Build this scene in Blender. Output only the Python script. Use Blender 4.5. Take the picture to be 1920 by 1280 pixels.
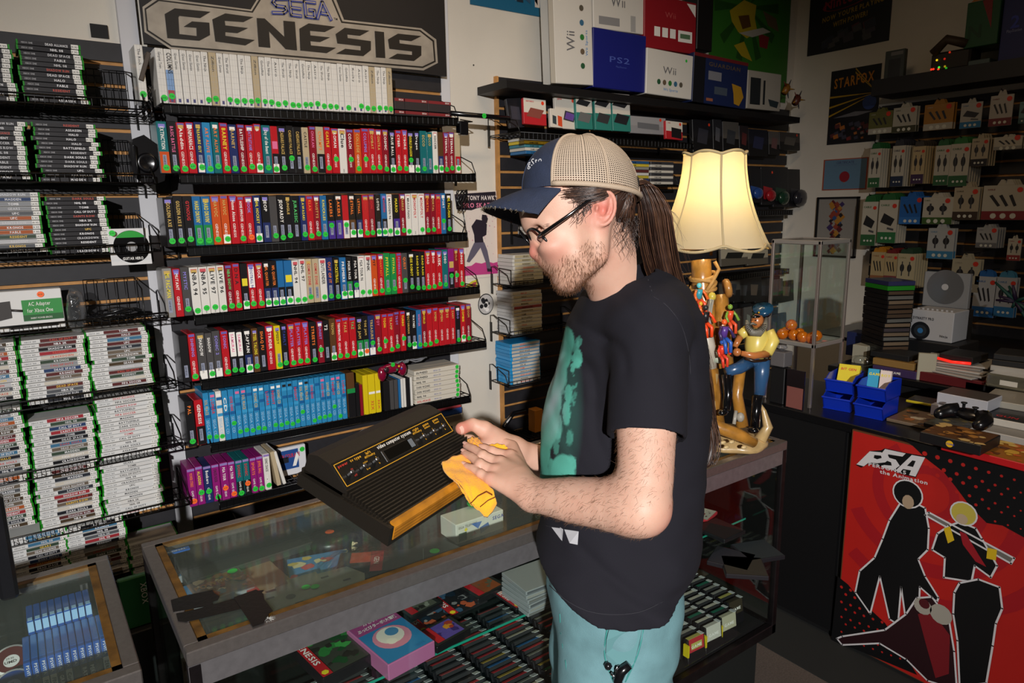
import bpy, math, random
import numpy as np
from mathutils import Vector, Matrix
random.seed(7)
D = bpy.data; S = bpy.context.scene; COL = S.collection
for o in list(D.objects): D.objects.remove(o)
# ---------------------------------------------------------------- camera
F = 1296.6; H = 1.72
_v1 = np.array([2800-960, 358-640.]); _v2 = np.array([10-960, 403-640.])
F = math.sqrt(-(_v1@_v2))
def _n(v): v = np.array(v, float); return v/np.linalg.norm(v)
_X = _n([_v1[0], _v1[1], F]); _Y = _n([_v2[0], _v2[1], F]); _Z = np.cross(_X, _Y)
if _Z[1] > 0: _Z = -_Z
RW = np.array([_X, _Y, _Z])            # camera(right,down,forward) -> world
CAM = np.array([0, 0, H])
cd = D.cameras.new('camera'); cam = D.objects.new('camera', cd); COL.objects.link(cam)
cd.sensor_width = 36; cd.lens = F/1920*36; cd.clip_start = .05; cd.clip_end = 50
_r, _d, _f = RW[:, 0], RW[:, 1], RW[:, 2]
cam.matrix_world = Matrix(((_r[0], -_d[0], -_f[0], 0), (_r[1], -_d[1], -_f[1], 0), (_r[2], -_d[2], -_f[2], H), (0, 0, 0, 1)))
S.camera = cam
def ray(px, py): return RW@np.array([(px-960)/F, (py-640)/F, 1.])
def at(px, py, ax, val):
    d = ray(px, py); return Vector(CAM+d*((val-CAM[ax])/d[ax]))
def pw(px, py, w): return Vector(CAM+ray(px, py)*w)
# ---------------------------------------------------------------- world, light, exposure
wd = D.worlds.new('world'); S.world = wd; wd.use_nodes = True
wd.node_tree.nodes['Background'].inputs[0].default_value = (1, .8, .58, 1)
wd.node_tree.nodes['Background'].inputs[1].default_value = .045
def spot(name, loc, target, energy, size, blend, r, color=(1, .975, .96)):
    l = D.lights.new(name, 'SPOT'); l.energy = energy; l.spot_size = math.radians(size); l.spot_blend = blend
    l.shadow_soft_size = r; l.color = color
    o = D.objects.new(name, l); COL.objects.link(o); o.location = loc
    o.rotation_euler = (Vector(target)-Vector(loc)).to_track_quat('-Z', 'Y').to_euler(); return o
spot('flash_light', (-1.9, -2.82, 2.72), (1.3, 2.2, .74), 1480, 52, 1.0, .05)
al = D.lights.new('ceiling_fill_light', 'AREA'); al.shape = 'RECTANGLE'; al.size = 1.2; al.size_y = .3; al.energy = 15; al.color = (1, .72, .45)  # added warm fill for the case interior and upper wall, source unseen
alo = D.objects.new('ceiling_fill_light', al); COL.objects.link(alo); alo.location = (1.75, 1.35, 3.21)
S.view_settings.view_transform = 'Standard'; S.view_settings.look = 'None'
S.view_settings.exposure = 0.0; S.view_settings.gamma = 1; S.view_settings.use_curve_mapping = False
# ---------------------------------------------------------------- materials
def lin(c):
    if isinstance(c, str):
        c = c.lstrip('#'); c = [int(c[i:i+2], 16)/255 for i in (0, 2, 4)]
    return tuple(((x+.055)/1.055)**2.4 if x > .04045 else x/12.92 for x in c)+(1,)
_M = {}
def M(c, rough=.5, metal=0, spec=.5, name=None, bump=0, bscale=200, var=0, vscale=20, coat=0, emit=0, sss=0, trans=0, alpha=1, sheen=0):
    key = (c, rough, metal, spec, bump, bscale, var, vscale, coat, emit, sss, trans, alpha)
    if key in _M: return _M[key]
    m = D.materials.new(name or 'paint_'+str(c).lstrip('#')); m.use_nodes = True; nt = m.node_tree
    b = nt.nodes['Principled BSDF']; I = b.inputs
    I['Base Color'].default_value = lin(c); I['Roughness'].default_value = rough; I['Metallic'].default_value = metal
    I['Specular IOR Level'].default_value = spec
    if coat: I['Coat Weight'].default_value = coat; I['Coat Roughness'].default_value = .12
    if sheen: I['Sheen Weight'].default_value = sheen; I['Sheen Roughness'].default_value = .5
    if emit: I['Emission Color'].default_value = lin(c); I['Emission Strength'].default_value = emit
    if sss:
        I['Subsurface Weight'].default_value = sss; I['Subsurface Radius'].default_value = (1, .35, .2); I['Subsurface Scale'].default_value = .006
    if trans: I['Transmission Weight'].default_value = trans
    if alpha < 1: I['Alpha'].default_value = alpha
    if bump or var:
        tc = nt.nodes.new('ShaderNodeTexCoord'); nz = nt.nodes.new('ShaderNodeTexNoise'); nz.inputs['Scale'].default_value = bscale if bump else vscale
        nz.inputs['Detail'].default_value = 4; nt.links.new(tc.outputs['Object'], nz.inputs['Vector'])
        if bump:
            bp = nt.nodes.new('ShaderNodeBump'); bp.inputs['Strength'].default_value = bump; bp.inputs['Distance'].default_value = .002
            nt.links.new(nz.outputs['Fac'], bp.inputs['Height']); nt.links.new(bp.outputs['Normal'], I['Normal'])
        if var:
            n2 = nz
            if bump:
                n2 = nt.nodes.new('ShaderNodeTexNoise'); n2.inputs['Scale'].default_value = vscale; n2.inputs['Detail'].default_value = 5
                nt.links.new(tc.outputs['Object'], n2.inputs['Vector'])
            mr = nt.nodes.new('ShaderNodeMapRange'); mr.inputs['From Min'].default_value = .3; mr.inputs['From Max'].default_value = .7
            mr.inputs['To Min'].default_value = 1-var; mr.inputs['To Max'].default_value = 1+var*.6
            mx = nt.nodes.new('ShaderNodeVectorMath'); mx.operation = 'SCALE'; mx.inputs[0].default_value = lin(c)[:3]
            nt.links.new(n2.outputs['Fac'], mr.inputs['Value']); nt.links.new(mr.outputs['Result'], mx.inputs['Scale'])
            nt.links.new(mx.outputs['Vector'], I['Base Color'])
    _M[key] = m; return m
def pane_mat(name, tint=(.93, .97, .95), rough=.02, strength=1.0, dust=0):
    m = D.materials.new(name); m.use_nodes = True; nt = m.node_tree; nt.nodes.clear()
    out = nt.nodes.new('ShaderNodeOutputMaterial'); mix = nt.nodes.new('ShaderNodeMixShader'); t = nt.nodes.new('ShaderNodeBsdfTransparent')
    g = nt.nodes.new('ShaderNodeBsdfGlossy'); fr = nt.nodes.new('ShaderNodeFresnel'); mu = nt.nodes.new('ShaderNodeMath'); mu.operation = 'MULTIPLY'
    t.inputs[0].default_value = tint+(1,); g.inputs['Roughness'].default_value = rough; mu.inputs[1].default_value = strength
    ge = nt.nodes.new('ShaderNodeNewGeometry'); mr = nt.nodes.new('ShaderNodeMapRange'); mr.inputs['To Min'].default_value = 1.5; mr.inputs['To Max'].default_value = 1/1.5
    nt.links.new(ge.outputs['Backfacing'], mr.inputs['Value']); nt.links.new(mr.outputs['Result'], fr.inputs[0])
    g.inputs[0].default_value = (.9, .95, .92, 1)
    nt.links.new(fr.outputs[0], mu.inputs[0]); nt.links.new(mu.outputs[0], mix.inputs[0]); nt.links.new(t.outputs[0], mix.inputs[1]); nt.links.new(g.outputs[0], mix.inputs[2])
    nt.links.new(mix.outputs[0], out.inputs[0])
    if dust:
        m2 = nt.nodes.new('ShaderNodeMixShader'); df = nt.nodes.new('ShaderNodeBsdfDiffuse'); df.inputs[0].default_value = (.5, .58, .52, 1); m2.inputs[0].default_value = dust
        nt.links.new(mix.outputs[0], m2.inputs[1]); nt.links.new(df.outputs[0], m2.inputs[2]); nt.links.new(m2.outputs[0], out.inputs[0])
    return m
GLASS = pane_mat('clear_glass', strength=.7); TOPGLASS = pane_mat('dusty_scratched_glass', (.94, .98, .96), .05, .4, .05); PLASTIC = pane_mat('clear_plastic', (.96, .97, .97), .12, 1.3)
GLASS_EDGE = M('1f8f78', .15, name='green_glass_edge', spec=.8)
# ---------------------------------------------------------------- mesh building
class MB:
    def __init__(s): s.v = []; s.f = []; s.m = []; s.mats = []; s.T = None; s.sm = []
    def mi(s, m):
        if m not in s.mats: s.mats.append(m)
        return s.mats.index(m)
    def add(s, vs, fs, m, smooth=False):
        b = len(s.v); T = s.T
        s.v += [tuple(T@Vector(v)) for v in vs] if T is not None else [tuple(v) for v in vs]
        k = s.mi(m)
        for f in fs: s.f.append(tuple(i+b for i in f)); s.m.append(k); s.sm.append(smooth)
        return s
    def box(s, x0, x1, y0, y1, z0, z1, m):
        return s.add([(x0,y0,z0),(x1,y0,z0),(x1,y1,z0),(x0,y1,z0),(x0,y0,z1),(x1,y0,z1),(x1,y1,z1),(x0,y1,z1)],
                     [(0,3,2,1),(4,5,6,7),(0,1,5,4),(1,2,6,5),(2,3,7,6),(3,0,4,7)], m)
    def bbox(s, x0, x1, y0, y1, z0, z1, m, b=.003):
        # box with chamfered edges
        xs = (x0, x0+b, x1-b, x1); ys = (y0, y0+b, y1-b, y1); zs = (z0, z0+b, z1-b, z1)
        V = []; 
        for sx in (0, 1):
            for sy in (0, 1):
                for sz in (0, 1):
                    X = (xs[0], xs[1]) if sx == 0 else (xs[3], xs[2]); Y = (ys[0], ys[1]) if sy == 0 else (ys[3], ys[2]); Z = (zs[0], zs[1]) if sz == 0 else (zs[3], zs[2])
                    V += [(X[0], Y[1], Z[1]), (X[1], Y[0], Z[1]), (X[1], Y[1], Z[0])]
        def i(sx, sy, sz, k): return (sx*4+sy*2+sz)*3+k
        Fs = []
        for q in (0, 1):
            Fs += [(i(q,0,0,0), i(q,0,1,0), i(q,1,1,0), i(q,1,0,0)), (i(0,q,0,1), i(1,q,0,1), i(1,q,1,1), i(0,q,1,1)), (i(0,0,q,2), i(0,1,q,2), i(1,1,q,2), i(1,0,q,2))]
        for a in (0, 1):
            for c in (0, 1):
                Fs += [(i(a,c,0,0), i(a,c,1,0), i(a,c,1,1), i(a,c,0,1)), (i(a,0,c,0), i(a,1,c,0), i(a,1,c,2), i(a,0,c,2)), (i(0,a,c,1), i(1,a,c,1), i(1,a,c,2), i(0,a,c,2))]
                for e in (0, 1): Fs.append((i(a,c,e,0), i(a,c,e,1), i(a,c,e,2)))
        return s.add(V, Fs, m)
    def poly(s, pts, m): return s.add(pts, [tuple(range(len(pts)))], m)
    def prism(s, pts, d, m, side=None):
        n = len(pts); d = Vector(d); P = [Vector(p) for p in pts]; Q = [p+d for p in P]
        s.add(P+Q, [tuple(range(n-1, -1, -1)), tuple(range(n, 2*n))], m)
        return s.add(P+Q, [(i, (i+1) % n, (i+1) % n+n, i+n) for i in range(n)], side or m)
    def tube(s, pts, r, m, n=8, cap=True, smooth=True):
        P = [Vector(p) for p in pts]; R_ = r if isinstance(r, (list, tuple)) else [r]*len(P)
        vs = []; fs = []; a = None
        for i, p in enumerate(P):
            t = (P[min(i+1, len(P)-1)]-P[max(i-1, 0)]);
            if t.length < 1e-9: t = Vector((0, 0, 1))
            t.normalize()
            if a is None: a = t.orthogonal().normalized()
            else:
                a = a-t*a.dot(t); a = a.normalized() if a.length > 1e-6 else t.orthogonal().normalized()
            b = t.cross(a)
            for k in range(n):
                q = 2*math.pi*k/n; vs.append(p+(a*math.cos(q)+b*math.sin(q))*R_[i])
        for i in range(len(P)-1):
            for k in range(n): fs.append((i*n+k, i*n+(k+1) % n, (i+1)*n+(k+1) % n, (i+1)*n+k))
        if cap: fs += [tuple(range(n-1, -1, -1)), tuple((len(P)-1)*n+k for k in range(n))]
        return s.add(vs, fs, m, smooth)
    def lathe(s, prof, m, c=(0, 0, 0), n=24, fr=None, smooth=True, a0=0, a1=2*math.pi):
        # prof: (radius, z); fr(theta, i)-> radius scale
        vs = []; fs = []; full = abs(a1-a0-2*math.pi) < 1e-6; nn = n if full else n+1
        for i, (r, z) in enumerate(prof):
            for k in range(nn):
                q = a0+(a1-a0)*k/n; rr = r*(fr(q, i) if fr else 1); vs.append((c[0]+rr*math.cos(q), c[1]+rr*math.sin(q), c[2]+z))
        for i in range(len(prof)-1):
            for k in range(n):
                k2 = (k+1) % nn if full else k+1
                fs.append((i*nn+k, i*nn+k2, (i+1)*nn+k2, (i+1)*nn+k))
        return s.add(vs, fs, m, smooth)
    def disc(s, c, u, v, r, m, n=20, r2=None):
        c = Vector(c); u = Vector(u).normalized(); v = Vector(v).normalized(); r2 = r2 or r
        return s.poly([c+u*r*math.cos(2*math.pi*k/n)+v*r2*math.sin(2*math.pi*k/n) for k in range(n)], m)
    def ball(s, c, r, m, n=12, sc=(1, 1, 1), rot=None):
        vs = []; fs = []; h = n//2
        for i in range(h+1):
            for k in range(n):
                a = math.pi*i/h; q = 2*math.pi*k/n
                p = Vector((math.sin(a)*math.cos(q)*r*sc[0], math.sin(a)*math.sin(q)*r*sc[1], math.cos(a)*r*sc[2]))
                if rot is not None: p = rot@p
                vs.append(p+Vector(c))
        for i in range(h):
            for k in range(n): fs.append((i*n+k, (i+1)*n+k, (i+1)*n+(k+1) % n, i*n+(k+1) % n))
        return s.add(vs, fs, m, True)
    def text(s, t, o, u, v, size, m, width=None, align='l', bold=False, maxw=None):
        o = Vector(o); u = Vector(u); v = Vector(v); x = 0; segs = []
        for ch in t:
            if ch == ' ': x += .32; continue
            g = glyph(ch, bold)
            if g is None: x += .4; continue
            segs.append((g, x)); x += g[2]+(.1 if not bold else .12)
        tot = max(x, .01)*size; k = 1
        if width: k = width/tot
        elif maxw and tot > maxw: k = maxw/tot
        off = 0 if align == 'l' else (-tot*k/2 if align == 'c' else -tot*k)
        for (gv, gf, gw), gx in segs:
            s.add([o+u*((gx+a)*size*k+off)+v*(b*size) for a, b in gv], gf, m)
        return s
    def build(s, name, parent=None, origin=None, label=None, cat=None, group=None, kind=None):
        me = D.meshes.new(name)
        if origin is None:
            if parent is not None: origin = parent.get('_o', None); origin = Vector(origin) if origin is not None else Vector((0, 0, 0))
            else:
                a = np.array(s.v); origin = Vector(((a[:, 0].min()+a[:, 0].max())/2, (a[:, 1].min()+a[:, 1].max())/2, a[:, 2].min()))
        origin = Vector(origin)
        me.from_pydata([(x-origin.x, y-origin.y, z-origin.z) for x, y, z in s.v], [], s.f)
        for m in s.mats: me.materials.append(m)
        me.polygons.foreach_set('material_index', s.m); me.polygons.foreach_set('use_smooth', s.sm); me.update()
        o = D.objects.new(name, me); COL.objects.link(o)
        if parent is not None:
            o.parent = parent; po = parent.get('_o', (0, 0, 0)); o.location = origin-Vector(po); o['_o'] = tuple(origin)
        else: o.location = origin; o['_o'] = tuple(origin)
        return tag(o, label, cat, group, kind)
def tag(o, label=None, cat=None, group=None, kind=None):
    if label: o['label'] = label
    if cat: o['category'] = cat
    if group: o['group'] = group
    if kind: o['kind'] = kind
    return o
def thing(name, label, cat, loc, group=None):
    o = D.objects.new(name, None); COL.objects.link(o); o.location = loc; o.empty_display_size = .02; o['_o'] = tuple(loc)
    return tag(o, label, cat, group)
_G = {}
def make_glyphs():
    chars = "ABCDEFGHIJKLMNOPQRSTUVWXYZabcdefghijklmnopqrstuvwxyz0123456789'-.!:&$/+,カセットのぶっとびターボ大冒険"
    obs = []
    for bold in (False, True):
        for ch in chars:
            c = D.curves.new('g', 'FONT'); c.body = ch; c.size = 1; c.resolution_u = 2; c.offset = .025 if bold else 0.004
            o = D.objects.new('g', c); COL.objects.link(o); obs.append((ch, bold, o))
    dg = bpy.context.evaluated_depsgraph_get(); dg.update()
    for ch, bold, o in obs:
        me = o.evaluated_get(dg).to_mesh()
        vs = [(v.co.x, v.co.y) for v in me.vertices]; fs = [tuple(p.vertices) for p in me.polygons]
        if vs:
            x0 = min(v[0] for v in vs); x1 = max(v[0] for v in vs); _G[(ch, bold)] = ([(a-x0, b) for a, b in vs], fs, x1-x0)
        o.evaluated_get(dg).to_mesh_clear()
    for ch, bold, o in obs:
        c = o.data; D.objects.remove(o); D.curves.remove(c)
def glyph(ch, bold): return _G.get((ch, bold)) or _G.get((ch.upper(), bold))
make_glyphs()
ORD = ['leftmost','second','third','fourth','fifth','sixth','seventh','eighth','ninth','tenth','eleventh','twelfth','thirteenth','fourteenth','fifteenth','sixteenth','seventeenth','eighteenth','nineteenth','twentieth']
def ordn(i):
    if i < 20: return ORD[i]
    t = ['twenty','thirty','forty','fifty'][(i+1)//10-2]; r = (i+1) % 10
    return (t+'-'+['','first','second','third','fourth','fifth','sixth','seventh','eighth','ninth'][r]) if r else {30:'thirtieth',40:'fortieth',50:'fiftieth'}[i+1]
UX, UY, UZ = Vector((1, 0, 0)), Vector((0, 1, 0)), Vector((0, 0, 1))
BLACK = M('0c0c0e', .45, name='black_plastic'); WIRE = M('060607', .35, name='black_wire'); WOOD = M('bd874a', .6, name='raw_wood_edge', var=.25)
WHITE = M('e8e6e0', .5, name='white_card'); STEEL = M('928b87', .3, .8, name='brushed_steel', bump=.15, bscale=400, var=.1, vscale=90)
GREEN_ST = M('25c83c', .5, name='green_price_sticker'); ORANGE_ST = M('ff6a26', .5, name='orange_price_sticker')
# ================================================================ the room
WA = 2.95; WB = 4.55
WALLM = M('d6d0c4', .8, name='off_white_wall_paint', bump=.25, bscale=260, var=.06, vscale=3)
MB().box(-3, WB+.1, WA, WA+.1, -.02, 3.3, WALLM).build('wall_left', kind='structure')
MB().box(WB, WB+.1, -4, WA+.1, -.02, 3.3, WALLM).build('wall_right', kind='structure')
fl = MB().box(-3, WB+.1, -4, WA+.1, -.1, 0, M('574d46', .95, name='grey_brown_carpet', bump=.9, bscale=500, var=.3, vscale=160)); fl.build('floor', kind='structure')
MB().box(-3, WB+.1, -4, WA+.1, 3.3, 3.4, M('c9c4ba', .9, name='ceiling_paint')).build('ceiling', kind='structure')
MB().box(-3, WB, WA-.015, WA, 0, .09, M('17161a', .6, name='black_baseboard')).build('baseboard_left', kind='structure')
MB().bbox(1.1, 2.4, 1.17, 1.53, 3.225, 3.299, M('d8d6d0', .5), .005).build('added_light_fixture', label='flat white ceiling light box above the long display case', cat='ceiling light')  # added housing for the ceiling fill, out of view; emits nothing itself
def slatwall(x0, x1, z0, z1, label, plane='A', y=None, edge=(0, 0), pitch=.0763, off=0.0):
    th = .022; mb = MB(); f = (WA-th-.001) if plane == 'A' else (WB-th-.001)
    base = M('232226', .55, name='black_slatwall_laminate', var=.15, vscale=40)
    def B(a, b, d0, d1, c, d, m):
        if plane == 'A': mb.box(a, b, f+d0, f+d1, c, d, m)
        else: mb.box(f+d0, f+d1, a, b, c, d, m)
    g = .0135; z = z1
    B(x0, x1, .012, th, z0, z1, WOOD)
    z = z1-off
    if off: B(x0, x1, 0, .012, z, z1, base)
    while z > z0+.01:
        zb = max(z-pitch+g, z0); B(x0, x1, 0, .012, zb, z, base); z -= pitch
    for k, xx in ((0, x0), (1, x1)):
        if edge[k]: B(xx-(.014 if k == 0 else 0), xx+(0 if k == 0 else .014), -.001, th, z0, z1+.003, WOOD)
    mb.build('slatwall_panel', label=label, cat='wall panel')
slatwall(-1.2, .408, .1, 2.31, 'black slatwall panel behind the flat-stacked green-edged game cases')
slatwall(.468, 1.715, .1, 2.31, 'black slatwall panel behind the shelves of upright boxed games')
slatwall(2.04, 4.49, .1, 2.345, 'black slatwall panel with raw wood left edge behind the capped man', edge=(1, 0))
slatwall(1.15, 2.31, .2, 2.30, 'black slatwall panel on the right wall behind hanging cable packs', plane='B')
MB().box(.408, .468, WA-.03, WA, .09, 2.5, M('c8c8cc', .5, name='white_trim_paint')).build('trim_1', kind='structure')
MB().box(1.715, 1.765, WA-.02, WA, .09, 2.9, M('cfd0d4', .5, name='white_trim_paint')).build('trim_2', kind='structure')
def pxpoly(mb, pts, ax, val, m): mb.poly([at(x, y, ax, val) for x, y in pts], m)
def stroke(mb, pts, wd, off, m):
    P = [Vector(p) for p in pts]; n = Vector(off)
    for a, b in zip(P[:-1], P[1:]):
        t = (b-a)
        if t.length < 1e-6: continue
        t.normalize(); s_ = t.cross(n).normalized()*wd/2; e = t*wd*.35
        mb.poly([a-s_-e, b-s_+e, b+s_+e, a+s_-e], m)
# ---- small black square on the wall
a = at(168, 44, 1, WA-.004); b = at(204, 73, 1, WA-.004)
MB().box(a.x, b.x, WA-.008, WA, b.z, a.z, M('08080a', .7)).build('wall_plate', label='small black square plate on the white wall above the left slatwall', cat='wall plate')
# ---- big sign
YS = 2.885
sg = thing('wall_sign', 'large black and silver console sign with angular lettering above the boxed games', 'sign', (1.1, YS, 2.31))
z0 = 2.312
MB().box(.478, 1.722, YS, YS+.02, z0, 2.82, M('141215', .55, name='black_sign_board', var=.2, vscale=10)).build('sign_board', sg)
SILV = M('aaa296', .45, .25, name='weathered_silver_print', var=.2, vscale=14); INK = M('16120f', .5, name='black_ink')
def z1px(p): return (p[0]/4, p[1]/4)
def z5px(p): return (480+p[0]/4, p[1]/4)
e = MB()
out = [(267, 13), (293, -5), (470, 18), (492, -18), (618, -32), (645, 37), (790, 53), (818, 74), (821, 118), (794, 132), (320, 92), (271, 60)]
inn = [(271, 16), (296, -1), (472, 21), (494, -14), (614, -27), (642, 40), (788, 56), (814, 76), (817, 116), (793, 127.5), (321, 88), (275, 58)]
inn2 = [(274, 18), (298, 2), (474, 24), (496, -11), (612, -23), (640, 43), (787, 59), (811, 78), (814, 114), (792, 124.5), (322, 85), (278, 56)]
for k, (p, m) in enumerate(((out, SILV), (inn, INK), (inn2, SILV))): pxpoly(e, p, 1, YS-.001-.001*k, m)
e.build('emblem', sg)
e = MB()
G = [(1310,62),(1578,88),(1500,135),(1345,118),(1338,130),(1345,255),(1475,270),(1473,208),(1378,200),(1440,160),(1570,170),(1575,262),(1495,305),(1255,285),(1235,105)]
E1 = [(1690,100),(1900,128),(1825,165),(1685,155),(1690,190),(1860,210),(1780,248),(1690,240),(1690,268),(1910,300),(1840,340),(1615,310),(1592,145)]
for p in (G, E1): pxpoly(e, [z1px(q) for q in p], 1, YS-.005, INK)
for p in ([(5,135),(65,138),(212,275),(205,155),(292,163),(308,378),(222,368),(98,235),(108,358),(20,350)],
          [(395,175),(595,200),(515,240),(405,230),(408,265),(555,280),(480,315),(408,308),(412,340),(600,358),(530,398),(332,378),(325,215)],
          [(665,208),(850,230),(780,268),(685,258),(688,285),(862,308),(862,375),(805,420),(600,402),(670,365),(785,378),(785,345),(610,325),(597,255)],
          [(890,232),(960,240),(970,435),(900,430)],
          [(1065,252),(1240,270),(1165,308),(1075,298),(1078,325),(1240,345),(1240,415),(1185,457),(995,438),(1060,402),(1170,412),(1170,385),(1000,365),(990,295)]):
    pxpoly(e, [z5px(q) for q in p], 1, YS-.005, INK)
BL = M('39479b', .5, name='blue_ink')
for L in ([(225,-8),(140,-8),(125,20),(150,45),(215,55),(228,80),(205,98),(125,96)], [(345,8),(250,0),(262,112),(335,122)], [(258,58),(330,68)],
          [(440,22),(360,12),(372,124),(440,134),(436,80),(400,76)], [(460,138),(495,15),(560,148)], [(490,100),(535,108)]):
    pts = [at(*z5px(q), 1, YS-.006) for q in L]; stroke(e, [p-Vector((0, .003, 0)) for p in pts], .0135, (0, -1, 0), BL)
    stroke(e, [p-Vector((0, .005, 0)) for p in pts], .004, (0, -1, 0), SILV)
e.text('TM', at(626, 37, 1, YS-.005), UX, UZ, .012, INK)
e.build('lettering', sg)
# ---- teal poster high on the wall
a = at(880, -60, 1, WA-.004); b = at(1020, 33, 1, WA-.004)
e = MB().box(a.x, b.x, WA-.006, WA-.001, b.z, a.z+.1, M('0f5d80', .5)); 
for i in range(9): e.poly([(a.x+i*.045, WA-.008, b.z+.05+.02*(i % 3)), (a.x+.04+i*.045, WA-.008, b.z+.05), (a.x+.03+i*.045, WA-.008, b.z+.16), (a.x+i*.045+.01, WA-.008, b.z+.12)], M(['102030', '274a66', '6a7680'][i % 3], .6))
e.box(b.x-.06, b.x-.03, WA-.008, WA-.006, b.z+.04, b.z+.08, M('c8c0b8', .6)); e.build('poster', label='teal-blue poster on the white wall top, left of the stacked console boxes', cat='poster')
# ---- skater poster and round sticker
a = at(872, 358, 1, WA-.004); b = at(938, 517, 1, WA-.004); yp = WA-.006
t = thing('poster', 'white and pink skateboarding poster on the wall right of the boxed games', 'poster', (b.x, WA, b.z))
e = MB().box(a.x, b.x, WA-.005, WA-.001, b.z, a.z, M('d9cdc4', .5)); PK = M('b83c7e', .5); DK = M('231c28', .5); GY = M('5c5768', .5)
pxpoly(e, [(871,500),(884,498),(892,492),(903,494),(914,490),(925,493),(939,489),(939,512),(871,517)], 1, yp, PK)
pxpoly(e, [(852,364),(929,359),(932,384),(895,390),(884,394),(856,392)], 1, yp-.001, DK)
pxpoly(e, [(904,402),(912,403),(915,410),(913,418),(906,419),(903,410)], 1, yp-.001, DK)
pxpoly(e, [(893,411),(904,413),(913,420),(912,440),(905,444),(907,455),(890,455),(889,440),(884,424)], 1, yp-.0015, DK)
pxpoly(e, [(889,455),(908,454),(914,470),(919,495),(922,507),(914,508),(911,492),(901,464),(890,480),(880,492),(875,490),(882,470)], 1, yp-.002, GY)
pxpoly(e, [(913,503),(922,504),(923,509),(914,509)], 1, yp-.0025, DK)
for i in range(26):
    x = random.uniform(872, 935); y = random.uniform(400, 480); r = random.uniform(.4, 1.5); pxpoly(e, [(x-r, y), (x, y-r), (x+r, y+r*.4), (x, y+r)], 1, yp-.0005, M('c9889e', .5))
e.build('print', t)
MB().text("TONY HAWK'S", at(876, 375, 1, yp-.003), UX, UZ, .03, M('e8dcd8', .5), width=.185, bold=True).text('PRO SKATER', at(869, 389, 1, yp-.003), UX, UZ, .03, M('e07f9e', .5), width=.2, bold=True).build('lettering', t)
c = at(911, 570, 1, yp); e = MB().disc(c, UX, UZ, .048, M('16161a', .5), r2=.055); e.disc(c-Vector((0, .001, 0)), UX, UZ, .044, M('b9b6b4', .5), r2=.05)
for i in range(14):
    q = random.uniform(0, 6.28); r = random.uniform(.005, .033); e.disc(c+Vector((math.cos(q)*r, -.002-.0001*i, math.sin(q)*r)), UX, UZ, random.uniform(.006, .013), M(['16161a', 'e2dfdc'][i % 2], .5), n=7)
e.build('sticker', label='round black and white illustrated sticker on the white wall', cat='sticker')
c = at(888, 535, 1, WA-.006); MB().poly([c+Vector((-.05, 0, .0)), c+Vector((-.01, 0, .022)), c+Vector((.028, 0, .03)), c+Vector((.02, 0, -.012)), c+Vector((-.012, 0, -.025))], M('c2bd32', .5)).poly([c+Vector((-.03, -.001, .0)), c+Vector((0, -.001, .016)), c+Vector((.018, -.001, .018)), c+Vector((.01, -.001, -.008))], M('a34545', .5)).build('sticker', label='small yellow and red flame-shaped sticker below the skateboarding poster', cat='sticker')
for px, py in ((888, 122), (900, 220)):
    c = at(px, py, 1, WA-.002); MB().ball(c, .004, M('2a2622', .5), 8).build('wall_screw', label=f'small dark screw in the white wall, {"upper" if py<200 else "lower"} of two', cat='screw')
# ================================================================ shelves and boxed games on the long wall
YF = 2.75
PAL = dict(r=('b81a24','red'), R=('861626','crimson'), o=('c9501f','orange'), k=('1a191b','black'), n=('232f62','navy'), b=('2468a0','blue'), t=('17696e','teal'),
           g=('1f8a45','green'), w=('dedbd4','white'), y=('d9c21a','yellow'), p=('46308a','purple'), m=('8e1c72','magenta'), c=('b9a888','cream'), d=('4a4848','dark grey'), B=('5a3c22','brown'), e=('8d8b88','grey'), s=('2e86b8','sky blue'))
TC = dict(w=('efece6','white'), y=('e6d22a','yellow'), g=('c9a85a','gold'), k=('17161a','black'), r=('c8262c','red'), o=('ee7a2a','orange'), p=('8a7fd0','lilac'), n=('2b3c90','blue'), m=('e06a98','pink'), v=('4fbf6a','green'))
def PM(c): return M(PAL[c][0], .32, spec=.5, coat=.25)
def TM(c): return M(TC[c][0], .5)
TC.update(e=('b9b2c8','pale'), B=('5a3c22','brown'), b=('3a86c8','blue'))
def sticker(parent, c, r, u, v, m, n=12, name='price_sticker'):
    c = Vector(c); nrm = u.cross(v)
    mb = MB(); mb.disc(c, u, v, r, m, n); mb.text(random.choice(['4.99','9.99','14.95','19.95','24','7.95','12.99']), c-u*r*.62-v*r*.28+nrm*.0004, u, v, r*.75, M('12561c', .6), width=r*1.25)
    mb.build(name, parent)
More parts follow.
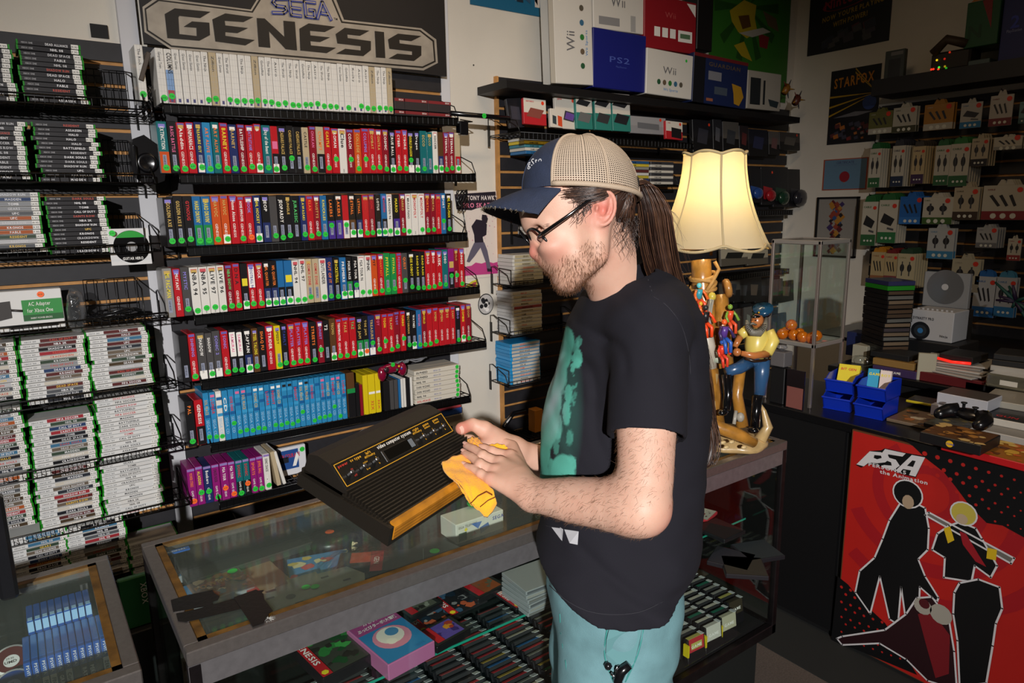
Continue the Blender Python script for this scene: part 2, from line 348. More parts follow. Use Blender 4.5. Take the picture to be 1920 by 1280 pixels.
def wire_shelf(x0, x1, z, y0, y1, label, lip=.034, zr=None, ends=True, step=.0254, name='wire_shelf', up=False):
    zr = z if zr is None else zr
    t = thing(name, label, 'wire shelf', ((x0+x1)/2, y1, z))
    def Z(x): return z+(zr-z)*(x-x0)/(x1-x0)
    sgn = 1 if up else -1
    mb = MB()
    for y in (y0, y0+(y1-y0)*.33, y0+(y1-y0)*.66, y1): mb.tube([(x0, y, z-.003), (x1, y, zr-.003)], .0028 if y in (y0, y1) else .002, WIRE, 5)
    n = int((x1-x0)/step)
    for i in range(n+1):
        x = x0+(x1-x0)*i/n; zz = Z(x)-.0015; mb.tube([(x, y1, zz), (x, y0, zz)], .0013, WIRE, 4, cap=False)
    mb.build('wire_grid', t)
    mb = MB(); mb.tube([(x0, y0, z+sgn*lip), (x1, y0, zr+sgn*lip)], .0032, WIRE, 5)
    for i in range(n+1):
        x = x0+(x1-x0)*i/n; mb.tube([(x, y0, Z(x)), (x, y0, Z(x)+sgn*lip)], .0013, WIRE, 4, cap=False)
    if not up: mb.prism([(x0, y0+.002, z-.004), (x1, y0+.002, zr-.004), (x1, y0+.002, zr-lip), (x0, y0+.002, z-lip)], (0, .0015, 0), WIRE)
    mb.build('front_lip', t)
    if ends:
        for x in (x0, x1):
            zz = Z(x); MB().tube([(x, y1, zz+.0), (x, y1, zz+.085), (x, y1-.03, zz+.09), (x, y0+.03, zz+.05), (x, y0, zz)], .0026, WIRE, 5).tube([(x, y1, zz), (x, y0, zz)], .0026, WIRE, 5).tube([(x, y0, zz), (x, y0, zz+sgn*lip)], .0026, WIRE, 5).build('end_rail', t)
            MB().box(x-.002, x+.002, y1-.012, y1+.005, zz-.05, zz+.05, WIRE).build('bracket', t)
    return t
def game_box(x, z, w, h, spec, label, group, dep=.127, lean=0, yf=YF, kind='genesis', name='boxed_game', inset=0):
    f = spec.split('|'); base = f[0]; title = f[1] if len(f) > 1 else ''; tc = f[2] if len(f) > 2 else 'w'; fl = f[3] if len(f) > 3 else ''
    y = yf+inset
    T = Matrix.Translation((x, y, z))@Matrix.Rotation(lean, 4, 'Y')
    org = (x+w/2, y+dep/2, z)
    root = MB(); root.T = T; g = .0006
    a = PM(base[0]); root.bbox(g, w-g, 0, dep, 0, h, a, .0016)
    e = -.0003; u = Vector((0, 0, -1)); v = Vector((1, 0, 0))
    def rect(x0, x1, z0, z1, m, d=0): root.poly([(x0, e-d, z0), (x1, e-d, z0), (x1, e-d, z1), (x0, e-d, z1)], m)
    cx = w/2
    if len(base) > 1: rect(.0015, w-.0015, .0015, h*.42, PM(base[1]))
    if kind == 'genesis':
        red = base[0] in 'rRo' and len(base) == 1
        if red:
            rect(.004, w-.004, h-.012, h-.003, M('6a5aa8', .5), .0001)
            root.text('GENESIS', (cx-.006, e-.0003, h*.43), u, v, .0125, TM('w'), width=h*.30)
        elif 'w' not in base[0]:
            rect(cx-.006, cx+.006, h*.1, h*.36, M('8d93a8', .5), .0001); root.text('GENESIS', (cx-.0035, e-.0004, h*.34), u, v, .008, TM('k'), width=h*.2)
        else: rect(.005, w-.005, h-.018, h-.006, M('c9525a', .5), .0001); root.text('GENESIS', (cx-.003, e-.0003, h*.1), u, v, .006, TM('k'), width=h*.08)
        if title:
            L = h*.44 if red or len(base) > 1 else h*.5
            s_ = w*.62 if 'B' in fl else w*.5
            if 'W' in fl: rect(.003, w-.003, h*.93-L*1.03, h*.94, TM('w'), .0001)
            root.text(title, (cx-s_*.36, e-.0004, h*.9), u, v, s_, TM(tc), bold=True, width=min(L, s_*.75*len(title)))
        rr = random.random()
        if rr < .35 and not title: rect(.004, w-.004, h*.52, h*.68, TM(random.choice('gypm')), .0002)
        elif rr < .5: rect(.006, w-.006, h*.88, h*.95, TM(random.choice('wgp')), .0002)
    elif kind == 'sms':
        gm = M('b7b5b4', .5)
        for i in range(1, 9): rect(.001, w-.001, h*i/9, h*i/9+.0006, gm, .0001)
        for xx in (w*.33, w*.66): rect(xx, xx+.0005, 0, h, gm, .0001)
        rect(cx-.004, cx+.004, h*.035, h*.1, M('4a4a78', .5), .0003)
        if title: root.text(title, (cx-.004, e-.0004, h*.93), u, v, .011 if 'B' not in fl else .02, TM(tc), width=h*(.3 if 'B' not in fl else .38), bold='B' in fl)
        if 'b' in fl: rect(.001, w-.001, h*.02, h*.62, M('7f9fc9', .5), .0001); rect(.002, w-.002, h*.02, h*.25, M('a0404c', .5), .0002)
    elif kind == 'cd':
        root.text('SEGA CD', (cx-.006, e-.0004, h*.46), u, v, .014, M('9cc4e0', .4), width=h*.34)
        for k in range(3): rect(.0015, w-.0015, h*(.5+.16*k), h*(.56+.16*k), M(['2b8cc4', '1b5f9a', '3b9acb'][(k+int(x*100)) % 3], .35), .00005)
        if title: root.text(title, (cx-.006, e-.0005, h*.86), u, v, .014, TM(tc), bold=True, width=h*.3)
        if random.random() < .5: rect(.004, w-.004, h*.9, h*.95, TM(random.choice('mwk')), .0003)
    elif kind == 'gg':
        rect(.002, w-.002, h*.93, h*.99, M('8f7ab8', .4), .0001)
        root.text('GAME GEAR', (cx-.005, e-.0004, h*.42), u, v, .011, TM('w'), width=h*.34)
        if title: root.text(title, (cx-.006, e-.0005, h*.88), u, v, .014, TM(tc), bold=True, width=h*.36)
    if 'L' in fl: rect(.003, w-.003, h*.02, h*.2, TM('w'), .0004)
    ob = root.build(name, None, org, label, 'game box', group)
    if 'n' not in fl:
        zc = h*(random.choice([.1, .12, .14, .11, .09, .13]) if 'u' not in fl else .32)
        c = T@Vector((cx+random.uniform(-.001, .002), -.0012, zc))
        sticker(ob, c, min(.0108, w*.42), T.to_3x3()@UX, T.to_3x3()@UZ, ORANGE_ST if 'O' in fl else GREEN_ST)
    return ob
def row(specs, left, right, bl, br, h, shelfname, kind='genesis', x0=None, dep=.127, w=None, hj=.003):
    xa = at(*left, 1, YF).x; xb = at(*right, 1, YF).x; za = at(*bl, 1, YF).z; zb = at(*br, 1, YF).z
    ww = [1+(random.uniform(-.12, .12)) for _ in specs]; sm = sum(ww); x = xa
    cnt = {}
    for i, s_ in enumerate(specs):
        w_ = (xb-xa)*ww[i]/sm; z = za+(zb-za)*(x-xa)/(xb-xa); f = s_.split('|'); cnm = PAL[f[0][0]][1]
        if len(f[0]) > 1: cnm += ' and '+PAL[f[0][1]][1]
        tn = ' with '+TC[f[2]][1]+' lettering' if len(f) > 2 and f[1] else ''
        lab = f'{cnm} boxed game{tn}, {ordn(i)} from the left on the {shelfname}'
        if len(lab.split()) > 16: lab = f'{cnm} boxed game, {ordn(i)} from the left on the {shelfname}'
        game_box(x, z+.0005, w_*.985, h+random.uniform(-hj, hj), s_, lab, 'boxed games on the '+shelfname, dep, kind=kind, inset=random.uniform(0, .006))
        x += w_
    return xa, xb, za, zb
R2 = "to|EXTINCTION|w;k|BASIC BATTLE|m;r|Aladdin|w;r|ANIMANIACS|w|B;n|TREASURE GUY|y|L;s|ART ALIVE|o;t|ART ALIVE|o;r|BARNEY|y|B;n|BARNEY|g;R|BATTLESHIP|w;r|BATTLETANK|p;r|B|w|L;t|Day of the Beast|w;rk||w|L;k|CAESARS PALACE|g;k|CAESARS PALACE|g|u;k|CAESARS PALACE|g|n;c|CASTLE|k;R|CHAKAN|m;ck|CHAMPS|o|n;r|CASTLE|y;r|ROMAN|w|u;w|Clue|k|Bn;R|COACH|w|u;o|COLLEGE|e;r|COLUMNS|p|u;r|COMBAT|g;r|CONTRA|g;R|COSMIC|w;k|CRUE BALL|w|L;r|CYBER|w;r|CYBORG|w;k|DOUBLE DRAGON|y|uL;k|Dragon|w|L;t|ECCO|g;t|ECCO|g|n;w|SOCCER|k;Bn||o|L;R|ETERNAL|w;R|ETERNAL|w;cr||k|L".replace('|e|','|g|').replace('|e;','|g;').split(';')
R3 = "k|GOLDEN AXE|g;k|GOLDEN AXE II|g;k|GYNOUG|r;bg|HARD DRIVIN'|y|B;bg|HARD DRIVIN'|y|B;o|HAVOC|g;o|HAVOC|g|L;r|Home Alone|w|n;r|HOME IMPROVER|w;r|HOOK|e|O;n|NHL HOCKEY|y|L;kn|JEOP|w|n;d||g;k|JEOPARDY|w|B;k|JUNGLE|g;k|JURASSIC|v|n;n|KAWASAKI|y;r|KLAX|o;R|KRUSTYS|g;b|KNUCKLES|y;kp|LAKERS|o|u;kp|LAKERS|o|n;rw||w|u;kB|LETHAL|o|L;kn|LETHAL|o|L;r|LION|r;R|LION|r;k|LOTUS|w|L;bk|MADDEN|r|L;w|MADDEN 96|k;kp|MARIO|y|L;R|MARKO|g;w|MIRACLE PIANO|k;w|MONOPOLY|r|n;w|MONOPOLY|r;R|MORTAL|o;R|MORTAL|g;r|MR NUTZ|r|n;b|SPORT|w|u;k|MS. PAC-MAN|y|B".replace('|e|','|p|').split(';')
R4 = "e|MS. PAC-MAN|y|Bn;r|MUTANT|w|n;d|MYSTIC|p;w|NBA 94|k|B;w|NBA 95|k|B;w|LIVE 97|k|B;w|LIVE 96|k|B;R|NBA SHOW|v;r|D N A|k|B;k||w|L;r|FOOTBALL 94|n|W;r|ROCK|w;kn|NFL QUARTER|o|L;kn|NFL QUARTER|o|L;bk||o|L;bk||o|L;w|NHL 94|k|B;w|NHL 97|k|B;c|COMIX ZONE|r;c|COMIX ZONE|r|n;w|OUTLANDER|k|B;n|OUT OF IT|o;k|PACKETBALL|y|B;b|PREMIERE|w|L;kg|POKER FACE|w|L;kn|PGA TOUR|w|uL;w|PGA TOUR 96|k;w|PINK|k|B;o|PIT|B;r|PHANTASY|o;g|PITFALL|y;g|PITFALL|y;r|POWERBALL|p|n;d|QUEST|o|u;k|RISE ROBOT|y;k|ROAD RASH|y;k|ROAD RASH|y;r|ROAD|w;r|ROAD|w;r|RISK|w|B;t|ROBO|w;mk||p|u;R|ROLO|g|u;r|RINGS|w".replace('|PIT|B','|PIT|k').split(';')
R5 = "k||w|n;r|SHINING|p;d|SHADOW|w|Ln;d|SHADOW|w|L;d|SONIC 2|p|Ln;r|SONIC|p;k|SAMURAI|m|W;k|SAMURAI|m|W;kn|CAPTAIN|w|L;B|STEEL TALONS|y|B;k|SHAQ FU|o|n;r|STRIDER|w|n;y|SPEEDY|k;k|STARFLT|n;r|SPLATTER|e;r|SPLATTER|e;r|SPLATTER|e;k|STREETS|o;R|SUNSET|p|u;k|T2|w|Bn;B|TECMO|g|L;r|TERMINATOR|w;r|TALE|g;r|TAZ|v;kg|TOE JAM|g|L;kg|TOE JAM|g|OL;n|TREASURE|g|uL;R|TOY|m;r|TOON|y|u;r|TRAMP|g;R|TROY|p;r|TURBO|y|u;k|VECTORMAN|g;k|WAYNES|w|L;b|WINTER|m;R|WORLD|y;r|X|g;r|XMEN|g;r|XMEN|g|n;r|YES|g|n;r|ZANY|g|n;k|ZERO|e;r|ZOMBIE|y|L;R|ZOOM|g".replace('|e|','|p|').replace('|e;','|p;').split(';')
R1 = ['w|Gangster Town|k'] + ['w|COLUMNS|k|Bb'] + [random.choice(['w|The World|k','w|The Ninja|k','w|Golvellius|k','w||k','w|Rocky|k|n','w|Astro|k','w|Great Games|k|n','c|Zillion|k']) for _ in range(33)]
xa, xb, za, zb = row(R1, (295, 145), (737, 175), (310, 194), (742, 214), .182, 'topmost white-box shelf', 'sms', hj=.001)
wire_shelf(.49, at(742,205,1,YF).x+.30, za, 2.74, 2.92, 'black wire shelf below the big sign carrying the white boxed games', zr=zb+.002)
game_box(xa-.062, za+.004, .026, .182, 'w|The Rock|k', 'white boxed game leaning left at the start of the topmost white-box shelf', 'boxed games on the topmost white-box shelf', kind='sms', lean=.0)
D.objects[-1] if False else None
# dark maroon boxes right of the white ones
for k, (px, w_) in enumerate(((742, .05), (760, .115), (805, .115))):
    x = at(px, 200, 1, YF).x
    for lev in range(2):
        mb = MB().bbox(x, x+w_, YF+.01, YF+.16, za-.01+lev*.05, za-.01+lev*.05+.047, M('2a2225', .6), .002)
        mb.box(x+.001, x+w_-.001, YF+.0095, YF+.011, za-.01+lev*.05+.034, za-.01+lev*.05+.046, M('7a1c22', .6)); mb.text('SEGA', (x+w_-.03, YF+.009, za+lev*.05+.027), UX, UZ, .009, TM('w'))
        mb.build('small_box', label=f'dark maroon-topped flat box, {["left","middle","right"][k]} {["lower","upper"][lev]} one beside the white boxed games', cat='box', group='maroon flat boxes under the sign')
zs = []
for specs, l, r, bl, br, h, nm in ((R2, (297,275), (864,290), (378,326), (862,325), .178, 'second shelf of boxed games'), (R3, (309,415), (848,400), (330,463), (840,438), .178, 'third shelf of boxed games'),
        (R4, (307,540), (872,505), (320,596), (868,538), .178, 'fourth shelf of boxed games'), (R5, (338,665), (885,600), (350,717), (884,640), .178, 'fifth shelf of boxed games')):
    xa, xb, za, zb = row(specs, l, r, bl, br, h, nm); z = (za+zb)/2
    wire_shelf(.52, xb+.07, za, 2.74, 2.92, 'black wire shelf under the '+nm.replace('shelf', 'row'), zr=zb)
# ---- sixth row
R6 = ['k|PAL|o', 'rk|GENESIS|w|n'] + [('w||k' if i == 2 else random.choice(['s||r', 's|LUNAR|r', 's|SEWER SHARK|r', 's|SONIC CD|g', 's||w', 's|NIGHT|r', 's|SOL FEACE|g'])) + ('|n' if i % 7 == 3 else ('|u' if i % 6 == 4 else '')) for i in range(25)]
R6 = [s.replace('||r|', '|CD|r|').replace('||w|','|CD|w|') for s in R6]
xa = at(350, 800, 1, YF).x
za = at(393, 829, 1, YF).z; zb = at(655, 784, 1, YF).z; xb0 = at(393, 780, 1, YF).x-.018; xb1 = at(650, 740, 1, YF).x
zl = at(358, 838, 1, YF).z
for i in range(2):
    game_box(xa+i*.033, zl, .031, .178, R6[i], ['black boxed game with orange flame graphic, leftmost on the blue-box shelf', 'red boxed game with black middle, second from left on the blue-box shelf'][i], 'boxed games on the blue-box shelf')
n = 25; w_ = (xb1-xb0)/n
for i in range(n):
    x = xb0+i*w_; s_ = R6[i+2]
    game_box(x, zl+(zb-zl)*(i/n), w_*.97, .2+random.uniform(-.001, .001), s_, f'{PAL[s_[0]][1]} tall boxed game, {ordn(i)} in the run of blue boxes', 'tall boxed games on the blue-box shelf', kind='cd', dep=.14)
x = xb1+.003
def upright(x, w, h, col, label, title='', tc='k', d=.13, z=None, nm='boxed_game', cat='game box', fl='n', lean=0):
    return game_box(x, zb if z is None else z, w, h, f'{col}|{title}|{tc}|{fl}', label, None, d, kind='cd0', name=nm, lean=lean)
ob = upright(x, .036, .2, 'B', 'brown cardboard carton with green stripe, right of the blue boxes')
MB().box(x, x+.036, YF-.001, YF, zb+.11, zb+.13, PM('g')).box(x+.002, x+.034, YF-.002, YF, zb, zb+.11, PM('k')).build('label', ob)
x += .038; upright(x, .018, .15, 'k', 'thin black game case beside the brown cardboard carton'); x += .019; upright(x, .014, .14, 'R', 'thin dark red game case beside the yellow boxes'); x += .016
for k, (w1, t1) in enumerate(((.024, ''), (.034, '32X'), (.026, '32X'))):
    ob = upright(x, w1*.97, .178, 'y', f'yellow boxed game, {ORD[k]} of three between the cartons and the jewel cases', t1, 'r')
    if t1:
        MB().text('32X', (x+w1*.3, YF-.002, zb+.06), Vector((0, 0, -1)), UX, w1*.5, TM('r'), width=.045).box(x+.002, x+w1-.004, YF-.0015, YF-.0005, zb+.09, zb+.1, TM('w')).build('label', ob)
    x += w1
x += .012
for k in range(8):
    c = ['k','d','d','b','w','w','k','w'][k]; w1 = [.03,.02,.02,.012,.012,.012,.02,.012][k]; upright(x, w1*.95, .135, c, f'{PAL[c][1]} jewel case, {ORD[k]} of the row beside the controller'); x += w1+.001
xr0 = x+.008; xr1 = at(862, 720, 1, YF).x
for k in range(7):
    z = zb+.002+k*.0225
    t = thing('game_case', f'cream flat-laid game case, {["bottom","second","third","fourth","fifth","sixth","top"][k]} of the stack at the shelf end', 'game case', ((xr0+xr1)/2, YF, z), 'cream game cases stacked flat at the blue-box shelf end')
    j = random.uniform(-.003, .003); mb = MB().bbox(xr0+j, xr1+j, YF, YF+.14, z, z+.0212, M('cfc9bb', .4), .0015); mb.build('case', t)
    MB().text(random.choice(['DARK WIZARD', 'SILPHEED', 'NHL 94', 'SOL-FEACE']), (xr0+.01, YF-.001, z+.006), UX, UZ, .013, TM(random.choice('kkr')), bold=True, maxw=.07).text('SEGA CD', (xr0+.1, YF-.001, z+.007), UX, UZ, .009, TM('n'), maxw=.05).build('lettering', t)
    sticker(t, (xr1-.014+j, YF-.0015, z+.0105), .0095, UX, UZ, GREEN_ST)
wire_shelf(.53, xr1+.05, zl, 2.74, 2.92, 'black wire shelf under the tall blue boxed games', zr=zb)
# ---- red controller and grey coiled cable above the jewel cases
c = at(733, 690, 1, YF); t = thing('game_controller', 'translucent red game controller hanging above the jewel cases', 'game controller', c)
RC = M('8e1238', .2, name='translucent_red_plastic', coat=.6, trans=.25)
MB().ball(c, .03, RC, 14, (1.7, .6, .75)).ball(c+Vector((-.045, 0, -.02)), .026, RC, 12, (.8, .7, 1.3)).ball(c+Vector((.055, 0, -.012)), .026, RC, 12, (.8, .7, 1.2)).build('shell', t)
MB().ball(c+Vector((-.03, -.018, .0)), .013, M('2a1a20', .4), 10, (1, .5, 1)).build('thumbstick', t)
for dx, dz, cc in ((.03, .008, 'e0a818'), (.02, -.006, '1f7a4a'), (.042, -.004, '3a3a9a'), (.03, -.018, 'b02030')): MB().ball(c+Vector((dx, -.02, dz)), .0055, M(cc, .3), 8).build('button', t)
sticker(t, c+Vector((0, -.022, .02)), .01, UX, UZ, GREEN_ST)
CG = M('85868a', .4, name='grey_cable'); mb = MB()
for k in range(6):
    q = k*1.05; mb.tube([c+Vector((-.02+.03*j, .02+.006*math.sin(q+j), .035+.02*math.sin(j*.9)*math.cos(q)-.0015*j*j*.2)) for j in range(8)], .0035, CG, 6)
for k in range(4): mb.tube([c+Vector((.08+.004*k+.004*math.sin(a_), .02+.02*math.cos(a_), .032+.022*math.sin(a_))) for a_ in [i*.6 for i in range(12)]], .0035, CG, 6)
mb.ball(c+Vector((.16, .02, .03)), .012, CG, 8, (1.6, .8, .8)).ball(c+Vector((.19, .02, .034)), .01, CG, 8, (1.4, .8, .8)).build('cable', label='grey bundled controller cable beside the translucent red controller', cat='cable')
# ---- seventh row
R7 = "m|POWER STRIKE|o|O;m|ALADDIN|y|u;n|Bonkers|w|u;m|CHUCK ROCK|k;m|PGA TOUR|w|Ou;m|PGA TOUR|w|O;tk|SONIC|r;tk|SONIC|r|Ou;m|SPORTS|o;m|JEWEL BALL|o;w|SONIC CHAOS|k".replace('|e','|w').split(';')
row(R7, (352, 905), (508, 878), (360, 951), (508, 919), .153, 'purple-box shelf', 'gg')
z7 = at(360, 951, 1, YF).z
x = at(515, 880, 1, YF).x
game_box(x+.005, z7+.002, .018, .15, 'c||k|n', 'clear plastic game case with yellow tag leaning at the end of the purple boxes', None, .13, kind='x', lean=-.12, name='game_case')
game_box(x+.03, z7+.002, .014, .15, 'w||k|n', 'white thin game case leaning right of the clear case', None, .13, kind='x', lean=-.2, name='game_case')
a = at(519, 843, 1, 2.84); b = at(578, 905, 1, 2.84)
t = thing('boxed_game', 'blue boxed handheld game with red title standing behind the clear case', 'game box', (b.x-.04, 2.85, z7))
MB().bbox(a.x, b.x, 2.84, 2.86, z7, a.z, M('d8d8dc', .5)).build('carton', t)
MB().box(a.x+.004, b.x-.035, 2.837, 2.84, z7+.03, a.z-.012, M('1f4a8c', .5)).text("TH COURAGE", (a.x+.01, 2.8365, a.z-.045), UX, UZ, .024, TM('r'), bold=True, width=.085).poly([(a.x+.06, 2.8363, z7+.04), (a.x+.075, 2.8363, z7+.04), (a.x+.09, 2.8363, z7+.08), (a.x+.08, 2.8363, z7+.1)], TM('w')).box(a.x+.008, a.x+.045, 2.8365, 2.8372, z7+.06, z7+.085, M('20242c', .4)).build('print', t)
sticker(t, (b.x-.016, 2.838, a.z-.02), .011, UX, UZ, GREEN_ST)
wire_shelf(.54, 1.6, z7, 2.74, 2.92, 'black wire shelf under the purple boxed games', zr=z7+.004)
wire_shelf(.54, 1.6, z7-.33, 2.74, 2.92, 'lowest black wire shelf below the purple boxed games', zr=z7-.33)
# pads and cartons half hidden behind the held console
c = at(690, 812, 1, 2.8); MB().ball(c, .035, M('a9a8ac', .4), 12, (1.6, .6, .7)).ball(c+Vector((.05, -.01, -.015)), .02, M('8d8c96', .4), 10).tube([c+Vector((.05, 0, .02)), c+Vector((.12, 0, .035)), c+Vector((.17, 0, .02))], .004, M('a9a8ac', .4)).build('game_controller', label='pale grey game controller on the shelf just behind the held console', cat='game controller')
a = at(806, 768, 1, 2.8); b = at(868, 768, 1, 2.8)
for k, (z_, hh, cc) in enumerate(((0, .055, 'c9bfa8'), (.056, .03, '28509a'), (.087, .012, 'b04048'))):
    zz = at(835, 785, 1, 2.8).z-.045+z_; MB().bbox(a.x, b.x-.004*k, 2.8, 2.9, zz, zz+hh, M(cc, .5)).text('SEGA', (a.x+.02, 2.799, zz+.008), UX, UZ, min(.02, hh*.5), TM('w' if k else 'r')).build('flat_carton', label=['cream and grey flat carton behind the right end of the held console', 'blue flat carton on the cream carton behind the held console', 'thin red carton topmost behind the right end of the held console'][k], cat='carton')
# ---- black gadgets hanging around the white strip
t = thing('gun_controller', 'black hanging plastic light-gun controller left of the second game shelf', 'game controller', at(278, 300, 1, 2.78))
c = at(275, 300, 1, 2.76); BP = M('0e0e11', .25, name='glossy_black_plastic', coat=.3)
MB().prism([c+Vector(p) for p in ((-.035, 0, .07), (.0, 0, .085), (.045, 0, .05), (.06, 0, -.02), (.05, 0, -.07), (.0, 0, -.09), (-.045, 0, -.05), (-.05, 0, .02))], (0, .05, 0), BP).build('body', t)
mb = MB(); mb.T = Matrix.Translation(c+Vector((0, -.004, -.01)))@Matrix.Rotation(math.pi/2, 4, 'X'); mb.lathe([(.03, 0), (.034, .004), (.028, .01), (.02, .006), (.0, .004)], BP, n=24).build('dial', t)
mb = MB()
for k in range(5): mb.tube([at(276+9*math.sin(a_*1.0+k), 170+12*k+9*math.cos(a_*1.7+k), 1, 2.77+.01*math.sin(a_)) for a_ in [i*.7 for i in range(14)]], .003, BP, 6)
mb.build('cable', label='tangled black cable hanging left of the white boxed games', cat='cable')
t = thing('game_case', 'grey open game case leaning left of the white boxed games', 'game case', at(265, 130, 1, 2.74)); c = at(263, 120, 1, 2.74)
mb = MB(); mb.T = Matrix.Translation(c+Vector((-.01, 0, -.05)))@Matrix.Rotation(.35, 4, 'Y'); mb.bbox(0, .014, 0, .12, 0, .1, M('4a4038', .5), .002).build('case', t)
# right ends: swing arm bracket, dangling cable
t = thing('swing_arm', 'long black bracket arm with green sticker projecting right of the maroon boxes', 'bracket', at(900, 220, 1, 2.74))
A = at(845, 212, 1, 2.74); B_ = at(955, 222, 1, 2.74)
MB().tube([A, B_], .011, BP, 8).build('arm', t); sticker(t, at(908, 217, 1, 2.72), .0115, UX, UZ, GREEN_ST)
c = at(868, 240, 1, 2.74); MB().bbox(c.x-.02, c.x+.025, c.y-.01, c.y+.03, c.z-.03, c.z+.03, BP, .004).tube([c+Vector((-.03, 0, .02)), c+Vector((.05, 0, .03)), c+Vector((.05, .1, .05))], .003, WIRE, 6).build('clamp', t)
mb = MB()
for k in range(4): mb.tube([at(866+10*math.sin(a_+k*1.3), 372+16*math.cos(a_*1.4+k), 1, 2.78+.012*math.sin(a_*2)) for a_ in [i*.6 for i in range(13)]], .0028, BP, 6)
mb.tube([at(868, 395, 1, 2.78), at(872, 420, 1, 2.8), at(866, 440, 1, 2.8)], .0028, BP, 6).build('cable', label='black cable bundle hanging in front of the skateboarding poster', cat='cable')
# ================================================================ flat stacks of game cases on the left
CASE_SP = .0148
INS = ['1a1a1e', '23242a', '30343c', '5a2a2a', '2b3f66', '4a3c2c', '56585c', '8a8c90', 'a8562a', '3a4a3c', '6b5f52', '9c2f36', '3f6f8f', 'c9c2b4', 'b8b8ba']
TW = ['DARK SOULS', 'DEAD ALLIANCE', 'DEAD SPACE', 'BATTLEFIELD', 'CALL OF DUTY', 'KRONOS', 'CRACKDOWN', 'FIFA SOCCER', 'NHL 08', 'NBA 2K', 'MADDEN', 'ASSASSIN', 'HALO', 'GEARS', 'RESIDENT', 'FABLE', 'UFC', 'SAINTS ROW', 'SHADOW RUN', 'TOMB']
GC = M('1d8a1c', .3, name='green_case_plastic', coat=.3); GW = M('d8d8d6', .22, name='pale_spine_card', coat=.5); GK = M('2c2b2e', .3, name='black_spine_card', coat=.5)
TAGM = M('e4e2dc', .5)
def case_stack(left, right, ytop, ybot, style, stackname, n=None, over=None):
    xa = at(*left, 1, YF).x; xb = at(*right, 1, YF).x; W = min(max(xb-xa, .17), .19)
    if over: xa = xb-W
    z0 = at(left[0], ybot, 1, YF).z; z1 = at(left[0], ytop, 1, YF).z; n = n or max(3, int(round((z1-z0)/CASE_SP))); sp = (z1-z0)/n
    for i in range(n):
        j = random.uniform(-.005, .005) if random.random() < .8 else random.uniform(-.01, .012); x = xa+j; z = z0+i*sp; h = sp*.93; y = YF+random.uniform(-.003, .004)
        posn = 'bottom' if i == 0 else ('top' if i == n-1 else ORD[i]+' from bottom')
        ins = random.choice(INS) if style == 'w' else ('26262a' if style == 'k' else ('d4d2ce' if style == 's' else random.choice(INS)))
        mb = MB(); mb.T = Matrix.Translation((x, y, z))@Matrix.Rotation(random.uniform(-.01, .01), 4, 'Z')
        mb.box(0, W, .002, .13, h*.06, h*.94, GC); 
        for q in (0, W-.004): mb.box(q, q+.004, 0, .13, 0, h, GC)
        e = .0008
        spm = GK if style == 'k' else GW
        mb.box(.005, W-.005, e, .12, h*.04, h*.96, spm)
        if style != 'k':
            s0 = W*(.3 if style == 'w' else .28)
            if style == 'w' or random.random() < .15: mb.box(s0, W-.005, e-.0002, e, h*.1, h*.9, M(ins, .3, coat=.5))
        tcol = M(random.choice(['e8e8ea', 'c9c9cc', 'e0b84a' if random.random() < .3 else 'e8e8ea', 'c04a3a' if random.random() < .3 else 'dcdcde']) if style != 's' else random.choice(['2a2a2e', '2a2a2e', 'b8343a']), .5)
        tt = random.choice(TW)
        mb.text(tt, (W*(.62 if style != 's' else .5), e-.0005, h*.26), UX, UZ, h*.68, tcol, bold=True, align='c', maxw=W*.36)
        mb.text('XBOX ONE' if style == 'k' else 'XBOX 360', (.012, e-.0005, h*.3), UX, UZ, h*.5, M('b9b9bc' if style == 'k' else '55585c', .5), maxw=W*.18)
        cn = {'k': 'black-spined', 'w': 'pale and '+('dark' if lin(ins)[0]+lin(ins)[1]+lin(ins)[2] < .35 else 'coloured')+' spined', 's': 'white-spined'}[style]
        ob = mb.build('game_case', None, (x+W/2, y+.065, z), f'{cn} flat game case, {posn} of the {stackname}', 'game case', 'flat-stacked cases in the '+stackname)
        mt = MB(); mt.T = mb.T; mt.box(W-.026, W-.006, -.0008, e-.0002, h*.05, h*.97, TAGM).text(random.choice(['19.95', '9.95', '7.95', '14.95', '24.95']), (W-.025, -.0012, h*.25), UX, UZ, h*.6, M('222222', .6), width=.017); mt.build('price_tag', ob)
    return xa, xa+W, z0
def stack_row(specs, shelf_lr, rowname, zsh=None, ends=True):
    zz = []
    for k, (l, r, yt, yb, st, nm, over) in enumerate(specs): zz.append(case_stack(l, r, yt, yb, st, nm, over=over)[2])
    z = min(zz)-.001
    wire_shelf(shelf_lr[0], shelf_lr[1], z, 2.715, 2.92, rowname, lip=.025, up=True)
    return z
xe = .43
stack_row([((-110, 130), (26, 135), 70, 183, 'k', 'top left-edge stack', 1), ((37, 130), (156, 135), 73, 188, 'k', 'second top stack from the left edge', 0)], (-.5, xe), 'topmost black wire basket shelf on the left slatwall')
stack_row([((-80, 280), (52, 285), 222, 335, 'k', 'second-row left-edge stack', 1), ((68, 280), (188, 290), 228, 340, 'k', 'second-row stack beside the empty wire basket', 0)], (-.5, xe), 'second black wire basket shelf on the left slatwall')
stack_row([((-60, 420), (80, 420), 360, 478, 'w', 'third-row left-edge stack', 1), ((90, 420), (203, 415), 368, 477, 'k', 'third-row stack beside the loose disc', 0)], (-.5, xe), 'third black wire basket shelf on the left slatwall')
stack_row([((-90, 700), (37, 700), 652, 765, 'w', 'fifth-row left-edge stack', 1), ((42, 700), (168, 700), 638, 762, 'w', 'fifth-row middle stack', 0), ((170, 690), (292, 675), 622, 738, 'w', 'fifth-row right stack', 0)], (-.5, xe), 'fourth black wire basket shelf, above the soccer game cases')
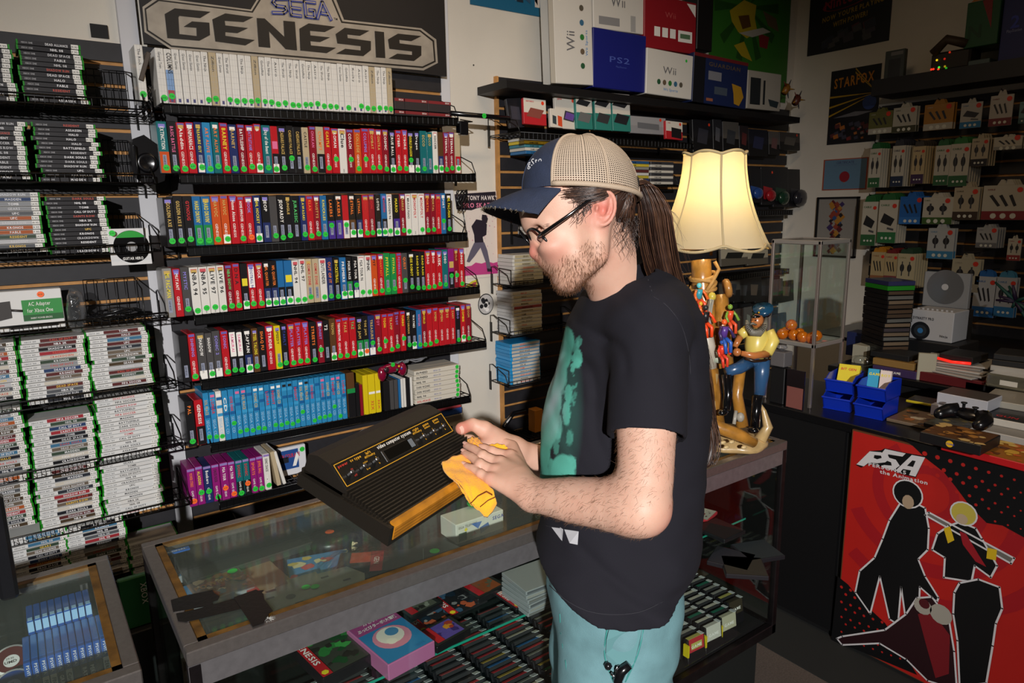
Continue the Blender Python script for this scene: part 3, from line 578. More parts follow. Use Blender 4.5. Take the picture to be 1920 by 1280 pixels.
stack_row([((-70, 830), (50, 830), 778, 903, 'w', 'sixth-row left-edge stack', 1), ((58, 830), (182, 830), 790, 888, 'w', 'sixth-row middle stack', 0), ((184, 810), (300, 800), 748, 866, 's', 'sixth-row white stack', 0)], (-.5, xe), 'fifth black wire basket shelf under the white soccer game cases')
stack_row([((-60, 950), (62, 950), 908, 1010, 'w', 'seventh-row left-edge stack', 1), ((68, 940), (190, 940), 888, 1001, 'w', 'seventh-row middle stack', 0), ((194, 930), (318, 920), 872, 975, 's', 'seventh-row right stack', 0)], (-.5, xe), 'sixth black wire basket shelf on the left slatwall')
stack_row([((18, 1050), (114, 1045), 1012, 1115, 'w', 'lowest-row left stack', 0), ((124, 1040), (243, 1035), 992, 1105, 'w', 'lowest-row middle stack', 0), ((246, 1060), (330, 1040), 1022, 1085, 's', 'lowest-row right stack', 0)], (-.5, .62), 'lowest black wire basket shelf behind the display cases')
# tall back grids of the baskets (empty right part)
for k, (x0, y0, x1, y1) in enumerate(((160, 128, 240, 200), (192, 262, 248, 345), (200, 400, 262, 475), (155, 525, 262, 612))):
    a = at(x0, y0, 1, 2.9); b = at(x1, y1, 1, 2.9); mb = MB()
    for i in range(6): x = a.x+(b.x-a.x)*i/5; mb.tube([(x, 2.9, b.z), (x, 2.9, a.z)], .0016, WIRE, 4)
    for z in (a.z, (a.z+b.z)/2, b.z): mb.tube([(a.x, 2.9, z), (b.x, 2.9, z)], .0022, WIRE, 4)
    mb.tube([(b.x, 2.9, a.z), (b.x, 2.74, a.z-.03), (b.x, 2.74, b.z)], .0026, WIRE, 5); mb.build('wire_rack', label=f'empty black wire grid basket end, {["top","second","third","lowest"][k]} on the left slatwall', cat='wire rack')
# loose disc sleeve
a = at(200, 420, 1, 2.735); b = at(281, 470, 1, 2.735)
t = thing('disc_sleeve', 'black and green loose game disc in a white sleeve on the wire basket', 'disc', (a.x+.05, 2.74, b.z-.04))
mb = MB(); mb.T = Matrix.Translation((a.x, 2.735, b.z-.045))@Matrix.Rotation(-.12, 4, 'X'); mb.box(0, .125, 0, .002, 0, .125, M('d4d4d4', .4)).build('sleeve', t)
mb = MB(); mb.T = Matrix.Translation((a.x, 2.735, b.z-.045))@Matrix.Rotation(-.12, 4, 'X'); c = Vector((.068, -.001, .062))
mb.disc(c, UX, UZ, .056, M('0e0e10', .15, coat=.5), 40); mb.poly([c+Vector((math.cos(q)*.055, -.0005, math.sin(q)*.055)) for q in [math.radians(x) for x in range(35, 146, 5)]], M('2f9a3c', .3)); mb.disc(c+Vector((0, -.001, 0)), UX, UZ, .017, M('9a9a9c', .2), 24)
mb.text('GUITAR HERO', c+Vector((-.032, -.001, -.045)), UX, UZ, .013, TM('w'), bold=True, width=.064); mb.build('disc', t)
sticker(t, (a.x+.012, 2.728, b.z+.065), .01, UX, UZ, GREEN_ST)
# AC adapter carton
a = at(-40, 545, 1, 2.77); b = at(124, 615, 1, 2.77); zt = at(110, 540, 1, 2.77).z; zb_ = at(124, 612, 1, 2.77).z
t = thing('boxed_adapter', 'white and green boxed power adapter lying in a left-wall wire basket', 'carton', ((a.x+b.x)/2, 2.8, zb_))
MB().bbox(a.x, b.x, 2.77, 2.83, zb_, zt, M('d9d8d6', .5), .002).build('carton', t)
gx = at(41, 575, 1, 2.769).x; gx1 = at(117, 575, 1, 2.769).x; gz0 = zb_+.03; gz1 = zt-.032
MB().box(gx, gx1, 2.768, 2.7695, gz0+.02, gz1, M('2d8a3e', .5)).box(gx, gx1, 2.768, 2.7695, gz0, gz0+.02, M('1d5a2a', .5)).text('AC Adapter', (gx+.018, 2.767, gz1-.02), UX, UZ, .018, TM('w'), width=.062).text('for Xbox One', (gx+.013, 2.767, gz1-.042), UX, UZ, .018, TM('w'), width=.072).text('INSERT POWER BRICKS', (gx+.02, 2.767, gz0+.006), UX, UZ, .008, TM('w'), width=.06).build('label', t)
MB().prism([(a.x+.0, 2.768, zb_+.03), (gx-.03, 2.768, zb_+.045), (gx-.03, 2.768, zb_+.1), (a.x, 2.768, zb_+.095)], (0, .001, 0), M('35302e', .5)).tube([(gx-.03, 2.768, zb_+.07), (gx, 2.768, zb_+.065)], .004, M('35302e', .5)).tube([(gx-.04, 2.768, zb_+.01), (b.x-.02, 2.768, zb_+.012)], .004, M('35302e', .5)).build('print', t)
sticker(t, (gx+.055, 2.767, zt-.016), .01, UX, UZ, ORANGE_ST)
z = zb_-.001; wire_shelf(-.5, xe, z, 2.74, 2.92, 'black wire basket shelf holding the boxed power adapter', lip=.022, up=True)
BAG = M('c9ced2', .08, name='clear_bag_film', trans=.85, alpha=.35, bump=.8, bscale=70)
c = at(142, 580, 1, 2.77)
mb = MB(); mb.lathe([(0, .075), (.012, .07), (.022, .05), (.026, 0), (.024, -.05), (.014, -.075), (0, -.08)], BAG, c, 14, fr=lambda q, i: 1+.25*math.sin(3*q+i)); t = thing('bagged_cable', 'black cable sealed in a shiny clear bag right of the boxed adapter', 'bagged cable', c-Vector((0, 0, .08))); mb.build('bag', t)
mb = MB()
for k in range(3): mb.tube([c+Vector((.012*math.sin(a_*1.3+k), .006*math.cos(a_), -.06+.009*a_)) for a_ in range(13)], .0035, BP, 6)
mb.build('cable', t)
mb = MB()
for k in range(5): mb.tube([(c.x+.06+.045*math.cos(a_)*(1+.1*k)+.02*k, 2.8+.03*math.sin(a_), zb_+.012+.006*k+.008*math.sin(a_*2+k)) for a_ in [i*.5 for i in range(14)]], .003, BP, 6)
mb.build('cable', label='loose coiled black cables lying in the wire basket beside the bagged cable', cat='cable')
c = at(238, 1075, 1, 2.86)
# ================================================================ glass display cases
BRASS = M('765422', .5, .3, name='worn_brass_strip', bump=.4, bscale=120, var=.5, vscale=30)
DARKM = M('3a3436', .35, .9, name='dark_steel', bump=.1, bscale=300, var=.3)
def display_case(x0, x1, y0, y1, label, shelves, name='display_case', side_glass=True):
    t = thing(name, label, 'display case', ((x0+x1)/2, (y0+y1)/2, 0)); zt = .96; r = .026; zb = .30
    mb = MB()
    for (a, b, c, d) in ((x0, x1, y0, y0+r), (x0, x1, y1-r, y1), (x0, x0+r, y0+r, y1-r), (x1-r, x1, y0+r, y1-r)): mb.bbox(a, b, c, d, zt-.028, zt, STEEL, .002)
    mb.box(x0, x1, y0+.001, y0+.004, zt-.075, zt-.028, M('8f8c8e', .28, .7, name='front_rail_steel', var=.12, vscale=60))
    mb.build('top_frame', t)
    mb = MB()
    for (a, b, c, d) in ((x0+r, x1-r, y0+r, y0+r+.013), (x0+r, x1-r, y1-r-.013, y1-r), (x0+r, x0+r+.015, y0+r, y1-r), (x1-r-.015, x1-r, y0+r, y1-r)): mb.box(a, b, c, d, zt-.009, zt-.0005, BRASS)
    mb.build('brass_rim', t)
    MB().box(x0+r, x1-r, y0+r, y1-r, zt-.0075, zt-.0015, TOPGLASS).build('top_pane', t)
    MB().box(x0+.02, x1-.02, y0+.010, y0+.013, zb+.03, zt-.03, GLASS).build('front_pane', t)
    if side_glass:
        MB().box(x0+.008, x0+.011, y0+.02, y1-.02, zb+.03, zt-.03, GLASS).build('side_pane', t); MB().box(x1-.011, x1-.008, y0+.02, y1-.02, zb+.03, zt-.03, GLASS).build('side_pane', t)
    for a in (x0, x1-.022):
        for c in (y0, y1-.022): MB().bbox(a, a+.022, c, c+.022, zb, zt-.028, DARKM, .002).build('corner_post', t)
    mb = MB()
    for (a, b, c, d) in ((x0, x1, y0, y0+.022), (x0, x1, y1-.022, y1), (x0, x0+.022, y0, y1), (x1-.022, x1, y0, y1)): mb.bbox(a, b, c, d, zb-.03, zb+.005, DARKM, .002)
    mb.build('bottom_frame', t)
    MB().box(x0+.02, x1-.02, y0+.02, y1-.02, zb-.02, zb, M('121214', .6, name='dark_deck')).build('deck', t)
    MB().box(x0+.03, x1-.03, y0+.05, y1-.03, 0.0, zb-.03, M('0f1413', .6, name='black_kick_base')).build('base', t)
    MB().box(x0+.02, x1-.02, y1-.012, y1-.008, zb, zt-.03, M('1a1d1c', .12, spec=.8, name='dark_rear_door')).build('rear_door', t)
    for (z, ya, yb) in shelves:
        s_ = MB().box(x0+.03, x1-.03, ya+.0008, yb, z, z+.006, GLASS).build('glass_shelf', t)
        MB().box(x0+.03, x1-.03, ya-.0008, ya+.0008, z, z+.006, GLASS_EDGE).build('shelf_edge', s_)
    for a in (x0+.05, x1-.06, ):
        mb = MB().box(a, a+.014, y1-.034, y1-.03, zb+.05, zt-.04, STEEL)
        for k in range(10): mb.box(a+.004, a+.010, y1-.0345, y1-.034, zb+.1+k*.055, zb+.125+k*.055, BLACK)
        mb.build('shelf_standard', t)
    return t
display_case(.162, 1.97, 1.222, 1.732, 'long steel-framed glass display case in front of the man with black tape on top', [(.84, 1.44, 1.70), (.65, 1.343, 1.715)])
display_case(-1.3, .092, 1.222, 1.722, 'steel-framed glass display case at the left holding blue handheld game cases', [(.74, 1.36, 1.70)])
# black tape pieces on the top pane
TP = M('0d0c0c', .35, name='black_duct_tape', bump=.3, bscale=90)
for k, (pts, lab) in enumerate((([(320,1125),(350,1116),(398,1106),(402,1112),(412,1118),(408,1125),(398,1128),(400,1134),(325,1148)], 'short black tape strip on the long case top, farthest of the three'),
        ([(330,1150),(352,1146),(460,1117),(478,1108),(495,1106),(470,1137),(350,1166),(334,1164)], 'long black tape strip across the left end of the long case top'),
        ([(438,1120),(480,1105),(494,1113),(496,1124),(512,1145),(504,1150),(494,1168),(474,1175)], 'wide black tape strip over the cracked edge of the long case top'))):
    z = .9605+k*.0006; P = [at(x, y, 2, z) for x, y in pts]
    MB().prism(P, (0, 0, .0006), TP).build('tape_strip', label=lab, cat='tape')
P = at(503, 1160, 2, .961); mb = MB()
for k in range(18):
    q = random.uniform(0, 6.28); mb.tube([P+Vector((.002*math.cos(q), .002*math.sin(q), 0)), P+Vector((.014*math.cos(q), .011*math.sin(q), .0006))], .0004, M('c9c9c4', .2), 3)
mb.build('glass_crack', label='small shattered chip at the front rim beside the wide black tape', cat='glass chip')
def flat_item(px, py, z, w, d, h, rot, name, label, cat, body, top=None, deco=None, group=None, parent=None, tilt=0):
    c = at(px, py, 2, z+h); c.z = z
    T = Matrix.Translation(c)@Matrix.Rotation(rot, 4, 'Z')@Matrix.Rotation(tilt, 4, 'X')
    t = thing(name, label, cat, c, group)
    mb = MB(); mb.T = T; mb.bbox(-w/2, w/2, -d/2, d/2, 0, h, body, min(.002, h*.3)); mb.build('body', t)
    if top or deco:
        mb = MB(); mb.T = T@Matrix.Translation((0, 0, h+.0004))
        if top: mb.poly([(-w/2+.003, -d/2+.003, 0), (w/2-.003, -d/2+.003, 0), (w/2-.003, d/2-.003, 0), (-w/2+.003, d/2-.003, 0)], top)
        if deco: deco(mb, w, d)
        mb.build('cover', t)
    return t
zs1 = .8465; zs2 = .6565
def r2(mb, x0, x1, y0, y1, m, z=.0002): mb.poly([(x0, y0, z), (x1, y0, z), (x1, y1, z), (x0, y1, z)], m)
def art(cols, n, seed, x0, x1, y0, y1):
    def f(mb, w, d):
        rr = random.Random(seed)
        for k in range(n):
            cx = rr.uniform(x0*w, x1*w); cy = rr.uniform(y0*d, y1*d); s_ = rr.uniform(.05, .16)*min(w, d)
            mb.poly([(cx+s_*math.cos(q)*rr.uniform(.6, 1.2), cy+s_*math.sin(q)*rr.uniform(.5, 1), .0003+.00006*k) for q in [i*1.047 for i in range(6)]], M(rr.choice(cols), .4))
    return f
def cdcover(mb, w, d):
    r2(mb, -w/2+.003, -w/2+.032, -d/2+.003, d/2-.003, M('3f78a8', .4)); art(['b06a4a', 'c9b8a4', '8a4038', '6a86a0', 'd8c8b0', 'a04a3c'], 34, 3, -.2, .46, -.42, .42)(mb, w, d)
    mb.text('SEGA CD', (-w/2+.010, -d/2+.02, .003), (0, 1, 0), (-1, 0, 0), .022, TM('w'), width=d*.6) if False else mb.text('CD', (-w/2+.027, -d/2+.02, .0025), (0, 1, 0), (-1, 0, 0), .024, TM('w'), width=d*.34)
    mb.text('POWERS', (-w/2+.04, d*.02, .0028), (1, 0, 0), (0, 1, 0), .024, M('c08a3a', .4), bold=True, width=w*.55)
    mb.disc((w/2-.02, d/2-.016, .0032), UX, UY, .012, GREEN_ST, 14)
JC = M('8f9396', .15, name='clear_jewel_case', coat=.6)
flat_item(372, 1052, zs1, .135, .19, .012, .06-math.pi/2*0, 'boxed_game', 'clear-cased disc game with green sticker, farther of the two by the case corner', 'game box', JC, M('7b6a60', .3, coat=.6), cdcover) if False else None
for k, (px, py) in enumerate(((366, 1052), (400, 1100))):
    flat_item(px, py, zs1, .155, .105, .018, .1, 'boxed_game', f'clear-cased disc game with green sticker, {"farther" if k==0 else "nearer"} of two under the case top', 'game box', JC, M('84695a', .3, coat=.6), cdcover, 'cased disc games under the case top')
flat_item(488, 1080, zs1, .1, .15, .008, .1, 'leaflet', 'faded red and olive printed leaflet beside the nearer cased disc game', 'leaflet', M('70604c', .5), M('7d6f56', .5), lambda mb, w, d: (r2(mb, -w/2, -w/2+.025, -d/2, d/2, M('a84048', .5)), mb.text('GENESIS', (-w/2+.006, d*.4, .0004), (0, -1, 0), (1, 0, 0), .02, TM('w'), width=d*.7)))
flat_item(600, 1060, zs1, .15, .13, .004, -.25, 'leaflet', 'blue, yellow and red printed sleeve lying under the case glass', 'leaflet', M('3d6f9c', .5), M('4d86b4', .4), art(['c9b45a', 'c25a5a', '4a7fb8', 'd8cfa0'], 20, 5, -.45, .45, -.4, .4))
# stepped metal plates
PLM = M('8d9486', .42, .75, name='dull_plated_steel', var=.15)
def plate(cx, cy, z, rot, sc, label, holes):
    P = [(-.13,-.03),(-.10,-.06),(-.075,-.06),(-.075,-.075),(-.03,-.075),(-.03,-.062),(.06,-.062),(.06,-.075),(.13,-.05),(.145,-.005),(.12,.05),(.05,.055),(.05,.068),(-.02,.068),(-.02,.05),(-.05,.05),(-.05,.035),(-.085,.035),(-.085,.02),(-.12,.02)]
    c = at(cx, cy, 2, z); T = Matrix.Translation(c)@Matrix.Rotation(rot, 4, 'Z'); mb = MB(); mb.T = T
    mb.prism([(x*sc, y*sc, 0) for x, y in P], (0, 0, .0015), PLM)
    t = thing('metal_plate', label, 'metal plate', c); mb.build('plate', t); mb = MB(); mb.T = T
    for (hx, hy, r) in holes:
        if r: mb.disc((hx*sc, hy*sc, .0017), UX, UY, r, M('35382f', .5), 16)
        else: mb.poly([(hx*sc-.009, hy*sc-.004, .0017), (hx*sc+.009, hy*sc-.004, .0017), (hx*sc+.009, hy*sc+.004, .0017), (hx*sc-.009, hy*sc+.004, .0017)], M('35382f', .5))
    mb.build('cutouts', t)
    for dx, dy in ((.01, .01), (.028, .0)): MB().disc(T@Vector((dx*sc, dy*sc, .0024+dx*.02)), UX, UY, .010, GREEN_ST, 14).build('price_sticker', t)
plate(568, 1108, zs1+.022, -.06, 1.0, 'stepped grey metal plate with two green stickers under the case top', [(-.03,-.01,.011),(.1,-.01,0),(-.02,-.045,0),(-.09,-.03,0),(-.07,.01,0),(.06,.03,0)])
plate(505, 1012, zs1+.002, .0, .9, 'second stepped grey metal plate lying farther back in the long case', [(-.06, .0, 0), (.08, .02, 0)])
flat_item(480, 1030, .8485, .36, .11, .02, .05, 'circuit_tray', 'dark flat metal tray under the farther stepped plate', 'tray', M('3c3f3d', .5, .4))
# clear bags with black handhelds
for k, (px, py, lab) in enumerate(((618, 996, 'round black game gadget in a clear bag, farther one in the long case'), (672, 1040, 'black game cartridge in a crinkled clear bag, nearer one in the long case'))):
    c = at(px, py, 2, zs1+.03); c.z = zs1; t = thing('bagged_gadget', lab, 'bagged gadget', c)
    if k == 0: MB().lathe([(0, .028), (.05, .026), (.062, .014), (.058, 0), (0, 0)], M('1c1c20', .35), c, 24).build('gadget', t); MB().disc(c+Vector((0, 0, .0292)), UX, UY, .012, ORANGE_ST, 12).build('price_sticker', t)
    else:
        mb = MB(); mb.T = Matrix.Translation(c)@Matrix.Rotation(-.5, 4, 'Z'); mb.bbox(-.05, .05, -.04, .04, 0, .02, M('1c1618', .4), .004).build('gadget', t)
        mb = MB(); mb.T = Matrix.Translation(c)@Matrix.Rotation(-.5, 4, 'Z'); mb.box(-.02, .03, -.02, .03, .0202, .0206, M('b8472a', .4)).build('label', t)
    mb = MB()
    vs = []; n = 13
    for i in range(n):
        for j in range(n):
            x = (i/(n-1)-.5)*.19; y = (j/(n-1)-.5)*.15; b_ = max(0, 1-(x/.09)**2)*max(0, 1-(y/.07)**2); vs.append((x, y, .004+.03*b_**.5+random.uniform(-.003, .004)))
    mb.T = Matrix.Translation(c)@Matrix.Rotation(-.5+.4*k, 4, 'Z'); mb.add(vs, [(i*n+j, (i+1)*n+j, (i+1)*n+j+1, i*n+j+1) for i in range(n-1) for j in range(n-1)], PLASTIC); mb.build('bag', t)
flat_item(745, 1048, zs1, .13, .1, .02, -.5, 'game_cartridge', 'black game cartridge with red label near the front rim under the case top', 'cartridge', M('151416', .35), None, lambda mb, w, d: (r2(mb, -w/2, -w/2+.03, -d/2, d/2, M('a02028', .4)), mb.text('GEN', (-w/2+.008, d*.2, .0005), (0, -1, 0), (1, 0, 0), .018, TM('w'))))
flat_item(815, 1033, zs1, .12, .12, .014, .2, 'game_case', 'black flat game case with round green sticker under the case top', 'game case', M('121214', .35), None, lambda mb, w, d: mb.disc((0, 0, .0005), UX, UY, .013, GREEN_ST, 16))
# boxed light-phaser style carton
t = flat_item(885, 960, .8465, .155, .08, .055, .02, 'boxed_accessory', 'white carton with coloured shapes standing under the case glass below the orange cloth', 'carton', M('d9d6c8', .5))
o_ = Vector(t['_o']); mb = MB(); mb.T = Matrix.Translation(o_)@Matrix.Rotation(.02, 4, 'Z')
mb.text('SEGA TELEPHONE', (-.07, -.0405, .04), UX, UZ, .01, M('2a2a30', .5), width=.06); mb.text('SEGA', (.04, -.0405, .035), UX, UZ, .014, TM('n'), bold=True)
mb.poly([(-.03, -.0406, .045), (.005, -.0406, .043), (-.008, -.0406, .025)], M('3a6ab0', .5)); mb.poly([(-.07, -.0406, .005), (-.045, -.0406, .005), (-.045, -.0406, .028), (-.07, -.0406, .028)], M('2a4a30', .5)); mb.poly([(-.03, -.0406, .01), (-.012, -.0406, .012), (-.02, -.0406, .022)], M('b84040', .5)); mb.poly([(.0, -.0406, .008), (.03, -.0406, .02), (.025, -.0406, .034), (-.003, -.0406, .026)], M('2a5a9c', .5)); mb.disc((-.047, -.0408, .034), UX, UZ, .006, TM('y'), 4)
mb.build('print', t)
c = at(885, 938, 2, .92); t = thing('game_toy', 'small green translucent toy on the white carton below the orange cloth', 'toy', c); MB().lathe([(0, 0), (.012, 0), (.016, .008), (.01, .02), (.013, .028), (0, .03)], M('1fae3a', .15, trans=.3), c-Vector((0, 0, .015)), 16).build('body', t)
# blue label strip on the left rim
a = at(296, 1022, 2, .957); MB().box(a.x, a.x+.06, 1.66, 1.675, .9452, .949, M('1f5aa8', .4)).text('ORIGINAL', (a.x+.004, 1.6635, .9494), UX, UY, .01, TM('w'), width=.05).build('tag_strip', label='small blue printed strip in the far left corner of the long case', cat='label')
flat_item(455, 1182, .8467, .17, .03, .022, .02, 'boxed_memory', 'long clear-topped box with yellow lettering under the tape strips', 'game box', M('4a5058', .2, coat=.6), M('2a3350', .4), lambda mb, w, d: mb.text('MEGA CD', (-.04, -.008, .0004), UX, UY, .014, TM('y'), width=.08)) if False else None
# ---- second shelf of the long case, seen through the front pane
def gcover(cols, seed, red=True, title='GENESIS'):
    def f(mb, w, d):
        art(cols, 26, seed, -.25, .45, -.45, .4)(mb, w, d)
        if red:
            r2(mb, -w/2+.001, -w/2+w*.2, -d/2+.001, d/2-.001, M('b8232b', .35), .002)
            mb.text(title, (-w/2+w*.05, d*.42, .0022), (0, -1, 0), (1, 0, 0), w*.16, TM('w'), bold=True, width=d*.66); mb.disc((-w/2+w*.1, -d*.42, .0023), UX, UY, w*.07, TM('y'), 6)
    return f
flat_item(618, 1215, zs2, .128, .18, .03, .12, 'boxed_game', 'black boxed game with green creature and red side band inside the long case', 'game box', M('17161a', .3, coat=.3), M('3b4038', .35, coat=.4), gcover(['2f7a3c', '1d4a2a', '3f9a4a', '2a2a26'], 11))
t = flat_item(731, 1190, zs2, .132, .19, .042, .12, 'boxed_game', 'pink and blue boxed foreign game with white round creature inside the long case', 'game box', M('a8628c', .3, coat=.3), M('2f7fb4', .35, coat=.4),
    lambda mb, w, d: (r2(mb, -w/2+.003, w/2-.003, d*.22, d/2-.003, M('a04a80', .35), .0003), mb.disc((0, -.01, .0006), UX, UY, w*.36, M('d88aa0', .4), 20), mb.disc((0, -.002, .0009), UX, UY, w*.26, M('e9e2d4', .4), 18), mb.disc((.01, .008, .0012), UX, UY, w*.13, M('4a8ab4', .4), 14), mb.disc((-.01, -.025, .0014), UX, UY, w*.1, M('f0ead8', .4), 12), mb.text('カセットの', (-.03, d*.39, .0012), UX, UY, .013, TM('w'), bold=True, width=.06), mb.text('ぶっとびターボ!大冒険', (-.055, d*.28, .0012), UX, UY, .015, TM('w'), bold=True, width=.112), mb.text('SEGA', (.02, -d*.45, .0016), UX, UY, .01, TM('b'))))
for k, (px, py, lab, cols) in enumerate(((832, 1182, 'black game cartridge with red-edged castle label inside the long case', ['c98a2a', '3a2a6a', 'a03a2a', '5a4a9a']), (783, 1132, 'black game cartridge with pale monochrome label behind the pink box', ['8a8f80', '2a2a26', '55584c'])
        , (905, 1098, 'small black game cartridge lying behind the red-banded manuals', ['5a5a4a', '8a4a2a']))):
    flat_item(px, py, zs2+.002, .108, .085, .019, .14, 'game_cartridge', lab, 'cartridge', M('141316', .3, coat=.3), M('2a2c2a', .35), (lambda cols, k: lambda mb, w, d: (r2(mb, -w*.38, w*.38, -d*.38, d*.38, M(cols[-1], .4), .0004), art(cols, 14, k, -.3, .3, -.3, .3)(mb, w, d), r2(mb, -w*.4, -w*.2, -d*.4, d*.4, M('b8232b', .35), .002)))(cols, k))
for k, (px, py, lab) in enumerate(((852, 1118, 'black and red game manual with racing picture, left of two by the teal trousers'), (968, 1105, 'black and red game manual partly behind the teal trousers'), (800, 1148, 'dark game manual with red square emblem between the cartridges'))):
    flat_item(px, py, zs2+.001, .12, .15, .006, .05, 'game_manual', lab, 'manual', M('1a191c', .35), M('222226', .35, coat=.4), gcover(['3a5a78', 'b85a3a', '8a8a8a', '1a2a3a', '2a2a2e'], 30+k, title='GENESIS'))
# grey stack of clear jewel cases near the trousers
a = at(1024, 1084, 2, .74)
for k in range(6):
    mb = MB(); mb.T = Matrix.Translation((a.x, a.y+.05, zs2+k*.0125))@Matrix.Rotation(.05*math.sin(k), 4, 'Z'); mb.bbox(-.07, .07, -.06, .06, 0, .0105, JC, .001); mb.box(-.066, .066, -.0605, -.058, .002, .008, M(['6a6a68', '8f8e88', '55585c'][k % 3], .5)).build('jewel_case', label=f'grey clear jewel case, {["lowest","second","third","fourth","fifth","sixth","seventh","topmost"][k]} of the pile beside the trousers in the long case', cat='disc case', group='grey jewel cases piled in the long case')
# ---- cartridges standing in rows
CCOL = ['b02830', 'b0aa9c', '2a66a0', 'b8353c', '2a2a2e', '2a2a2e', 'b09440', 'b02830', '85857e', '27784a', 'a84a4a', 'c03c2c', '1c1c20']
def cart(x, y, z, w, h, th, rot, col, face, label, group, body='17161a', tag_=True, lean=-.35, rich=False):
    T = Matrix.Translation((x, y, z))@Matrix.Rotation(rot, 4, 'Z')@Matrix.Rotation(lean, 4, 'X')
    mb = MB(); mb.T = T; B_ = M(body, .35, coat=.2); mb.bbox(-w/2, w/2, 0, th, 0, h, B_, .002)
    mb.box(-w*.42, w*.42, th*(.1 if not rich else -.02), th*(.8 if th < .019 else .7), h-.004, h+.0006, M(col, .4)); mb.box(-w*.42, w*.42, -.0006, 0, h*(.45 if rich else .8), h, M(face if rich else '2a2a2c', .4))
    if rich: mb.box(-w*.3, w*.3, -.0010, -.0004, h*.55, h*.8, M(col, .4)); mb.text('GAME', (-w*.3, -.0014, h*.6), UX, UZ, h*.16, TM('w'), bold=True, width=w*.6)
    ob = mb.build('game_cartridge', None, (x, y, z), label, 'cartridge', group)
    if tag_: mt = MB(); mt.T = T; mt.box(w*.3, w*.46, -.001, th, h+.0006, h+.0016, M('c9cccc', .5)).build('price_tag', ob)
# black carts on the low deck, left half (rows running away from the front pane)
rows_ = [(.78, .545), (.885, .52), (.99, .50), (1.10, .48), (1.21, .47)]
GB = 'upright cartridges on the deck of the long case'
cn = ['nearest', 'second', 'third', 'fourth', 'fifth', 'sixth', 'seventh', 'eighth', 'ninth', 'tenth', 'eleventh', 'twelfth', 'thirteenth', 'fourteenth', 'fifteenth', 'sixteenth']
MB().box(.3, 1.36, 1.26, 1.70, .302, .40, M('101012', .6)).build('display_riser', label='dark riser box carrying the left rows of cartridges in the long case', cat='riser')
for r_ in range(8):
    for k in range(15):
        x = .36+r_*.122+.002*math.sin(k*3); y = 1.275+k*.0255; col = random.choice(CCOL)
        nm = {'b02830':'red','b0aa9c':'cream','2a66a0':'blue','b8353c':'red','2a2a2e':'black','b09440':'yellow','85857e':'grey','27784a':'green','a84a4a':'faded red','c03c2c':'orange-red','1c1c20':'black'}[col]
        cart(x, y, .402, .105, .075, .017, 0, col, random.choice(CCOL), f'black cartridge with {nm} top label, {cn[k]} in the {["leftmost","second","third","fourth","fifth","sixth","seventh","rightmost"][r_]} row of the left deck', GB)
# tall cartridges in the right half of the deck
GB2 = 'tall boxed cartridges at the right end of the long case'
for r_, (x, ys, nn) in enumerate(((1.60, 1.255, 12), (1.685, 1.255, 13), (1.77, 1.26, 13), (1.86, 1.30, 13))):
    for k in range(nn):
        y = ys+k*.032; col = random.choice(['c9c4b4', '9a9890', 'c9c4b4', '27705a', 'b8b060']); face = ['b8323a', 'c9c6bc', 'b9b49c', '3a3428'][r_] if k == 0 else 'b8b5aa'
        cart(x, y, .302, .078, .088 if r_ else .08, .02, -.06, col if k or r_ == 0 else face, face, f'black cartridge with pale top label, {cn[k]} of the {["left","second","third","right"][r_]} tall row', GB2, rich=(k == 0), lean=-.12)
    MB().box(x-.046, x-.040, ys+.0, ys+.02, .33, .37, M('d9c21a', .5)).build('yellow_tag', label=f'yellow price tab beside the nearest tall cartridge, {["left","second","third","right"][r_]} row', cat='tag')
flat_item(1318, 962, .66, .09, .07, .012, .3, 'game_case', 'white and red cased game on the upper glass shelf behind the man\'s back', 'game case', M('b8323a', .4), M('c9c4b4', .4), art(['3a3a3a', 'a03030', '888880'], 10, 9, -.3, .3, -.3, .3))
for k, (px, py) in enumerate(((1350, 990), (1372, 1045), (1395, 1060), (1420, 1030))): flat_item(px, py, .658, .11, .12, .014, .4*k, 'game_case', f'dark game case in the shadowed right end of the long case, {cn[k]} from the man', 'game case', M('1c1a1e', .4, coat=.3), M(['3a2a2a', '2a2a30', '33302a', '2a3033'][k], .4))
# ---- left case contents: blue handheld game cases
VB = M('1a4fa0', .25, name='blue_case_plastic', coat=.5); VT = M('9cc4e8', .3, name='pale_blue_case_top')
VT_ = ['', '', 'FINAL FANTASY', 'FINAL FANTASY', 'GRAVITY', 'Corpse Party', '', 'BATMAN 2', 'PERSONA', '', 'ZERO', 'Trigger', 'Happy']
VC = ['1d3f78', '3a2a2a', 'd8d5cc', 'd8d5cc', '1a1a1c', 'cfcdc6', '2a2622', '3a2226', '1e1c20', '23242c', 'cdcbd0', 'b0487a', 'c9a0b8']
for k in range(13):
    x = -.073+k*.0127; y = 1.50; z = .748; t = thing('handheld_game_case', f'blue handheld game case, {ordn(k)} in the front row of the left display case', 'game case', (x, y, z), 'blue handheld game cases in the left display case')
    MB().bbox(x-.0058, x+.0058, y, y+.105, z, z+.135, VB, .0012).box(x-.005, x+.005, y+.012, y+.1, z+.135, z+.1354, M('2a62b4', .2, coat=.6)).build('case', t)
    MB().box(x-.0052, x+.0052, y-.0006, y, z+.002, z+.095, M(VC[k], .4)).text('PSVITA', (x-.002, y-.001, z+.13), (0, 0, -1), UX, .007, TM('w'), width=.03).text(VT_[k], (x-.003, y-.0012, z+.088), (0, 0, -1), UX, .009, TM('k' if k in (2, 3, 5, 10, 12) else 'w'), bold=True, maxw=.07).build('spine_card', t)
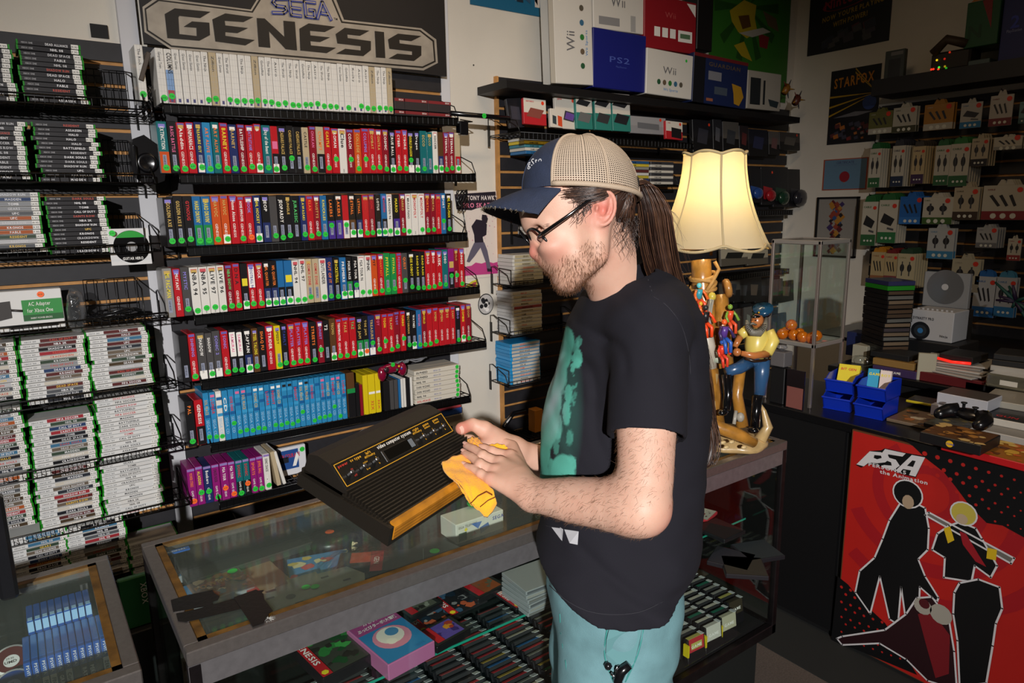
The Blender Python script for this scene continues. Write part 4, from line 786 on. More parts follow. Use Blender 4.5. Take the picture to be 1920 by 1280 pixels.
for k in range(9):
    x = -.062+k*.0127; y = 1.612; z = .775
    t = thing('handheld_game_case', f'blue handheld game case, {ordn(k)} in the rear row of the left display case', 'game case', (x, y, z), 'blue handheld game cases in the rear row')
    MB().bbox(x-.0058, x+.0058, y, y+.07, z, z+.135, VB, .0012).build('case', t); MB().box(x-.004, x+.004, y-.0006, y+.012, z+.1352, z+.1358, VT).box(x-.005, x+.005, y-.0006, y, z+.11, z+.132, VT).build('top_label', t)
MB().bbox(-.13, .075, 1.605, 1.69, .748, .773, M('4a3626', .6, var=.3), .003).build('wooden_riser', label='brown wooden riser under the rear row of blue handheld game cases', cat='riser')
for k, (px, py, cc, tx) in enumerate(((22, 1238, '5a1a1c', 'UMD'), (25, 1285, '1a3a78', '15.95'))):
    c = at(px, py, 2, .80+.012*(1-k)); t = thing('disc_cartridge', ['maroon small game disc in white shell with handwritten price, left case', 'blue small game disc in white shell, nearest in the left case'][k], 'disc', c)
    mb = MB(); mb.T = Matrix.Translation(c)@Matrix.Rotation(.5, 4, 'X'); mb.lathe([(0, 0), (.033, 0), (.034, .003), (.033, .005), (0, .005)], M('d8d4d0', .35), n=28); mb.build('shell', t)
    mb = MB(); mb.T = Matrix.Translation(c)@Matrix.Rotation(.5, 4, 'X'); mb.disc((0, 0, .0054), UX, UY, .029, M(cc, .25, coat=.6), 28); mb.disc((0, -.004, .0058), UX, UY, .014, M('dcd8d4', .5), 20); mb.text(['29.95', '15.95'][k], (-.009, .0, .0062), UX, UY, .006, M('222222', .5)); mb.text('UMD', (-.012, -.009, .0062), UX, UY, .0085, M('3a3030', .5), bold=True, width=.022); mb.build('disc', t)
    MB().box(c.x-.02, c.x+.02, c.y+.01, c.y+.03, .747, c.z-.002, M('2a2c30', .5)).build('disc_stand', t)
c = at(42, 1195, 2, .82); MB().prism([c+Vector(p) for p in ((-.03, 0, .0), (.015, .01, .045), (.02, .01, -.02), (.0, 0, -.03))], (0, .003, 0), M('2a86a4', .4)).build('price_card', label='teal torn card behind the small discs in the left case', cat='card')
# things seen in the gap between the two cases
a = at(238, 1100, 1, 1.9); MB().bbox(a.x-.03, a.x+.06, 1.88, 1.95, 0, a.z-.121, M('141416', .6), .003).build('storage_box', label='dark box under the green carton in the gap between cases', cat='box'); MB().bbox(a.x-.02, a.x+.055, 1.9, 1.92, a.z-.12, a.z+.02, M('1f6a34', .5), .003).text('XBOX', (a.x+.03, 1.899, a.z), (0, 0, -1), UX, .02, TM('w')).build('green_carton', label='green carton standing behind the gap between the two display cases', cat='carton')
a = at(262, 1150, 1, 1.95); MB().bbox(a.x-.02, a.x+.06, 1.965, 1.98, 0.001, a.z+.1, M('8f8478', .6), .003).build('cardboard_sheet', label='pale cardboard sheet in the gap between the display cases', cat='cardboard')
# dark object at extreme left edge
MB().bbox(*[at(-30, 950, 1, 1.62).x, at(17, 1000, 1, 1.62).x], 1.62, 1.65, .961, at(0, 930, 1, 1.62).z, M('131317', .25, coat=.4), .006).build('cash_drawer_screen', label='black glossy device edge on the left display case at the frame edge', cat='device')
# ================================================================ lamp on the long case
LC = at(1378, 832, 2, .961); LC.z = .961; lx, ly = LC.x-.01, LC.y+.02
tf = Vector((lx, ly, .961))
def lz(py, dx=0):   # height of an image row at the lamp's distance
    d = at(1350, py, 1, ly); return d.z
def LP(px, py, dy=0.0):
    w = (Vector((lx, ly, 1.3))-Vector(CAM)).dot(Vector(RW[:, 2])); return pw(px, py, w-dy)
t = thing('table_lamp', 'table lamp with cream bell shade and harbour-post base on the long case', 'lamp', tf)
WPOST = M('a8742e', .3, name='glazed_wood_post', coat=.4, bump=.5, bscale=60, var=.35, vscale=30); ROPE = M('b98a48', .6, name='rope', bump=.6, bscale=300)
SAND = M('b89a68', .35, name='glazed_sand_base', coat=.3, bump=.5, bscale=50, var=.25, vscale=25)
top = LP(1318, 487); scx = LP(1335, 380)
RT, RBm = .092, .172
c0 = LP(1337, 380); zt_, zb_ = LP(1330, 290).z, LP(1330, 462).z
def scallop(q, i): return 1+(.07*abs(math.sin(3*q+.5))-.03)
prof = []
for i in range(15):
    f_ = i/14; prof.append((RBm+(RT-RBm)*(1-(1-f_)**1.9), zb_+(zt_-zb_)*f_-c0.z))
SH = D.materials.new('cream_lampshade_fabric'); SH.use_nodes = True; nt = SH.node_tree; nt.nodes.clear()
o_ = nt.nodes.new('ShaderNodeOutputMaterial'); ms = nt.nodes.new('ShaderNodeMixShader'); df = nt.nodes.new('ShaderNodeBsdfDiffuse'); tl = nt.nodes.new('ShaderNodeBsdfTranslucent')
df.inputs[0].default_value = lin('d8cfb4'); tl.inputs[0].default_value = lin('f0dca8'); ms.inputs[0].default_value = .5
nt.links.new(df.outputs[0], ms.inputs[1]); nt.links.new(tl.outputs[0], ms.inputs[2]); nt.links.new(ms.outputs[0], o_.inputs[0])
mb = MB(); mb.lathe(prof, SH, c0, 64, fr=scallop); shade = mb.build('lamp_shade', t)
TRIM = M('b5a27a', .6, name='lamp_trim_braid', bump=.5, bscale=400)
mb = MB()
for (rr, zz, amp) in ((RBm, zb_, .016), (RT, zt_, .009)): mb.tube([(c0.x+rr*scallop(q, 0)*math.cos(q), c0.y+rr*scallop(q, 0)*math.sin(q), zz+amp*(1-abs(math.sin(3*q+.5))*2)*(1 if rr == RT else -1)*-.6) for q in [i*2*math.pi/96 for i in range(97)]], .0045, TRIM, 6, cap=False)
for k in range(6):
    q = k*math.pi/3-.5/3; mb.tube([(c0.x+p[0]*1.0*scallop(q, 0)*math.cos(q), c0.y+p[0]*scallop(q, 0)*math.sin(q), c0.z+p[1]) for p in prof], .0035, TRIM, 6)
mb.build('shade_braid', shade)
MB().ball((c0.x, c0.y, (zt_*.62+zb_*.38)), .028, M('ffe2a0', .5, emit=9, name='lit_bulb'), 14).build('bulb', t)
MB().tube([(c0.x, c0.y, zb_-.03), (c0.x, c0.y, zt_-.03)], .005, BRASS, 8).build('stem', t)
pl = D.lights.new('lamp_light', 'POINT'); pl.energy = 11; pl.color = (1, .83, .52); pl.shadow_soft_size = .03
po = D.objects.new('lamp_light', pl); COL.objects.link(po); po.location = (c0.x, c0.y, zt_*.62+zb_*.38); po.parent = t; po.location = Vector(po.location)-tf
# base sculpture
def blob(parent, name, pts, rad, m, n=10): return MB().tube([Vector(p) for p in pts], rad, m, n).build(name, parent)
p1 = LP(1312, 487); p1b = LP(1322, 640)
mb = MB(); mb.tube([LP(1314, 488), LP(1316, 520), LP(1320, 580), LP(1322, 680), LP(1335, 800)], [.031, .031, .034, .038, .04], WPOST, 14); mb.tube([LP(1352, 552), LP(1354, 600), LP(1358, 690)], [.022, .024, .03], WPOST, 12)
mb.tube([LP(1388, 690, -.02), LP(1382, 740, -.02), LP(1392, 800, -.02)], [.018, .017, .02], WPOST, 10); mb.build('wooden_post', t)
mb = MB()
for k, (py, ti) in enumerate(((518, .012), (526, -.006), (542, .004), (536, .018))):
    c = LP(1318, py); mb.tube([c+Vector((math.cos(q)*.038, math.sin(q)*.038, ti*math.cos(q))) for q in [i*.42 for i in range(16)]], .006, ROPE, 7, cap=False)
mb.tube([LP(1340, 490, .03), LP(1348, 505, .03), LP(1335, 530, .04), LP(1325, 545, .04)], .006, ROPE, 7).build('rope', t)
c = LP(1365, 540, .01); mb = MB(); mb.T = Matrix.Translation(c)@Matrix.Rotation(.5, 4, 'Z')@Matrix.Rotation(1.35, 4, 'X')@Matrix.Rotation(.3, 4, 'Y'); mb.lathe([(0, .008), (.024, .009), (.033, .004), (.035, -.004), (.03, -.012), (0, -.012)], M('b07a3c', .3, coat=.5, var=.3), n=22, fr=lambda q, i: 1+.12*math.cos(2*q))
for k, (dx, dy) in enumerate(((0, 0), (.015, .018), (-.018, .012), (.02, -.015), (-.012, -.02))): mb.ball((dx, dy, .0095), .003, M('3a2010', .4), 6)
mb.build('ship_pulley', t)
# sand base with driftwood and rope coil
mb = MB(); n = 40; cb = LP(1368, 815)
mb.lathe([(0, 0), (.105, 0), (.12, .008), (.118, .02), (.1, .032), (.06, .045), (0, .055)], SAND, (lx, ly, .961), 36, fr=lambda q, i: 1+.06*math.sin(3*q)+.04*math.sin(7*q+i))
mb.tube([LP(1425, 825), LP(1440, 800), LP(1432, 770), LP(1423, 752)], [.02, .016, .008, .002], SAND, 8); mb.build('base', t)
mb = MB(); mb.tube([LP(1325, 785, .05), LP(1345, 800, .06), LP(1385, 815, .06), LP(1415, 830, .05)], [.022, .02, .02, .016], WPOST, 12); mb.tube([LP(1340, 700, .02), LP(1335, 740, .02), LP(1330, 790, .03)], [.012, .016, .022], SAND, 10); mb.build('driftwood', t)
c = LP(1335, 826, .09); mb = MB()
for k in range(4): mb.tube([c+Vector((math.cos(q)*(.014+.004*k), 0.006*k*.3, math.sin(q)*(.014+.004*k))) for q in [i*.4 for i in range(17)]], .0032, ROPE, 6, cap=False)
mb.build('rope_coil', t)
for k, (px, py) in enumerate(((1362, 838), (1372, 828), (1395, 838), (1356, 829))): MB().ball(LP(px, py, .1), .009, M('c9b080', .35), 8, (1.3, .8, .6)).build('seashell', t)
MB().ball(LP(1388, 782, .05), .013, M('9a9488', .35, bump=.5), 10, (1, 1, 1.2)).tube([LP(1380, 770, .05), LP(1376, 795, .06)], .006, M('9a9488', .35), 6).build('seabird', t)
# pelican
PEL = M('b9b1a0', .4, coat=.3, var=.2); mb = MB(); mb.tube([LP(1335, 690, .04), LP(1328, 650, .05), LP(1322, 625, .05), LP(1326, 600, .05), LP(1331, 575, .05), LP(1334, 560, .05)], [.015, .022, .024, .012, .009, .009], PEL, 10); mb.ball(LP(1335, 556, .05), .013, M('c9b64a', .35), 10, (1, 1, 1.1)); mb.tube([LP(1333, 562, .06), LP(1329, 590, .065), LP(1328, 612, .06)], [.006, .005, .002], M('8a8a80', .4), 6); mb.tube([LP(1332, 650, .04), LP(1345, 672, .05), LP(1365, 680, .05)], [.006, .02, .004], M('a8b09c', .5), 6); mb.build('pelican', t)
# sailor figure
SK = M('b06a38', .3, coat=.4); YL = M('d6c060', .35, coat=.3, bump=.3, bscale=40); BJ = M('2c4f74', .3, coat=.5, bump=.4, bscale=30); BO = M('0c0c0e', .15, coat=.6); HB = M('17405c', .2, coat=.5); GB_ = M('6f6a5e', .5, bump=.8, bscale=120)
dz = .03
mb = MB(); mb.tube([LP(1415, 672, dz), LP(1417, 650, dz), LP(1420, 630, dz), LP(1424, 615, dz)], [.027, .034, .036, .02], YL, 12); mb.tube([LP(1440, 622, dz+.01), LP(1450, 640, dz+.02), LP(1438, 662, dz+.03)], [.02, .019, .017], YL, 10); mb.tube([LP(1402, 618, dz), LP(1388, 628, dz+.01)], [.017, .015], YL, 10); mb.build('sailor_shirt', t)
mb = MB(); mb.tube([LP(1438, 663, dz+.03), LP(1412, 667, dz+.05), LP(1390, 662, dz+.05)], [.012, .011, .008], SK, 9); mb.tube([LP(1387, 632, dz+.01), LP(1378, 650, dz+.02)], [.011, .008], SK, 9); mb.ball(LP(1420, 602, dz+.01), .021, SK, 12, (1, .9, 1.15)); mb.ball(LP(1413, 608, dz+.03), .006, SK, 8); mb.ball(LP(1382, 660, dz+.05), .013, SK, 10); mb.build('sailor_body', t)
mb = MB(); mb.tube([LP(1437, 596, dz+.02), LP(1434, 612, dz+.03), LP(1423, 624, dz+.036), LP(1410, 623, dz+.036), LP(1402, 612, dz+.034), LP(1400, 600, dz+.03)], [.005, .009, .013, .012, .009, .004], GB_, 9); mb.tube([LP(1404, 609, dz+.042), LP(1411, 606, dz+.046), LP(1419, 609, dz+.042)], [.002, .004, .002], GB_, 6)
for k in range(16): q = 3.3+k*.19; mb.tube([LP(1418+11*math.cos(q), 606-9*math.sin(q), dz+.045), LP(1418+19*math.cos(q), 606-19*math.sin(q), dz+.045)], .0012, M('2e2a24', .5), 4)
mb.build('beard', t)
for px_ in (1408, 1417): MB().ball(LP(px_, 600, dz+.031), .0025, M('1a120c', .3), 6).build('eye', t)
MB().ball(LP(1411, 604, dz+.036), .0045, SK, 8).build('nose', t)
mb = MB(); mb.T = Matrix.Translation(LP(1431, 585, dz))@Matrix.Rotation(-.45, 4, 'Y')@Matrix.Rotation(.2, 4, 'X'); mb.lathe([(.021, -.006), (.022, .002), (.031, .01), (.03, .017), (0, .02)], HB, n=18); mb.lathe([(.023, -.007), (.023, -.001)], BO, n=18); mb.build('sailor_cap', t)
mb = MB(); mb.ball(LP(1417, 593, dz+.02), .018, BO, 10, (1.0, .8, .3)); mb.ball(LP(1423, 586, dz+.035), .004, M('c9a030', .3, .8), 8); mb.build('cap_visor', t)
mb = MB(); mb.tube([LP(1428, 675, dz), LP(1428, 700, dz), LP(1424, 740, dz)], [.026, .023, .018], BJ, 12); mb.tube([LP(1405, 678, dz), LP(1385, 690, dz+.03), LP(1362, 697, dz+.04)], [.022, .019, .015], BJ, 12); mb.ball(LP(1415, 675, dz), .03, BJ, 12, (1, .8, .7)); mb.build('sailor_trousers', t)
mb = MB(); mb.tube([LP(1362, 702, dz+.04), LP(1365, 740, dz+.04), LP(1362, 768, dz+.05)], [.015, .013, .012], BO, 10); mb.ball(LP(1356, 773, dz+.06), .013, BO, 8, (1.5, 1, .8)); mb.build('boot', t); mb = MB(); mb.tube([LP(1420, 742, dz), LP(1417, 775, dz), LP(1416, 800, dz)], [.017, .014, .014], BO, 10); mb.ball(LP(1412, 806, dz+.02), .013, BO, 8, (1.2, 1.5, .8)); mb.build('boot', t)
MB().tube([LP(1397, 672, dz+.03), LP(1415, 677, dz+.03), LP(1438, 675, dz+.02)], .005, M('2a1a10', .3), 6).build('belt', t)
# toy figures sitting on the base
def toy(px, py, sc, cols, label, d_=.08):
    c = LP(px, py, d_); t2 = thing('toy_figure', label, 'toy', c, None)
    def Q(x, y, z=0): return c+Vector((x*sc, z*sc-.0, y*sc))
    MB().tube([Q(0, .0), Q(0, .012), Q(0, .024)], [.007*sc, .009*sc, .01*sc], M(cols[0], .35), 8).build('torso', t2)
    MB().ball(Q(0, .034), .007*sc, M(cols[1], .35), 8).build('head', t2)
    for s_ in (-1, 1):
        MB().tube([Q(.01*s_, .022), Q(.02*s_, .012, -.004), Q(.022*s_, -.002, -.012)], [.004*sc, .0035*sc, .004*sc], M(cols[2], .35), 6).build('arm', t2)
        MB().tube([Q(.005*s_, -.002), Q(.01*s_, -.012, -.012), Q(.008*s_, -.034, -.014)], [.0055*sc, .0045*sc, .004*sc], M(cols[3], .35), 6).build('leg', t2)
toy(1357, 632, 1.35, ('5a3a8a', 'e8602a', '3a2a5a', '2a5ab0'), 'purple and orange toy figure sitting in front of the harbour post', .09)
toy(1368, 600, 1.2, ('e0502a', '7aa03a', '7aa03a', 'e0502a'), 'orange and green toy figure above the purple one on the lamp base', .05)
toy(1310, 560, 1.2, ('3aa0b0', '6ad0d8', 'e86a2a', 'e8502a'), 'turquoise toy figure highest on the lamp base near the rope', .06)
toy(1313, 590, 1.0, ('e8702a', 'e0b02a', 'e8502a', '5a2a8a'), 'orange toy figure below the turquoise one on the lamp base', .07)
toy(1322, 604, 1.3, ('1a1a1e', '2a2a2a', 'f04a1e', 'f04a1e'), 'black toy figure with orange arm beside the pelican', .09)
toy(1353, 664, 1.1, ('e0402a', '2a5ab0', 'e0402a', 'e0402a'), 'red and blue toy figure at the sailor\'s hand', .09)
# ================================================================ counter with the big red poster
CX = 2.475
CT = M('0b0b0d', .35, name='black_counter_laminate', coat=.2)
t = thing('service_counter', 'long black service counter along the right side with a red poster on its face', 'counter', (CX+.26, .6, 0))
MB().bbox(CX, CX+.52, -.9, 2.15, .865, .9, CT, .003).build('worktop', t)
MB().box(CX+.02, CX+.5, -.88, 2.13, 0, .865, M('0a0a0b', .6, name='black_counter_panel')).build('body', t)
MB().box(CX+.003, CX+.03, 1.3, 2.15, .03, .865, M('08080a', .5)).build('front_panel', t)
# poster
PX = CX-.0055
def cp(px, py, d=0): 
    v = at(px, py, 0, PX-.001-d); v.x = PX-.001-d; return v
pt = thing('poster', 'large red and black animation poster on the face of the service counter', 'poster', (PX, .9, 0.02))
ya, yb_ = cp(1600, 795).y, .62; ztp, zbt = .885, .02
MB().box(PX-.004, PX+.005, yb_-.3, ya, zbt, ztp, M('5a3218', .6)).build('backing_board', pt)
RED = M('ac1b15', .5, name='red_poster_print', var=.08, vscale=4); PBK = M('0a0a0c', .45, name='black_poster_print'); PW = M('c9c6c8', .5, name='white_poster_print')
xf = PX-.0045
mb = MB(); y0_, y1_ = yb_-.3, ya-.004
mb.poly([(xf, y1_, zbt+.003), (xf, y0_, zbt+.003), (xf, y0_, ztp-.004), (xf, y1_, ztp-.004)], RED)
RD2 = M('98121a', .5)
cc = (cp(1740, 925).y, cp(1740, 925).z)
for k, (r1, r2_) in enumerate(((.07, .1), (.15, .19), (.25, .3), (.37, .42))):
    N_ = 48; seg = []
    for i in range(N_):
        q0, q1 = 2*math.pi*i/N_, 2*math.pi*(i+1)/N_; P = [(xf-.0004, cc[0]+r*math.cos(q), cc[1]+r*math.sin(q)) for r, q in ((r1, q0), (r2_, q0), (r2_, q1), (r1, q1))]
        if all(y0_ < p[1] < y1_ and zbt < p[2] < ztp-.004 for p in P): mb.poly(P, RD2)
def pp(pts, m, d): mb.poly([Vector((xf-d, v.y, v.z)) for v in (at(x, y, 0, xf) for x, y in pts)], m)
def clampy(v): return v
# black halftone corners
pp([(1688, 818), (1712, 836), (1735, 858), (1770, 885), (1790, 910), (1820, 950), (1850, 980), (1880, 985), (1925, 1010), (1925, 886), (1920, 884)], PBK, .0006)
for i in range(9):
    for j in range(9):
        x = 1722+i*24+(j % 2)*12; y = 833+j*17+i*7
        if y > 800+ (x-1600)*.30+8 and y < 822+(x-1690)*.82+18 and x < 1915: mb.disc(Vector((xf-.0008, at(x, y, 0, xf).y, at(x, y, 0, xf).z)), UY, UZ, max(.0025, .0085-j*.0002-i*.0006), RED, 8)
pp([(1571, 1080), (1590, 1095), (1610, 1120), (1630, 1140), (1660, 1168), (1690, 1215), (1720, 1265), (1600, 1215), (1558, 1203)], PBK, .0006)
for i in range(7):
    for j in range(9):
        x = 1578+i*17+(j % 2)*8; y = 1100+j*14+i*6
        if y > 1085+(x-1571)*.85 and y < 1200+(x-1560)*.4 and x < 1690: mb.disc(Vector((xf-.0008, at(x, y, 0, xf).y, at(x, y, 0, xf).z)), UY, UZ, .006-.0003*j, RED, 8)
mb.build('print', pt)
mb = MB()
def pq(pts): return [(1440+x/4, 640+y/4) for x, y in pts]
# large title: P 5 A with black shadow
pp(pq([(660, 925), (770, 820), (850, 815), (880, 800), (1040, 835), (1180, 860), (1110, 1020), (990, 990), (900, 950), (760, 915), (700, 945)]), PBK, .0012)
pp(pq([(665, 920), (765, 822), (850, 830), (900, 850), (915, 880), (880, 905), (820, 912), (760, 905), (720, 935)]), PW, .0016)
pp(pq([(800, 850), (850, 855), (855, 872), (820, 882), (795, 872)]), PBK, .002)
pp(pq([(880, 805), (1035, 838), (1010, 862), (905, 845), (890, 865), (960, 885), (990, 930), (940, 965), (850, 940), (870, 925), (930, 930), (925, 905), (850, 875), (845, 850)]), PW, .0018)
pp(pq([(1080, 850), (1180, 868), (1108, 1012), (1060, 1000), (1075, 965), (1015, 955), (985, 985), (960, 965)]), PW, .0018)
pp(pq([(1085, 890), (1110, 895), (1090, 940), (1045, 930)]), PBK, .0022)
dirp = (cp(1725, 890)-cp(1632, 868)); dirp = Vector((0, dirp.y, dirp.z)).normalized(); upp = Vector((0, -dirp.z, dirp.y)); upp = upp if upp.z > 0 else -upp
mb.text('PERSONA5', Vector((xf-.0022, cp(1630, 872).y, cp(1630, 872).z)), dirp, upp, .019, PW, bold=True, width=.135)
mb.text('the Animation', Vector((xf-.0022, cp(1651, 886).y, cp(1651, 886).z)), dirp, upp, .019, PW, bold=True, width=.165)
mb.build('lettering', pt)
# generic figure silhouettes with pale outline
mb = MB()
def fig(pts, m, d, grow=3.2, outline=True):
    cx_ = sum(p[0] for p in pts)/len(pts); cy_ = sum(p[1] for p in pts)/len(pts)
    if outline:
        V = [Vector((xf-d, at(x, y, 0, xf).y, at(x, y, 0, xf).z)) for x, y in pts]
        for a, b in zip(V, V[1:]+V[:1]): stroke(mb, [a-Vector((.0003, 0, 0)), b-Vector((.0003, 0, 0))], .006, (-1, 0, 0), PW)
    pp(pts, m, d)
fig([(1690, 940), (1712, 940), (1735, 952), (1742, 990), (1740, 1030), (1722, 1048), (1735, 1080), (1760, 1120), (1757, 1128), (1725, 1100), (1722, 1170), (1700, 1172), (1690, 1100), (1684, 1170), (1668, 1160), (1650, 1080), (1632, 1150), (1604, 1110), (1612, 1070), (1640, 1045), (1655, 1010), (1668, 975)], PBK, .001)
mb.disc(Vector((xf-.0016, cp(1703, 925).y, cp(1703, 925).z)), UY, UZ, .052, PW, 20); mb.disc(Vector((xf-.0019, cp(1703, 925).y, cp(1703, 925).z)), UY, UZ, .047, PBK, 20); mb.disc(Vector((xf-.0022, cp(1704, 940).y, cp(1704, 940).z)), UY, UZ, .02, M('a08a72', .5), 12, r2=.026)
fig([(1780, 985), (1800, 978), (1830, 990), (1842, 1010), (1870, 1060), (1858, 1082), (1828, 1060), (1822, 1090), (1770, 1082), (1772, 1045), (1748, 1030), (1758, 1000)], PBK, .0014)
mb.disc(Vector((xf-.0018, cp(1808, 962).y, cp(1808, 962).z)), UY, UZ, .042, PW, 18); mb.disc(Vector((xf-.0021, cp(1808, 962).y, cp(1808, 962).z)), UY, UZ, .037, M('b5a545', .5), 18); mb.disc(Vector((xf-.0024, cp(1805, 972).y, cp(1805, 972).z)), UY, UZ, .018, M('b09a80', .5), 12)
fig([(1735, 965), (1742, 960), (1902, 1046), (1896, 1056)], M('6a6660', .5), .0012, outline=True)
pp([(1770, 990), (1782, 986), (1790, 1012), (1778, 1018)], M('c9a81a', .5), .0026); pp([(1852, 1026), (1870, 1030), (1868, 1050), (1850, 1046)], M('c9a81a', .5), .0026)
pp([(1800, 995), (1812, 1000), (1836, 1040), (1850, 1062), (1830, 1052), (1806, 1020)], M('8f1520', .5), .0028)
fig([(1800, 1092), (1835, 1085), (1875, 1100), (1880, 1140), (1868, 1168), (1862, 1210), (1850, 1280), (1800, 1285), (1796, 1200), (1788, 1150), (1790, 1110)], PBK, .003)
fig([(1570, 1196), (1580, 1192), (1660, 1180), (1700, 1150), (1720, 1120), (1748, 1118), (1780, 1160), (1790, 1220), (1795, 1290), (1770, 1284), (1740, 1275), (1700, 1235), (1650, 1205), (1580, 1208)], M('240d12', .45), .0034)
pp([(1722, 1150), (1748, 1145), (1782, 1190), (1780, 1262), (1755, 1270), (1738, 1210)], M('70141c', .5), .0038); mb.disc(Vector((xf-.0042, cp(1732, 1135).y, cp(1732, 1135).z)), UY, UZ, .03, M('9a958a', .5), 14); mb.disc(Vector((xf-.0042, cp(1766, 1150).y, cp(1766, 1150).z)), UY, UZ, .036, M('9a958a', .5), 14); mb.disc(Vector((xf-.0046, cp(1735, 1130).y, cp(1735, 1130).z)), UY, UZ, .018, M('4a1218', .5), 12)
mb.build('figure_shapes', pt)
MB().box(2.22, CX+.02, -.2, 1.9, .0005, .004, M('171918', .9, name='dark_mat')).build('floor_mat', label='dark flat mat on the carpet in front of the poster counter', cat='floor mat')
# bare floor strip and mat
MB().box(2.0, CX, .2, 1.222, .001, .006, M('2b2a28', .9, name='dark_floor_strip')).build('floor_mat', label='dark rubber strip on the floor between display case and poster counter', cat='floor mat', origin=(2.2, .8, 0)) if False else None
# ---- acrylic tower case
AX0, AX1, AY0, AY1 = 2.55, 2.76, 1.495, 1.70
t = thing('acrylic_tower', 'tall clear acrylic display tower with orange capsules on the service counter', 'display case', ((AX0+AX1)/2, (AY0+AY1)/2, .9))
for a in (AX0, AX1):
    for b in (AY0, AY1): MB().bbox(a-.006, a+.006, b-.006, b+.006, .9, 1.57, M('9a8f88', .3, .7, name='tower_metal'), .001).build('post', t)
for z in (1.155, 1.565):
    mb = MB().bbox(AX0-.006, AX1+.006, AY0-.006, AY0+.006, z-.01, z+.008, M('9a9690', .35, .5)).bbox(AX0-.006, AX1+.006, AY1-.006, AY1+.006, z-.01, z+.008, M('9a9690', .35, .5)).bbox(AX0-.006, AX0+.006, AY0, AY1, z-.01, z+.008, M('9a9690', .35, .5)).bbox(AX1-.006, AX1+.006, AY0, AY1, z-.01, z+.008, M('9a9690', .35, .5))
    mb.build('frame', t)
MB().box(AX0, AX1, AY0, AY1, 1.150, 1.155, M('b9b5ac', .4)).build('platform', t)
MB().box(AX0, AX1, AY0, AY1, 1.566, 1.570, M('3a3230', .2)).build('top_panel', t)
for (a, b, c, d) in ((AX0-.001, AX0+.001, AY0, AY1), (AX0, AX1, AY0-.001, AY0+.001), (AX1-.001, AX1+.001, AY0, AY1), (AX0, AX1, AY1-.001, AY1+.001)): MB().box(a, b, c, d, 1.16, 1.56, GLASS).build('pane', t)
OC = M('f07a10', .15, name='orange_capsule', coat=.6, trans=.3)
for k, (dx, dy, dz_) in enumerate(((.03, .16, .025), (.07, .17, .026), (.05, .12, .024), (.035, .07, .024), (.09, .12, .025), (.06, .14, .062), (.04, .035, .024), (.1, .05, .024))):
    c = (AX0+dx, AY0+dy, 1.155+dz_); t2 = thing('toy_capsule', f'orange and clear toy capsule in the acrylic tower, {["rear left","rear right","second left","middle","right","topmost","front left","front right"][k]} one', 'toy capsule', c, 'orange toy capsules'); MB().ball(c, .0235, OC, 14).build('shell', t2); MB().lathe([(.0238, -.0015), (.0244, 0), (.0238, .0015)], M('d0600a', .3), c, 16).build('seam', t2)
# gem cube and small picture
c = at(1472, 690, 0, 2.56); zc = c.z
t = thing('gem_box', 'glittery grey cube box with a clear gem on top beside the acrylic tower', 'box', (2.56, c.y, .9))
MB().bbox(2.50, 2.56, c.y-.032, c.y+.032, at(1472, 690, 0, 2.5).z, at(1472, 662, 0, 2.5).z, M('6d6a6c', .5, .2, name='glitter_grey', bump=1, bscale=900, var=.6, vscale=500), .003).build('box', t)
MB().lathe([(0, 0), (.022, .014), (.016, .024), (0, .025)], M('c9c9cc', .05, trans=.8, name='clear_gem'), (2.53, c.y, at(1472, 662, 0, 2.5).z), 8, smooth=False).build('gem', t)
MB().bbox(2.505, 2.55, c.y-.035, c.y+.03, .9, at(1472, 692, 0, 2.5).z, M('0e0e10', .5), .003).build('pedestal', t)
a = at(1473, 745, 0, 2.485); b = at(1510, 697, 0, 2.485); t = thing('framed_picture', 'small dark picture with pinkish lower half leaning on the counter edge', 'picture', (2.49, (a.y+b.y)/2, a.z)); MB().box(2.485, 2.489, min(a.y, b.y), max(a.y, b.y), .901, b.z, M('1a1416', .2, coat=.5)).build('card', t); MB().box(2.4842, 2.485, min(a.y, b.y)+.004, max(a.y, b.y)-.004, .905, (b.z+.92)/2, M('7a4a44', .4)).build('print', t)
# ---- blue bins
BB = M('0d2fae', .3, name='blue_bin_plastic', coat=.2)
def bin_(x, y, z, rot, label):
    T = Matrix.Translation((x, y, z))@Matrix.Rotation(rot, 4, 'Z'); t2 = thing('storage_bin', label, 'storage bin', (x, y, z), 'stacked blue bins on the counter'); w, d, h = .105, .14, .07; mb = MB(); mb.T = T; th = .003
    mb.box(-w/2, w/2, -d/2, d/2, 0, th, BB)
    for s_ in (-1, 1): mb.prism([(s_*w/2, -d/2-.012, h*.72), (s_*w/2, -d/2+.006, 0), (s_*w/2, d/2, 0), (s_*w/2, d/2, h), (s_*w/2, -d/2+.03, h)], (-s_*th, 0, 0), BB)
    mb.box(-w/2, w/2, d/2-th, d/2, 0, h, BB); mb.add([(-w/2, -d/2+.006, 0), (w/2, -d/2+.006, 0), (w/2, -d/2-.012, h*.72), (-w/2, -d/2-.012, h*.72), (-w/2, -d/2+.010, 0), (w/2, -d/2+.010, 0), (w/2, -d/2-.008, h*.72), (-w/2, -d/2-.008, h*.72)], [(0, 1, 2, 3), (7, 6, 5, 4), (3, 2, 6, 7), (0, 3, 7, 4), (1, 5, 6, 2)], BB); mb.build('tray', t2)
    mb = MB(); mb.T = T; mb.bbox(-w/2-.003, w/2+.003, -d/2-.018, -d/2-.006, h*.66, h*.76, BB, .002).build('lip', t2)
